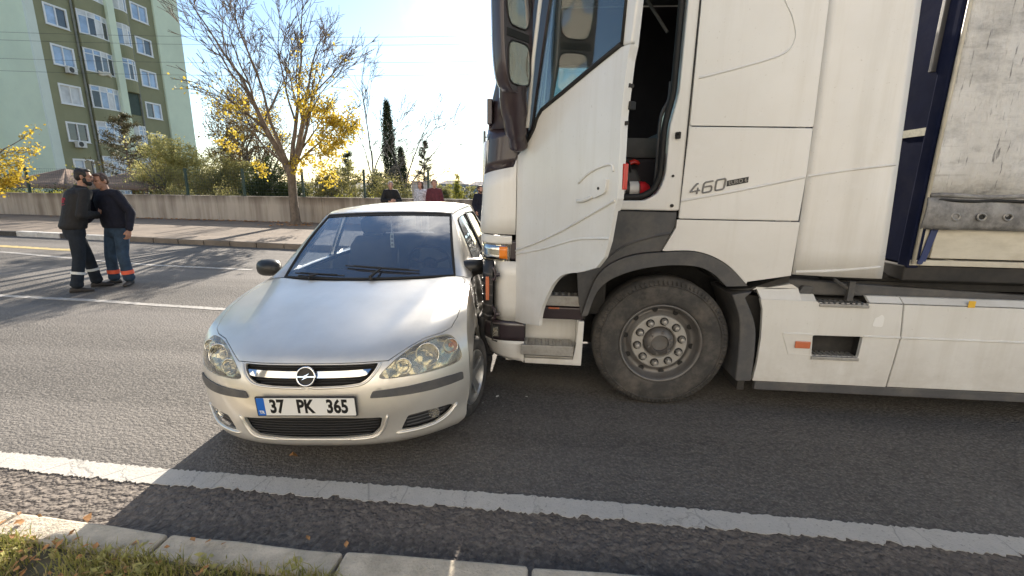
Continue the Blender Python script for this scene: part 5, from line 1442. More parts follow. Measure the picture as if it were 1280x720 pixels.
# --- flanks
def flank_bounds():
    fr = [(S(1, v)[1], S(1, v)[2]) for v in np.linspace(1.3, NV, 36)]
    return fr + [(1.6, .937), (2.4, .935), (3.2, .945), (3.70, .95), (3.74, .7), (3.74, .45), (3.70, .22), (3.6, .19), (.9, .175)]
def arch_loop(cy, r_, n=26): return [(cy + r_ * math.cos(a), .295 + r_ * math.sin(a)) for a in np.linspace(0, 2 * math.pi, n, endpoint=False)]
AR = [arch_loop(.775, .338), arch_loop(3.265, .338)]
gaps = [[(y - .003 + .10 * 0, .215), (y + .003, .215), (y2 + .003, .93), (y2 - .003, .93)] for y, y2 in ((1.235, 1.20), (2.262, 2.262), (2.93, 3.12))]
fb = resample(flank_bounds(), .05)
Vf, Tf = cdt(AR + [resample(g, .05) for g in gaps], fb, .05)
for s_ in (1, -1):
    def ff(y, z, s_=s_):
        x = side_x(y, z)
        if abs(z - .56) < .04 and 1.25 < y < 2.95: x += .010 * math.cos((z - .56) / .04 * math.pi / 2)
        d = 1e9
        for cy in (.775, 3.265): d = min(d, abs(math.hypot(y - cy, z - .295) - .36))
        if d < .03: x += .008 * math.cos(d / .03 * math.pi / 2)
        if s_ > 0:                                         # crushed wing and door where the truck pressed in
            x -= .045 * math.exp(-((y - 1.35) / .35) ** 2 - ((z - .62) / .22) ** 2) * (1 + .4 * math.sin(y * 21 + z * 13))
        return (s_ * x, y, z)
    parts_ = {"wing_panel": [], "quarter_panel": [], "front_door": [], "rear_door": []}
    for t, c in Tf:
        if any(inside(c, a) for a in AR) or any(inside(c, g) for g in gaps): continue
        y1 = lerp(1.235, 1.20, (c[1] - .2) / .73); y3 = lerp(2.93, 3.12, (c[1] - .215) / .715)
        parts_["front_door" if y1 < c[0] < 2.262 else "rear_door" if 2.262 <= c[0] < y3 else "wing_panel" if c[0] < 2 else "quarter_panel"].append(t)
    for nm, ts in parts_.items():
        mb = sub(Vf, ts, ff); lips(mb, lambda i, s_=s_: Vector((s_, 0, 0)), .02)
        o = cr(mb, nm, "silver_paint", smooth=True, angle=50)
        if "door" in nm:
            yh = 2.08 if nm == "front_door" else 2.86
            cr(MB().tube(spline([(s_ * .838, yh - .10, .80), (s_ * .868, yh - .07, .805), (s_ * .868, yh + .05, .805), (s_ * .838, yh + .08, .80)], 4), .013, 8), "door_handle", "silver_paint", o, roll='force', smooth='all')
            cr(MB().loft([[(s_ * (side_x(yy, .56) + .008), yy, z + .55) for z in (-.028, .028)] + [(s_ * (side_x(yy, .56) + .022), yy, z + .55) for z in (.024, -.024)] for yy in (yh - (.72 if nm == "front_door" else .5), yh + (.12 if nm == "front_door" else .02))]), "rub_strip", "grey_plastic", o, roll='force')
    for cy in (.775, 3.265):
        cr(MB().grid(lambda u, v, cy=cy, s_=s_: (s_ * lerp(.50, .81, v), cy + .345 * math.cos(u * math.pi * 1.2 - .3), .295 + .345 * math.sin(u * math.pi * 1.2 - .3)), 18, 2), "arch_liner", "seal", smooth='all')
# --- greenhouse
RF = [(1.70, 1.388, .55, 1.755, 1.370), (1.95, 1.425, .578, 1.98, 1.392), (2.3, 1.442, .588, 2.3, 1.400), (2.8, 1.434, .578, 2.8, 1.390), (3.18, 1.398, .556, 3.16, 1.350), (3.33, 1.372, .545, 3.30, 1.325)]
def rf(u, t):
    k = t * (len(RF) - 1); i = min(int(k), len(RF) - 2); f = k - i; g = lambda q, j: RF[min(max(q, 0), len(RF) - 1)][j]
    yc, zc, hw, ye, ze = [_cr(g(i - 1, j), g(i, j), g(i + 1, j), g(i + 2, j), f) for j in range(5)]
    a = abs(u); return (hw * u, yc + (ye - yc) * a * a, zc + (ze - zc) * a ** 2.6)
cr(MB().grid(lambda u, v: rf(2 * u - 1, v), 20, 24), "roof", "silver_paint", smooth='all', solid=.02)
def ws(u, t):
    a = u * u
    x = lerp(.655, .538, t) * u; y = lerp(.985 + .13 * a, 1.70 + .052 * a, t) - .035 * math.sin(math.pi * t); z = lerp(.952 - .006 * a, 1.386 - .017 * a, t) + .014 * math.sin(math.pi * t)
    return Vector((x, y, z))
cr(MB().grid(lambda u, v: tuple(ws(2 * u - 1, v)), 20, 12), "windscreen", "car_glass", smooth='all')
per = [ws(-1 + 2 * i / 16, 0) for i in range(16)] + [ws(1, i / 10) for i in range(10)] + [ws(1 - 2 * i / 16, 1) for i in range(16)] + [ws(-1, 1 - i / 10) for i in range(10)]
cr(MB().tube(per, .011, 6, closed=True), "windscreen_seal", "seal", smooth='all')
cr(MB().grid(lambda u, v: tuple(ws((2 * u - 1) * .985, .955 + .04 * v) + Vector((0, -.003, .003))), 16, 1), "shade_band", "seal")
cr(MB().grid(lambda u, v: tuple(lerp(Vector(S((2 * u - 1) * .87, NV)) - Vector((0, 0, .006 * (1 - v))), ws((2 * u - 1), .0) - Vector((0, 0, .012)), v)), 20, 3), "cowl", "black_plastic", smooth='all')
def up(y, s, sg):
    ze = interp(y, [(1.0, .96), (1.75, 1.365), (1.98, 1.388), (2.3, 1.398), (2.8, 1.388), (3.16, 1.348), (3.30, 1.322), (3.75, .96)])
    rh = interp(y, [(1.0, .80), (1.45, .655), (1.75, .555), (1.98, .578), (2.8, .578), (3.16, .556), (3.3, .548), (3.75, .74)])
    zb = .928; z = lerp(zb, ze, s); x = lerp(min(side_x(y, .93), .785), rh, s ** 1.15)
    return (sg * x, y, z)
ub = resample([(1.06, 0), (1.75, .985), (1.78, 1), (2.3, 1), (2.8, 1), (3.28, 1), (3.73, 0)], .06)
# openings in (y, s); s runs from the waistline to the roof rail
WIN = [rounded([(1.40, .05), (1.46, .20), (1.80, .86), (1.86, .90), (2.215, .90), (2.215, .05)], .03, 2), rounded([(2.295, .05), (2.295, .90), (2.80, .88), (2.93, .80), (3.08, .10), (3.05, .05)], .03, 2)]
Vu, Tu = cdt([resample(w, .05) for w in WIN], ub, .06)
for s_ in (1, -1):
    mb = sub(Vu, [t for t, c in Tu if not any(inside(c, w) for w in WIN)], lambda y, s, s_=s_: up(y, s, s_))
    lips(mb, lambda i, s_=s_: Vector((s_ * .9, 0, .3)), .03)
    cr(mb, "window_frame", "silver_paint", smooth=True, angle=50)
    for w in WIN:
        Vw, Tw = cdt([], resample(w, .06), .09)
        cr(sub(Vw, [t for t, c in Tw], lambda y, s, s_=s_: tuple(Vector(up(y, s, s_)) - Vector((s_ * .010, 0, 0)))), "side_window", "car_glass", smooth='all')
        cr(MB().tube([Vector(up(y, s, s_)) + Vector((s_ * .001, 0, 0)) for y, s in w], .008, 5, closed=True), "window_seal", "seal", smooth='all')
    cr(MB().loft([[up(2.215, s, s_), up(2.295, s, s_), tuple(Vector(up(2.295, s, s_)) + Vector((s_ * .006, 0, 0))), tuple(Vector(up(2.215, s, s_)) + Vector((s_ * .006, 0, 0)))] for s in (.03, .35, .65, .93)]), "door_pillar", "black_plastic", smooth=True)
    # pillar skin between screen and flank, wing top shut panel
    def pil(u, v, s_=s_):
        a = ws(s_ * 1.0, u); b = Vector(up(lerp(1.06, 1.75, u), min(u, .985), s_)); m = (a + b) / 2 + Vector((s_ * .01, -.012, .010))
        return tuple(a.lerp(m, v * 2) if v < .5 else m.lerp(b, v * 2 - 1))
    cr(MB().grid(pil, 14, 4), "windscreen_pillar", "silver_paint", smooth='all')
    cr(MB().grid(lambda u, v, s_=s_: tuple(Vector(S(s_ * lerp(.86, 1, u), NV)).lerp(Vector(ws(s_, 0)).lerp(Vector(up(1.06, 0, s_)), u), v)), 5, 4), "wing_corner", "silver_paint", smooth='all')
    cr(MB().loft([[(s_ * .72, 1.06, .935), (s_ * .788, 1.10, .928), (s_ * .788, 1.1, .91), (s_ * .72, 1.06, .91)], [(s_ * .74, 1.4, .935), (s_ * .785, 1.4, .928), (s_ * .785, 1.4, .91), (s_ * .74, 1.4, .91)], [(s_ * .74, 3.6, .935), (s_ * .752, 3.6, .928), (s_ * .752, 3.6, .91), (s_ * .74, 3.6, .91)]]), "waist_rail", "seal")
    # door mirror
    mh = MB(); c = Vector((.79, 1.27, .985)) if s_ > 0 else Vector((-.885, 1.30, .985)); n = 16; rings = []
    for d, sc in ((-.075, .25), (-.055, .62), (-.02, .93), (.02, 1.0), (.045, .96)):
        rings.append([(c.x + .105 * sc * math.copysign(abs(math.cos(2 * math.pi * k / n)) ** .7, math.cos(2 * math.pi * k / n)) + s_ * .35 * d, c.y + d, c.z + .068 * sc * math.copysign(abs(math.sin(2 * math.pi * k / n)) ** .75, math.sin(2 * math.pi * k / n))) for k in range(n)])
    mh.loft(rings); mo = cr(mh, "door_mirror", "black_plastic", smooth=True, angle=55)
    mo.data.materials[0] = MATS["badge_black"]
    cr(MB().tube([(s_ * .77, 1.30, .935), (s_ * .83, 1.32, .95), (s_ * .88, 1.335, .975)], [.035, .026, .03], 8), "mirror_arm", "black_plastic", mo, roll='force', smooth='all')
    cr(MB().add([(rings[-1][k][0], rings[-1][k][1] + .001, rings[-1][k][2]) for k in range(n)], [tuple(range(n))]), "mirror_glass", "chrome", mo, roll='force')
    # wheels
for s_ in (1, -1):
    for cy, steer in ((.775, R(-15)), (3.265, 0)):
        w = MB().lathe([(-.16, .19), (-.165, .20), (-.16, .255), (-.14, .288), (-.12, .295), (-.035, .295), (-.015, .286), (0, .255), (.002, .23), (-.004, .203), (-.012, .196)], (0, 0, 0), (1, 0, 0), 44)
        wo = w.build("wheel", "rubber", car, smooth='all')
        wo.location = (s_ * (.825 if cy < 2 else .81), cy, .295); wo.rotation_euler = (0, 0, (steer if s_ > 0 else steer + math.pi))
        MB().lathe([(-.012, .197), (-.004, .196), (-.004, .188), (-.03, .178), (-.09, .172), (-.10, .06)], (0, 0, 0), (1, 0, 0), 40).build("rim", "alloy", wo, smooth=True)
        sp_ = MB()
        for k in range(5):
            a = R(72 * k + 18); ca, sa = math.cos(a), math.sin(a)
            rg = []
            for r_, wd, d in ((.04, .030, -.018), (.10, .026, -.012), (.16, .032, -.012), (.186, .045, -.016)):
                rg.append([(d, r_ * ca - q * sa, r_ * sa + q * ca) for q in (-wd, wd)] + [(d - .022, r_ * ca - q * sa, r_ * sa + q * ca) for q in (wd, -wd)])
            sp_.loft(rg)
        sp_.lathe([(-.04, .055), (-.014, .052), (-.008, .03), (-.006, .002)], (0, 0, 0), (1, 0, 0), 20)
        sp_.build("spokes", "alloy", wo, bevel=.004)
        MB().lathe([(-.08, .13), (-.07, .13), (-.07, .02)], (0, 0, 0), (1, 0, 0), 24).build("brake_disc", "steel_rim", wo)
# wipers
for (x0, x1, sw_) in ((.06, -.50, 0), (.47, .02, 1)):
    pass
def wiper(px_, tip0, tip1):
    a = ws(px_, -.005) + Vector((0, -.03, .005)); mid = (ws(*tip0) + ws(*tip1)) / 2 + Vector((0, -.028, .02))
    b = MB().tube([a, a + Vector((0, -.012, .022)), mid], [.016, .012, .007], 8)
    pts = [ws(lerp(tip0[0], tip1[0], k / 8), lerp(tip0[1], tip1[1], k / 8)) + Vector((0, -.012, .012)) for k in range(9)]
    b.tube(pts, .007, 6, flat=.8).tube([p + Vector((0, -.008, .008)) for p in pts[1:8]], .005, 5)
    cr(b, "wiper", "black_plastic", smooth=True)
wiper(.10, (-.25, .155), (.62, .07)); wiper(-.62, (-.86, .045), (-.22, .025))
# tail
HT = [(3.33, 1.372, .545, 3.30, 1.325), (3.60, 1.02, .70, 3.55, .99), (3.72, .93, .745, 3.68, .92), (3.78, .62, .765, 3.72, .62), (3.82, .45, .775, 3.74, .45), (3.76, .20, .74, 3.66, .20)]
def ht(u, t):
    k = t * 5; i = min(int(k), 4); f = k - i; r_ = [lerp(HT[i][j], HT[i + 1][j], f) for j in range(5)]
    return (r_[2] * u, lerp(r_[0], r_[3], u * u), lerp(r_[1], r_[4], u * u))
cr(MB().grid(lambda u, v: ht((2 * u - 1), .2 + .8 * v), 10, 12), "tailgate", "silver_paint", smooth='all', solid=.02)
cr(MB().grid(lambda u, v: ht((2 * u - 1) * .86, .012 + .17 * v), 10, 4), "rear_window", "car_glass", smooth='all')
for s_ in (1, -1): cr(MB().grid(lambda u, v, s_=s_: ht(s_ * lerp(.86, 1, u), .2 * v), 2, 4), "rear_pillar", "silver_paint", smooth='all')
# underbody and cabin
ub_ = MB().box(-.70, .70, 1.15, 3.6, .19, .24).box(-.50, .50, .36, 1.2, .20, .6).box(-.72, .72, 1.12, 1.16, .22, .9)
cr(ub_, "underbody", "seal")
cr(MB().loft([[(-.70, 1.02, .90), (.70, 1.02, .90), (.70, 1.02, .5), (-.70, 1.02, .5)], [(-.71, 1.35, .965), (.71, 1.35, .965), (.71, 1.38, .5), (-.71, 1.38, .5)], [(-.71, 1.48, .93), (.71, 1.48, .93), (.71, 1.48, .5), (-.71, 1.48, .5)]]), "dashboard", "interior_dark", bevel=.02)
def carseat(x):
    q = lambda y, z, w, d: [(x + a * w, y + b * d, z) for a, b in [(-1, -.7), (-.8, -1), (.8, -1), (1, -.7), (1, .7), (.8, 1), (-.8, 1), (-1, .7)]]
    b = MB().loft([q(2.0, .42, .25, .27), q(2.0, .55, .26, .28), q(2.0, .60, .24, .26)])
    b.loft([q(2.20, .58, .24, .07), q(2.27, .80, .25, .075), q(2.35, 1.03, .235, .065), q(2.38, 1.12, .18, .05)])
    b.loft([q(2.39, 1.14, .10, .03), q(2.40, 1.19, .135, .05), q(2.41, 1.28, .13, .05), q(2.42, 1.32, .08, .03)])
    cr(b, "seat", "interior_grey", smooth=True, angle=60)
for x in (.36, -.36): carseat(x)
cr(MB().box(-.62, .62, 2.85, 3.3, .35, .62).loft([[(-.62, 3.2, .6), (.62, 3.2, .6), (.62, 3.3, .6), (-.62, 3.3, .6)], [(-.60, 3.34, 1.05), (.60, 3.34, 1.05), (.60, 3.42, 1.05), (-.60, 3.42, 1.05)]]), "rear_bench", "interior_grey", bevel=.03)
swc = Vector((.36, 1.62, .95)); ax = Vector((0, .90, .42)).normalized(); wa, wb = frame(ax)
b_ = MB().tube([swc + (wa * math.cos(k * R(15)) + wb * math.sin(k * R(15))) * .185 for k in range(24)], .015, 8, closed=True).ball(swc, (.07, .04, .06))
for k in (20, 160, 270): b_.tube([swc, swc + (wa * math.cos(R(k)) + wb * math.sin(R(k))) * .185], .014, 6)
b_.tube([swc, swc + Vector((0, -.2, -.09))], .03, 8); cr(b_, "steering_wheel", "interior_dark", smooth=True)
cr(MB().box(-.11, .11, 1.735, 1.765, 1.295, 1.35).tube([(0, 1.75, 1.34), (0, 1.72, 1.385)], .01, 6), "rear_view_mirror", "interior_dark", bevel=.012)
tg = thing("hanging_tag", "pale tag hanging from the mirror inside the silver car", "air freshener", tuple(Matrix.Translation((CX, CY, 0)) @ Matrix.Rotation(CTH, 4, 'Z') @ ROLLM @ Vector((0.02, 1.70, 1.15))))
MB().tube([(0, 0, .06), (-.01, .02, .17)], .0018, 4).build("string", "plate_white", tg)
MB().box(-.016, .016, -.002, .002, -.065, .06).build("card", "pale_sticker", tg)
MB().box(-.010, .010, -.003, -.002, -.05, -.03).box(-.010, .010, -.003, -.002, -.015, .005).box(-.010, .010, -.003, -.002, .02, .045).build("print", "strap_grey", tg)
cr(MB().grid(lambda u, v: (lerp(-.52, .52, u), lerp(1.76, 3.2, v), 1.36 + .05 * math.sin(v * math.pi) - .0), 6, 6), "headlining", "interior_light", smooth='all')
# ------------------------------------------------------------------ people
def remeshed(mb, name, m, parent, voxel=.012, smooth=4):
    me = bpy.data.meshes.new(name); me.from_pydata(mb.v, [], mb.f)
    bm = bmesh.new(); bm.from_mesh(me); bmesh.ops.recalc_face_normals(bm, faces=bm.faces); bm.to_mesh(me); bm.free()
    o = link(name, me)
    md = o.modifiers.new("r", 'REMESH'); md.mode = 'VOXEL'; md.voxel_size = voxel
    sm = o.modifiers.new("s", 'SMOOTH'); sm.iterations = smooth; sm.factor = .5
    bpy.context.view_layer.update()
    me2 = bpy.data.meshes.new_from_object(o.evaluated_get(bpy.context.evaluated_depsgraph_get()))
    bpy.data.objects.remove(o); bpy.data.meshes.remove(me)
    me2.name = name; me2.materials.clear(); me2.materials.append(MATS[m])
    me2.polygons.foreach_set("use_smooth", [True] * len(me2.polygons))
    return link(name, me2, parent)
def cap(mb, pts, rad, seg=12, flat=1.0):
    mb.tube(pts, rad, seg, flat=flat); r0 = rad[0] if isinstance(rad, (list, tuple)) else rad; r1 = rad[-1] if isinstance(rad, (list, tuple)) else rad
    mb.ball(pts[0], r0 * .99, 10, 6); mb.ball(pts[-1], r1 * .99, 10, 6); return mb
def ell(c, rx, ry, yaw=0., n=18, tilt=(0, 0)):
    out = []
    for k in range(n):
        a = 2 * math.pi * k / n; x, y = rx * math.cos(a), ry * math.sin(a)
        X = x * math.cos(yaw) - y * math.sin(yaw); Y = x * math.sin(yaw) + y * math.cos(yaw)
        out.append((c[0] + X, c[1] + Y, c[2] + X * tilt[0] + Y * tilt[1]))
    return out
def hand(mb, w, d, palm_n, side):
    """palm, four curled fingers of unequal length and a thumb from the side of the palm"""
    d = Vector(d).normalized(); n = Vector(palm_n); n = (n - d * n.dot(d)).normalized(); s = d.cross(n) * side; w = Vector(w)
    cap(mb, [w - d * .02, w + d * .02], [.027, .028], 8)
    mb.loft([[w + d * t + s * a * wd + n * b * .014 for a, b in ((-1, -.6), (-.7, -1), (.7, -1), (1, -.6), (1, .6), (.7, 1), (-.7, 1), (-1, .6))] for t, wd in ((.0, .026), (.04, .038), (.09, .041), (.10, .038))])
    for k, (off, ln) in enumerate(((-.030, .066), (-.010, .076), (.011, .071), (.030, .056))):
        p = w + d * .095 + s * off; c = R(18)
        q = p + (d * math.cos(c) + n * math.sin(c)) * ln * .45; c = R(48); r_ = q + (d * math.cos(c) + n * math.sin(c)) * ln * .33; c = R(75); e = r_ + (d * math.cos(c) + n * math.sin(c)) * ln * .28
        cap(mb, [p - d * .02, p, q, r_, e], [.0095, .0095, .0088, .008, .007], 7)
    p = w + d * .025 - s * .030
    q = p + (d * .75 - s * .55 + n * .25).normalized() * .038; e = q + (d * .9 - s * .1 + n * .45).normalized() * .034
    cap(mb, [p, q, e], [.012, .0105, .0085], 7)
def person(label, loc, rotz, J, top, legs, skin="skin", hair="hair_black", shoe="shoe", beard=False, hood=False, bands=None, group=None, voxel=.009, scale=1.0, hair_len=0., collar=True, loose=1.0):
    root = thing("person", label, "person", loc, rotz, group); root.scale = (scale,) * 3
    H = Vector(J["head"]); N = Vector(J["neck"]); yaw, pitch, roll_ = J.get("look", (0, 0, 0))
    RM = Matrix.Rotation(yaw, 3, 'Z') @ Matrix.Rotation(pitch, 3, 'X') @ Matrix.Rotation(roll_, 3, 'Y')
    hp = lambda x, y, z: tuple(H + RM @ Vector((x, y, z)))
    b = MB()
    # skull, jaw, face
    def hball(c, r, seg=14, rings=10):
        n0 = len(b.v); b.ball((0, 0, 0), r, seg, rings); b.v[n0:] = [hp(p[0] + c[0], p[1] + c[1], p[2] + c[2]) for p in b.v[n0:]]
    hball((0, -.012, .03), (.074, .092, .088)); hball((0, .022, -.035), (.058, .066, .072)); hball((0, .050, -.082), (.030, .026, .024))
    hball((0, .088, -.012), (.013, .020, .024)); hball((0, .078, .018), (.010, .018, .030)); hball((0, .080, -.052), (.024, .012, .010)); hball((0, .078, -.066), (.020, .012, .008))
    for s in (-1, 1):
        hball((s * .078, -.012, -.008), (.010, .020, .032)); hball((s * .030, .070, .036), (.026, .014, .009)); hball((s * .040, .054, -.02), (.022, .018, .018))
        hball((s * .029, .072, .016), (.013, .012, .010))
    cap(b, [tuple(N + Vector((0, -.01, -.06))), tuple(N), hp(0, -.015, -.05)], [.062, .056, .052])
    P = Vector(J["pelvis"]); C = Vector(J["chest"])
    b.loft([ell(P - Vector((0, 0, .06)), .13, .09), ell(P + Vector((0, 0, .08)), .125, .085), ell((P + C) / 2, .125, .08), ell(C, .15, .09), ell(C + Vector((0, 0, .12)), .13, .07), ell(N - Vector((0, 0, .03)), .06, .05)])
    for s in ("l", "r"):
        sh, el_, wr = J["sh_" + s], J["el_" + s], J["wr_" + s]; hi, kn, an = J["hip_" + s], J["knee_" + s], J["ank_" + s]
        cap(b, [sh, el_], [.046, .036]); cap(b, [el_, wr], [.036, .025]); cap(b, [tuple(C + Vector((0, 0, .08))), sh], [.06, .05])
        cap(b, [hi, kn], [.075, .052]); cap(b, [kn, an], [.052, .036])
        d = Vector(wr) - Vector(el_); hand(b, wr, J.get("hd_" + s, d), J.get("pn_" + s, (-1 if s == "r" else 1, 0, 0)), 1 if s == "l" else -1)
    remeshed(b, "body", skin, root, voxel, 3)
    # eyes
    for s in (-1, 1): MB().ball(hp(s * .029, .080, .016), .0085, 8, 6).build("eye", "hair_black", root, smooth='all')
    # hair cap
    h = MB()
    def hb(c, r): n0 = len(h.v); h.ball((0, 0, 0), r, 16, 10); h.v[n0:] = [hp(p[0] + c[0], p[1] + c[1], p[2] + c[2]) for p in h.v[n0:]]
    hb((0, -.030, .050), (.078, .084, .076)); hb((0, -.05, .005), (.073, .060, .075)); hb((0, .030, .098), (.054, .042, .024))
    for s in (-1, 1): hb((s * .068, .012, .040), (.014, .03, .045))
    if hair_len: hb((0, -.045, -.05 - hair_len * .4), (.085, .06, .07 + hair_len)); hb((.06, -.01, -.03), (.03, .05, .08)); hb((-.06, -.01, -.03), (.03, .05, .08))
    remeshed(h, "hair", hair, root, voxel, 3)
    if beard:
        h = MB(); hb((0, .040, -.075), (.054, .052, .042)); hb((0, .062, -.088), (.036, .030, .030))
        for s in (-1, 1): hb((s * .060, .012, -.045), (.014, .026, .045))
        hb((0, .086, -.040), (.030, .012, .008)); remeshed(h, "beard", hair, root, voxel, 3)
    # top: trunk and sleeves
    t = MB(); L = loose; A = Vector(J["pelvis"]); ty = J.get("twist", 0.)
    hem = A + Vector((0, 0, -.04))
    t.loft([ell(hem, .178 * L, .128 * L, ty * .3), ell(hem + Vector((0, 0, .05)), .186 * L, .138 * L, ty * .3), ell(A.lerp(C, .35), .180 * L, .132 * L, ty * .6), ell(A.lerp(C, .7), .188 * L, .134 * L, ty * .8),
            ell(C + Vector((0, 0, .03)), .196 * L, .132 * L, ty), ell(C + Vector((0, 0, .12)), .178 * L, .108 * L, ty), ell(C + Vector((0, 0, .175)), .12, .085, ty), ell(N + Vector((0, -.01, -.02)), .076, .07, ty)])
    for s in ("l", "r"):
        sh, el_, wr = Vector(J["sh_" + s]), Vector(J["el_" + s]), Vector(J["wr_" + s])
        cap(t, [tuple(C + Vector((0, 0, .09)) + (sh - C) * .3), tuple(sh), tuple(sh.lerp(el_, .5)), tuple(el_)], [.085, .080, .070, .062]); cap(t, [tuple(el_), tuple(el_.lerp(wr, .5)), tuple(el_.lerp(wr, .96))], [.063, .056, .046])
        t.tube([tuple(el_.lerp(wr, .88)), tuple(el_.lerp(wr, .97))], .050, 12)
    if collar: t.tube([tuple(N + Vector((math.cos(a * R(22.5)) * .068, -.012 + math.sin(a * R(22.5)) * .064, -.005 + .015 * math.sin(a * R(22.5)) * -1))) for a in range(16)], .022, 8, closed=True)
    remeshed(t, "jacket", top, root, voxel * 1.3, 3)
    # trousers
    q = MB()
    q.loft([ell(A + Vector((0, 0, .04)), .165, .118), ell(A + Vector((0, 0, -.06)), .172, .125), ell(A + Vector((0, 0, -.13)), .168, .12), ell(A + Vector((0, 0, -.19)), .14, .10)])
    for s in ("l", "r"):
        hi, kn, an = Vector(J["hip_" + s]), Vector(J["knee_" + s]), Vector(J["ank_" + s])
        cap(q, [tuple(hi), tuple(hi.lerp(kn, .5)), tuple(kn)], [.102, .092, .076]); cap(q, [tuple(kn), tuple(kn.lerp(an, .5)), tuple(kn.lerp(an, .92))], [.076, .074, .072])
        q.tube([tuple(kn.lerp(an, .85)), tuple(kn.lerp(an, .97))], .078, 14)
        if bands:
            bb_ = MB(); f0, f1 = bands[1]; rr_ = .081
            bb_.lathe([(0, rr_ - .004), (0, rr_), ((f1 - f0) * (an - kn).length, rr_), ((f1 - f0) * (an - kn).length, rr_ - .004)], kn.lerp(an, f0), an - kn, 20).build("reflective_band", bands[0], root, smooth=True)
    remeshed(q, "trousers", legs, root, voxel * 1.3, 3)
    for s in ("l", "r"):
        an = Vector(J["ank_" + s]); td = Vector((math.sin(J.get("toe_" + s, 0)), math.cos(J.get("toe_" + s, 0)), 0)); sd = Vector((td.y, -td.x, 0)); f = an - Vector((0, 0, an.z))
        rg = []
        for d_, w, h_ in ((-.085, .022, .05), (-.07, .034, .075), (-.02, .038, .085), (.05, .042, .07), (.11, .046, .05), (.16, .040, .042), (.185, .02, .03)):
            rg.append([f + td * d_ + sd * (w * math.cos(a)) + Vector((0, 0, .006 + max(0, h_ * .5 + h_ * .5 * math.sin(a)))) for a in [k * math.pi / 6 for k in range(12)]])
        so = MB().loft(rg); so.build("shoe", shoe, root, smooth='all')
    return root
def stand(h=1.72, hw=.09, sh=.195, feet=((-.11, 0), (.11, .03)), lean=(0, 0)):
    k = h / 1.72; lx, ly = lean
    J = dict(pelvis=(0, 0, .93 * k), chest=(lx * .5, ly * .5, 1.26 * k), neck=(lx * .9, ly * .9, 1.47 * k), head=(lx, .025 + ly, 1.605 * k))
    for s, q, (fx, fy) in (("l", -1, feet[0]), ("r", 1, feet[1])):
        J["sh_" + s] = (q * sh + lx * .8, ly * .8, 1.395 * k); J["el_" + s] = (q * (sh + .06) + lx * .5, -.04 + ly * .5, 1.115 * k); J["wr_" + s] = (q * (sh + .055), .06, .88 * k)
        J["hip_" + s] = (q * hw, 0, .88 * k); J["knee_" + s] = (lerp(q * hw, fx, .5), fy * .5 + .03, .48 * k); J["ank_" + s] = (fx, fy, .085)
    return J
# the two men talking in the road
J = stand(1.77, feet=((-.12, .18), (.10, -.12)), lean=(.03, .19))
J.update(look=(R(-24), R(-8), 0), el_r=(.285, .03, 1.12), wr_r=(.10, .27, 1.12), hd_r=(-.6, .5, .25), pn_r=(-.2, -1, .2), el_l=(-.27, .15, 1.13), wr_l=(-.10, .33, 1.08), hd_l=(.5, .8, 0), toe_r=R(25), toe_l=R(15))
pa = person("bearded man in black jacket and dark trousers with white ankle bands", (-6.88, 6.03, 0), R(-27), J, "jacket_black", "trouser_dark", hair="hair_black", beard=True, bands=("band_white", (.46, .55)), loose=1.14)
# torn red lettering across the shoulder blade, as separate printed strokes on the cloth
def on_back(x, z):
    bv = BVHTree.FromPolygons([v.co for v in jm.vertices], [tuple(p.vertices) for p in jm.polygons])
    h_ = bv.ray_cast(Vector((x, -1, z)), Vector((0, 1, 0))); return h_[0]
jm = [c for c in pa.children if c.name.startswith("jacket")][0].data
_bv = BVHTree.FromPolygons([v.co for v in jm.vertices], [tuple(p.vertices) for p in jm.polygons])
pr_ = MB()
for x0, z0, x1, z1 in ((-.12, 1.36, -.12, 1.29), (-.10, 1.29, -.10, 1.36), (-.10, 1.36, -.085, 1.325), (-.085, 1.325, -.07, 1.36), (-.07, 1.36, -.07, 1.29), (-.05, 1.29, -.035, 1.36), (-.035, 1.36, -.02, 1.29), (-.045, 1.315, -.025, 1.315), (.0, 1.36, .0, 1.29), (.0, 1.36, .03, 1.36), (.0, 1.325, .025, 1.325), (.05, 1.29, .05, 1.36), (.05, 1.36, .075, 1.34), (-.12, 1.27, .08, 1.27), (-.12, 1.255, .04, 1.255)):
    ps = [_bv.ray_cast(Vector((lerp(x0, x1, t), -1, lerp(z0, z1, t))), Vector((0, 1, 0)))[0] for t in (0, .5, 1)]
    if all(ps): pr_.tube([p + Vector((0, -.001, 0)) for p in ps], .0055, 5, flat=.5)
pr_.build("back_print", "print_red", pa)
J = stand(1.74, feet=((.02, -.05), (-.24, .06)), lean=(.03, .07))
J["hip_l"], J["hip_r"] = (-.09, 0, .88), (.09, 0, .88); J["ank_l"], J["ank_r"] = (-.11, .03, .085), (.15, .06, .085); J["knee_l"], J["knee_r"] = (-.10, .06, .48), (.13, .07, .48)
J.update(head=(.02, .10, 1.595), neck=(.02, .055, 1.462), look=(R(0), R(-10), 0), el_l=(-.29, -.03, 1.13), wr_l=(-.30, .05, .88), el_r=(.26, .10, 1.12), wr_r=(.16, .28, 1.02), hd_r=(-.4, .8, .1), toe_l=R(-30), toe_r=R(15))
person("man in navy jumper and faded blue work trousers with orange ankle bands", (-6.67, 6.49, 0), R(172), J, "jumper_navy", "trouser_blue", hair="hair_brown", bands=("band_orange", (.60, .75)), loose=1.14)
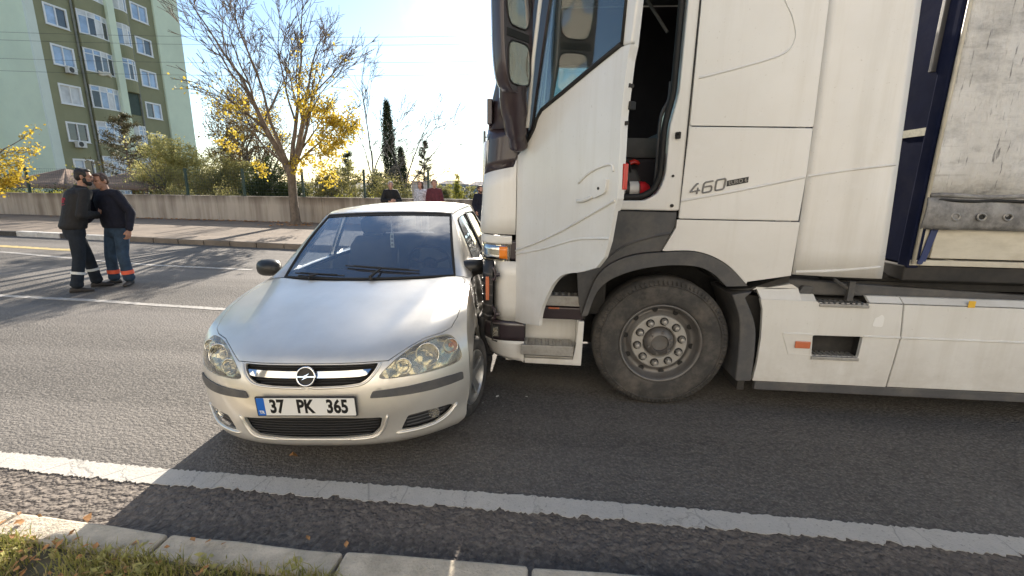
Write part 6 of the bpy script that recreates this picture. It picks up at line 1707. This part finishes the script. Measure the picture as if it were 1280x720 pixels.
# onlookers by the wall
def onlooker(x, y, rz, label, top, legs, hair, h=1.6, sc=.93, hair_len=0., arms=None, beard=False, skin="skin_pale"):
    J = stand(h, sh=.155)
    if arms: J.update(arms)
    person(label, (x, y, .13), rz, J, top, legs, skin=skin, hair=hair, voxel=.014, scale=sc, hair_len=hair_len, beard=beard, loose=.88, collar=False)
folded = dict(el_l=(-.27, .06, 1.02), wr_l=(-.02, .26, 1.0), el_r=(.27, .06, 1.02), wr_r=(.06, .27, 1.03), hd_l=(1, .3, 0), hd_r=(-1, .3, 0), pn_l=(0, -1, 0), pn_r=(0, -1, 0))
onlooker(-4.66, 13.2, R(-150), "grey haired person in a black jacket standing behind the car roof", "jacket_black", "trouser_dark", "hair_grey", 1.58, .97, arms=folded)
onlooker(-3.78, 13.3, R(-195), "dark haired person in a white patterned jumper standing behind the car roof", "white_print", "trouser_blue", "hair_brown", 1.60, .97, hair_len=.03)
onlooker(-3.30, 13.0, R(-170), "man in a maroon jumper standing behind the car roof", "maroon", "trouser_dark", "hair_black", 1.64, .98)
onlooker(-2.02, 13.2, R(-130), "bearded man in navy standing between car and truck", "jumper_navy", "trouser_dark", "hair_brown", 1.56, .93, beard=True)
# ------------------------------------------------------------------ trees and plants
def leaf_cloud(name, pts, size, m, parent=None, seed=1, aspect=.6, up=.25, fold=True):
    """one small folded leaf (two triangles) at each point, turned at random"""
    rs = np.random.RandomState(seed); P = np.asarray(pts, float); n = len(P)
    d = rs.normal(size=(n, 3)); d[:, 2] -= up; d /= np.linalg.norm(d, axis=1)[:, None]
    e = rs.normal(size=(n, 3)); e -= d * (e * d).sum(1)[:, None]; e /= np.linalg.norm(e, axis=1)[:, None]
    nn = np.cross(d, e); s = size * rs.uniform(.6, 1.35, n)[:, None]
    Vv = np.empty((n, 4, 3)); Vv[:, 0] = P - d * s * .5; Vv[:, 1] = P + e * s * .5 * aspect + nn * s * .10; Vv[:, 2] = P + d * s * .5; Vv[:, 3] = P - e * s * .5 * aspect + nn * s * .10
    me = bpy.data.meshes.new(name); me.vertices.add(n * 4); me.vertices.foreach_set("co", Vv.reshape(-1))
    idx = np.arange(n)[:, None] * 4 + np.array([0, 1, 2, 0, 2, 3])[None]
    me.loops.add(n * 6); me.loops.foreach_set("vertex_index", idx.reshape(-1).astype(np.int32))
    me.polygons.add(n * 2); me.polygons.foreach_set("loop_start", np.arange(n * 2, dtype=np.int32) * 3)
    try: me.polygons.foreach_set("loop_total", np.full(n * 2, 3, np.int32))
    except Exception: pass
    me.update(calc_edges=True); me.validate(); me.materials.append(MATS[m]); return link(name, me, parent)
def clumps(rs, centre, rad, n_cl, n_leaf, cl_r, fill=.35, squash=1.0, lower=-1.0):
    """leaf points in clusters spread through an ellipsoid, mostly in its outer part, leaving gaps"""
    out = []
    c = np.array(centre, float); rad = np.array(rad, float)
    for _ in range(n_cl):
        while True:
            v = rs.normal(size=3); v /= np.linalg.norm(v)
            if v[2] >= lower: break
        q = c + v * rad * rs.uniform(fill, 1.0)
        r_ = cl_r * rs.uniform(.6, 1.3)
        k = int(n_leaf * rs.uniform(.5, 1.4))
        w = rs.normal(size=(k, 3)) * r_ * np.array([1, 1, squash]) * .6
        out.append(q + w)
    return np.concatenate(out)
def limb(b, p, d, L, r, depth, rr, tips, bend=.12, up=.10, kids=(2, 4), shrink=.68, spread=.55, seg=None, rmin=.006):
    n = max(3, int(L / .35)); pts = [Vector(p)]; d = Vector(d).normalized()
    for i in range(n):
        d = (d + Vector((rr.gauss(0, bend), rr.gauss(0, bend), rr.gauss(0, bend * .6) + up * .3))).normalized(); pts.append(pts[-1] + d * L / n)
    rads = [max(rmin, lerp(r, r * .45, i / n)) for i in range(n + 1)]
    b.tube(pts, rads, seg or (7 if depth > 2 else 5 if depth > 1 else 3), True)
    if depth <= 0:
        tips.extend(pts[1:]); return
    if depth == 1: tips.extend(pts[2:])
    k = rr.randint(*kids) + (1 if depth > 1 else 2)
    for i in range(k):
        t = rr.uniform(.30, .98) if i else 1.; j = min(int(t * n), n - 1); q = pts[j].lerp(pts[j + 1], t * n - j) if t < 1 else pts[-1]
        ax = Vector((rr.gauss(0, 1), rr.gauss(0, 1), rr.gauss(0, .5))); ax = (ax - d * ax.dot(d)).normalized()
        nd = (d + ax * rr.uniform(.4, 1.) * spread * (1.5 if i else .5)).normalized()
        limb(b, q, nd, L * shrink * rr.uniform(.7, 1.1), max(rmin, lerp(r, r * .45, t) * (.62 if i else .9)), depth - 1, rr, tips, bend, up, kids, shrink, spread, None, rmin)

# --- the street tree: pale twisted trunk, fan of bare limbs, yellow leaves left in the lower crown
st = thing("street_tree", "nearly bare street tree with yellow leaves in its lower crown, on the far pavement", "tree", (-8.88, 15.31, .13))
rr = random.Random(21)
tb = MB()
tb.tube([(0, 0, -.05), (.0, 0, .12), (-.02, 0, .9), (-.015, .02, 1.6), (-.02, 0, 2.05)], [.22, .165, .14, .138, .165], 12)
for a in range(6): tb.tube([(.20 * math.cos(a), .2 * math.sin(a), -.04), (.12 * math.cos(a), .12 * math.sin(a), .2)], [.06, .03], 6)
tb.build("trunk", "bark", st, smooth=True, angle=60)
lb = MB(); tips = []
LIMBS = [((.08, 0, 1.85), (.22, .05, 1), 2.7, .105), ((-.06, .02, 1.95), (-.30, -.05, 1), 2.9, .10), ((-.10, 0, 1.75), (-.62, .1, .85), 2.4, .075), ((.0, .05, 2.0), (.02, .25, 1), 3.1, .085),
         ((.10, .0, 1.9), (.52, -.12, .9), 2.3, .07), ((-.02, -.06, 2.0), (-.12, -.35, 1), 2.6, .07), ((.04, .06, 2.0), (.14, .4, .95), 2.5, .06), ((-.08, .05, 1.9), (-.85, .25, .62), 1.9, .05), ((.1, 0, 2.0), (.80, .2, .62), 1.6, .045)]
for p, d, L, r_ in LIMBS: limb(lb, p, d, L, r_, 4, rr, tips, bend=.07, up=.06, kids=(2, 4), shrink=.64, spread=.58, rmin=.007)
lb.build("limbs", "bark", st, smooth='all', fix=False)
rs = np.random.RandomState(4); lp_ = []
for t in tips:
    z = t.z; x = t.x
    pz = math.exp(-((z - 2.9) / .95) ** 2) + .10 * math.exp(-((z - 4.4) / .9) ** 2) * (x > .6)
    pz *= (.3 + .9 * (x > .1) + .55 * (x < -1.0)) * (.3 + .9 * (math.sin(x * 3.1 + z * 2.7) > -.2))
    if rr.random() < pz * .72:
        for _ in range(rr.randint(3, 8)): lp_.append((t.x + rr.gauss(0, .13), t.y + rr.gauss(0, .13), t.z + rr.gauss(0, .12)))
for c, rad, n in (((.95, 0, 2.35), (.75, .7, .60), 26), ((-2.0, 0, 2.9), (.55, .5, .40), 7), ((-1.05, 0, 1.9), (.4, .4, .35), 5), ((.35, 0, 2.0), (.5, .5, .4), 8), ((1.4, -.1, 1.6), (.35, .35, .35), 7)):
    lp_ += list(clumps(rs, c, rad, n, 26, .17))
leaf_cloud("foliage", lp_, .088, "leaf_yellow", st, 3, .75)

def bush(name, label, cat, loc, blobs, m, size, n_cl, n_leaf, cl_r, seed, stems=5, bark="bark_grey", h=2., spread=.6, aspect=.45, up=.3, group=None, sq=1.0):
    """shrub or leafy tree: several leaf masses over visible stems"""
    t = thing(name, label, cat, loc, 0, group); rs = np.random.RandomState(seed); rr = random.Random(seed); pts = []
    for c, rad, w in blobs: pts.append(clumps(rs, c, rad, int(n_cl * w), n_leaf, cl_r, .25, sq))
    b = MB(); tp = []
    for k in range(stems):
        c, rad, w = blobs[k % len(blobs)]; tgt = Vector(c) + Vector((rr.gauss(0, rad[0] * .3), rr.gauss(0, rad[1] * .3), 0))
        base = Vector((rr.gauss(0, .12), rr.gauss(0, .12), -.1)); d = tgt - base
        limb(b, base, d, d.length * .8, .035 * h, 2, rr, tp, bend=.12, up=.05, kids=(2, 4), shrink=.55, spread=.7)
    b.build("trunk", bark, t, smooth='all', fix=False)
    pts.append(np.array([(q.x + rr.gauss(0, .1), q.y + rr.gauss(0, .1), q.z + rr.gauss(0, .1)) for q in tp for _ in range(3)]))
    leaf_cloud("crown", np.concatenate(pts), size, m, t, seed, aspect, up); return t
G = lambda x, y: (x, y, ground_z(x, y))
# yellow tree whose branch hangs in from the left
lt = thing("yellow_leaved_tree", "tree with bright yellow leaves reaching in at the left edge", "tree", (-20.7, 15.3, .13))
lbm = MB(); tp = []; rr = random.Random(8)
lbm.tube([(0, 0, -.05), (.02, 0, 1.2), (.05, 0, 1.75)], [.12, .09, .07], 10)
for p, d, L in (((.03, 0, 1.2), (1, -.2, .30), 1.3), ((.05, 0, 1.6), (.6, .1, .5), 1.3), ((.02, 0, 1.5), (-.8, .1, .5), 1.6), ((.04, 0, 1.7), (-.3, .3, .7), 1.3), ((.04, 0, 1.6), (.9, -.35, .35), 1.2)):
    limb(lbm, p, d, L, .045, 3, rr, tp, bend=.10, up=.02, kids=(2, 3), shrink=.55, spread=.6)
lbm.build("trunk", "bark", lt, smooth='all', fix=False)
rs = np.random.RandomState(9)
lps = [(q.x + rr.gauss(0, .1), q.y + rr.gauss(0, .1), q.z + rr.gauss(0, .09)) for q in tp if rr.random() < .55 for _ in range(2)]
for c, rad, n in (((1.75, -.5, 1.35), (.45, .4, .35), 16), ((1.1, -.4, 1.9), (.5, .4, .45), 10), ((.7, -.3, 1.0), (.5, .4, .3), 8)): lps += list(clumps(rs, c, rad, n, 24, .13))
leaf_cloud("crown", lps, .10, "leaf_yellow", lt, 5, .75)

# pine in front of the block
def pine(name, label, loc, H, spread, seed, m, n_br, z0=.28, needle=.11, shape=1.0):
    t = thing(name, label, "tree", loc); rr = random.Random(seed); b = MB(); pts = []
    b.tube([(0, 0, -.1), (rr.gauss(0, .05), rr.gauss(0, .05), H * .5), (rr.gauss(0, .08), 0, H * .98)], [.035 * H ** .9 * .6, .024 * H ** .9 * .6, .015], 9)
    for k in range(n_br):
        f = z0 + (1 - z0) * (k + rr.random()) / n_br; L = spread * (1.02 - f) ** shape / (1 - z0) ** shape * rr.uniform(.65, 1.15) + .12; a = rr.uniform(0, 2 * math.pi)
        p = Vector((0, 0, f * H)); d = Vector((math.cos(a), math.sin(a), rr.uniform(.0, .35))); q = [p]
        for i in range(5): d.z += .05; q.append(q[-1] + d.normalized() * L / 5)
        b.tube(q, [.03, .026, .02, .016, .012, .007], 5)
        for i in range(1, 6):
            for _ in range(int(11 + 12 * (i > 2))):
                pts.append(tuple(q[i] + Vector((rr.gauss(0, .14), rr.gauss(0, .14), rr.gauss(.03, .09))) * (.5 + .12 * spread)))
    b.build("trunk", "bark", t, smooth='all', fix=False); leaf_cloud("crown", pts, needle, m, t, seed, .22, -.2); return t
pine("pine_tree", "dark bronze tinted pine standing in front of the green block", G(-25.2, 26), 5.15 + .5, 2.1, 31, "needle_bronze", 46, .30, .17, .7)
bush("olive_tree", "pale olive green bushy tree behind the wall, left of the street tree", "tree", G(-20.2, 23.5), [((-.9, 0, 2.0), (1.5, 1.1, 1.1), 1.), ((.9, .1, 2.5), (1.5, 1.1, 1.5), 1.2), ((-.1, -.2, 3.3), (1.1, .9, 1.0), .7), ((1.9, 0, 1.7), (1., .9, 1.0), .6)], "leaf_willow", .115, 90, 70, .26, 41, 8, h=1.6)
bush("olive_tree", "second pale olive bush close behind the wall below the street tree's left limbs", "tree", G(-16.6, 22.5), [((-.6, 0, 1.7), (1.2, .9, .9), 1.), ((.6, .1, 2.2), (1.0, .9, 1.2), 1.)], "leaf_olive", .11, 80, 60, .24, 42, 6, h=1.5)
bush("dark_shrub", "dense dark green shrub behind the wall left of the street tree's trunk", "shrub", G(-12.6, 20), [((0, 0, 1.5), (1.15, .9, 1.45), 1.), ((-.9, 0, 1.2), (.8, .7, 1.1), .6), ((.9, .0, 1.1), (.6, .7, 1.0), .4)], "leaf_dark", .10, 110, 70, .2, 43, 6, h=1.2)
bush("rust_brown_tree", "tall thin crowned rust brown tree behind the street tree", "tree", G(-18.2, 27.0), [((0, 0, 5.6), (2.3, 1.6, 3.0), 1.), ((-1.2, 0, 4.2), (1.6, 1.2, 1.8), .7), ((1.6, 0, 4.3), (1.5, 1.2, 2.0), .7)], "leaf_rust", .12, 72, 50, .34, 44, 9, h=3., spread=.7)
bush("rust_brown_tree", "lower rust brown tree between the block's corner and the street tree", "tree", G(-20.6, 28.5), [((0, 0, 4.2), (1.6, 1.2, 2.2), 1.), ((.5, 0, 5.6), (1.0, .9, 1.2), .5)], "leaf_rust", .12, 66, 50, .30, 45, 6, h=2.5)
bush("olive_tree", "grey green bush behind the wall right of the street tree's trunk", "tree", G(-9.9, 21.0), [((-.8, 0, 1.7), (.9, .8, 1.2), 1.), ((.3, 0, 1.9), (.9, .8, 1.3), 1.)], "leaf_olive", .10, 56, 50, .22, 46, 6, h=1.4)
bush("grey_green_shrub", "loose grey green shrub under the thin bare tree", "shrub", G(-9.0, 25), [((-.3, 0, 1.8), (1.2, .9, 1.3), 1.), ((.8, 0, 1.3), (.9, .8, .9), .7)], "leaf_olive", .10, 46, 46, .24, 47, 5, h=1.4)
pine("small_conifer", "small dark conifer right of the street tree", G(-10.5, 23.5), 3.5, .95, 33, "needle", 44, .05, .13, .9)
bush("dark_shrub", "round dark shrub at the foot of the cypress", "shrub", G(-10.7, 27.5), [((0, 0, 1.5), (.75, .7, 1.2), 1.), ((.2, 0, 2.1), (.5, .5, .8), .5)], "leaf_dark", .10, 60, 60, .18, 48, 4, h=1.1)
bush("yellow_green_shrub", "low yellow green shrub showing over the wall behind the canopies", "shrub", G(-22.2, 18.6), [((-1.6, 0, .95), (1.3, .5, .45), 1.), ((.6, 0, .9), (1.2, .5, .42), 1.), ((2.6, 0, .95), (1.2, .5, .5), 1.)], "lime", .08, 40, 40, .14, 49, 5, h=.7)
bush("yellow_green_shrub", "low yellow shrub over the wall near the cypress", "shrub", G(-8.0, 18.8), [((-.5, 0, 1.05), (.8, .4, .35), 1.), ((.5, 0, 1.0), (.6, .4, .3), .7)], "lime", .07, 22, 30, .12, 50, 4, h=.6)
bush("evergreen_shrub", "low dark evergreen shrub at the wall by the left edge", "shrub", G(-25.5, 20.5), [((-1., 0, 1.0), (1.6, .6, .75), 1.), ((1.2, 0, .9), (1.2, .6, .6), .8)], "leaf_dark", .09, 60, 50, .17, 51, 4, h=.8)
bush("hedge_shrub", "olive green shrub right behind the fence at the street tree", "shrub", G(-14.9, 18.6), [((-1.2, 0, 1.0), (1.4, .5, .7), 1.), ((1.3, 0, .95), (1.2, .5, .6), 1.)], "leaf_olive", .08, 60, 44, .16, 52, 6, h=.8)

# bare trees against the sky
def bare(label, loc, limbs, seed, h0, r0, leaves=0):
    t = thing("bare_tree", label, "tree", loc); rr = random.Random(seed); b = MB(); tp = []
    b.tube([(0, 0, -.1), (.04, 0, h0 * .5), (0, 0, h0)], [r0, r0 * .8, r0 * .65], 8)
    for p, d, L in limbs: limb(b, (0, 0, p), d, L, r0 * .6, 3, rr, tp, bend=.07, up=.08, kids=(3, 4), shrink=.55, spread=.55, rmin=.011)
    b.build("trunk", "bark_grey", t, smooth='all', fix=False)
    if leaves: leaf_cloud("dry_leaves", [(q.x + rr.gauss(0, .1), q.y + rr.gauss(0, .1), q.z) for q in rr.sample(tp, min(leaves, len(tp)))], .10, "leaf_rust", t, seed, .7)
bare("tall thin bare tree left of the cypress", G(-11.75, 30), [(3.6, (.05, 0, 1), 4.2), (2.6, (.35, .1, 1), 3.4), (2.2, (-.3, .1, 1), 2.6), (1.6, (.6, 0, .8), 2.2)], 61, 4.2, .085, 40)
bare("leaning bare tree with spreading branches right of the cypress", G(-10.6, 33.), [(1.4, (.65, .1, .9), 4.6), (1.8, (.25, .1, 1), 4.4), (1.0, (1, 0, .30), 2.8), (1.6, (-.2, 0, 1), 3.2)], 62, 2.0, .10)

cyp = thing("cypress_tree", "tall narrow dark cypress against the bright sky", "tree", G(-13.3, 38)); rs = np.random.RandomState(71); pts = []
for k in range(900):
    f = rs.uniform(.02, 1); z = .3 + 8.45 * f; r_ = .72 * (1 - f) ** .62 * (1 - .3 * max(0, .15 - f) / .15) + .05; a = rs.uniform(0, 2 * math.pi); q = rs.uniform(.5, 1.12) if rs.rand() > .06 else 1.3
    c = np.array([r_ * q * math.cos(a) - .15 * f + .3 * (f < .45) * q * r_, r_ * q * math.sin(a), z]); pts.append(c + rs.normal(size=(24, 3)) * np.array([.09, .09, .2]))
MB().tube([(0, 0, -.2), (0, 0, 8.)], [.16, .03], 8).build("trunk", "bark", cyp); leaf_cloud("crown", np.concatenate(pts), .13, "cypress", cyp, 72, .4, -.9)
c2 = thing("cypress_tree", "shorter dark cypress leaning against the tall one's right side", "tree", G(-12.3, 38.4)); pts = []
for k in range(420):
    f = rs.uniform(.02, 1); z = .2 + 5.0 * f; r_ = .52 * (1 - f) ** .6 + .05; a = rs.uniform(0, 2 * math.pi); q = rs.uniform(.5, 1.15)
    pts.append(np.array([r_ * q * math.cos(a) - .25 * f, r_ * q * math.sin(a), z]) + rs.normal(size=(22, 3)) * np.array([.09, .09, .18]))
MB().tube([(0, 0, -.2), (-.1, 0, 4.6)], [.12, .03], 8).build("trunk", "bark", c2); leaf_cloud("crown", np.concatenate(pts), .12, "cypress", c2, 73, .4, -.9)
pine("spruce_tree", "small open spruce right of the cypress", G(-13.2, 48), 6.9, 1.7, 34, "needle", 60, .10, .18, .95)
bush("poplar_tree", "small yellowish poplar among the distant houses", "tree", G(-14.2, 70), [((0, 0, 3.0), (.55, .5, 2.0), 1.), ((.1, 0, 1.6), (.8, .6, 1.1), .7)], "lime", .16, 60, 40, .2, 81, 4, h=1.5)
bush("distant_shrub", "dark shrub behind the maroon jumper man", "shrub", G(-14.2, 56), [((0, 0, 1.8), (1.5, 1., 1.5), 1.), ((1.3, 0, 1.5), (1.0, .8, 1.1), .6)], "leaf_olive", .17, 70, 50, .26, 82, 4, h=1.5)
# far line of trees that closes the view between the trunks
rs = np.random.RandomState(91); pts = []
for x in np.arange(-150, 60, 2.6):
    y = 120 + 12 * math.sin(x * .13); h_ = 2.6 + 1.3 * math.sin(x * .61) + 1.0 * rs.rand(); z = ground_z(x, y)
    pts.append(clumps(rs, (x, y, z + h_ * .5), (2.2, 1.2, h_ * .6), 16, 26, .5))
tag(leaf_cloud("far_tree_line", np.concatenate(pts), .5, "leaf_olive", None, 92, .7), "low far-off line of greenery beyond the wall", "trees", kind='stuff')
rs = np.random.RandomState(93); pts = []
for x in np.arange(-36, -17, .9):
    y = 31 + 1.5 * math.sin(x); z = ground_z(x, y); pts.append(clumps(rs, (x, y, z + 1.2), (1.0, .8, 1.2), 16, 34, .26))
tag(leaf_cloud("garden_hedge", np.concatenate(pts), .14, "leaf_dark", None, 94, .5), "dark garden hedge in front of the apartment block", "hedge", kind='stuff')

# --- grass on the verge at the camera's feet
rs = np.random.RandomState(5); N = 50000
gx_ = rs.uniform(-4.6, 3.0, N); gy_ = np.array([near_kerb_y(x) for x in gx_]) - .118 - np.abs(rs.normal(0, .24, N)) + rs.normal(0, .012, N)
dens = np.sin(gx_ * 7.3 + 1.1) * np.cos(gy_ * 9.1) + np.sin(gx_ * 19 + gy_ * 13) * .6
ok = (rs.rand(N) < .55 + .35 * dens) & (gy_ > .7) & ((gx_ < -.74) | (gy_ < 1.36 - .03 * rs.rand(N)))
def grass(name, sel, m, h, label):
    x = gx_[sel]; y = gy_[sel]; n = len(x); a = rs.uniform(0, 2 * math.pi, n); hh = h * rs.uniform(.4, 1.3, n); w = rs.uniform(.0014, .0032, n); ln = rs.uniform(.1, .9, n) * hh
    Vv = np.zeros((n, 5, 3)); dx, dy = np.cos(a), np.sin(a); bx, by = -dy * w, dx * w
    for k, (f, s) in enumerate(((0, 1), (0, -1), (.55, -.8), (.55, .8), (1, 0))):
        Vv[:, k, 0] = x + bx * s + dx * ln * f ** 2; Vv[:, k, 1] = y + by * s + dy * ln * f ** 2; Vv[:, k, 2] = .078 + hh * f * (1 - .25 * f)
    me = bpy.data.meshes.new(name); b0 = (np.arange(n) * 5)[:, None]
    faces = [tuple(r) for r in (b0 + np.array([0, 1, 2, 3]))] + [tuple(r) for r in (b0 + np.array([3, 2, 4]))]
    me.from_pydata(Vv.reshape(-1, 3).tolist(), [], [tuple(int(i) for i in f) for f in faces]); me.materials.append(MATS[m])
    return tag(link(name, me), label, "grass", kind='stuff')
pick = rs.rand(N)
grass("grass", ok & (pick < .62), "grass", .07, "short green grass on the verge in front of the kerb")
grass("dry_grass", ok & (pick >= .62), "grass_dry", .05, "dry straw coloured grass mixed into the verge")
wd = [((x, y, .10)) for x, y in zip(rs.uniform(-2.9, -.9, 70), rs.uniform(1.1, 1.5, 70))]
wp_ = []
for x, y, z in wd:
    for _ in range(9): wp_.append((x + rs.normal(0, .022), y + rs.normal(0, .022), z + rs.uniform(-.015, .02)))
tag(leaf_cloud("broad_leaved_weeds", wp_, .035, "leaf_willow", None, 6, .5, .0), "small broad leaved weeds growing in the verge grass", "weeds", kind='stuff')
tag(litter("verge_litter", [(-2.0, 1.35, .095, .6, .12), (-2.4, 1.45, .095, .3, .1)], "dry_leaf", 160, 12, .018), "dry leaf fragments lying in the verge grass", "leaf litter")
# single fallen leaves and broken pieces on the road
def fallen(x, y, s, label, m="dry_leaf"):
    b = MB(); b.add([(-s, 0, .004), (-s * .3, s * .5, .02), (s * .5, s * .4, .012), (s, 0, .003), (s * .4, -s * .5, .022), (-s * .4, -s * .45, .008)], [(0, 1, 5), (1, 2, 4, 5), (2, 3, 4)])
    o = b.build("dry_leaf", m, solid=.001); o.location = (x, y, .004); o.rotation_euler = (0, 0, rnd.uniform(0, 6)); tag(o, label, "leaf"); return o
fallen(-2.22, 1.735, .032, "curled brown leaf on the road edge beside the left kerb"); fallen(-1.51, 2.34, .03, "brown leaf lying in the shade under the car's bumper")
def shard(x, y, s, label, m="debris_white"):
    b = MB().loft([[(-s, -s * .4, 0), (s * .9, -s * .5, 0), (s, s * .4, 0), (-s * .7, s * .5, 0)], [(-s * .8, -s * .3, s * .25), (s * .6, -s * .3, s * .4), (s * .7, s * .2, s * .3), (-s * .5, s * .3, s * .2)]])
    o = b.build("debris", m); o.location = (x, y, .003); o.rotation_euler = (0, 0, rnd.uniform(0, 6)); return tag(o, label, "debris")
shard(-.36, 3.28, .016, "white broken plastic shard on the road below the truck's bumper corner"); shard(-.13, 3.3, .010, "tiny white chip on the road under the truck's lower step")

for x, y, s in ((-.42, 3.02, .009), (-.30, 3.12, .007), (-.46, 3.16, .011), (-.27, 2.92, .006), (-.38, 2.86, .007), (-.20, 3.06, .008)):
    o = shard(x, y, s, "tiny broken plastic fragment on the shaded road between the car's wheel and the truck's step", "badge_grey"); o["group"] = "plastic fragments by the crash"
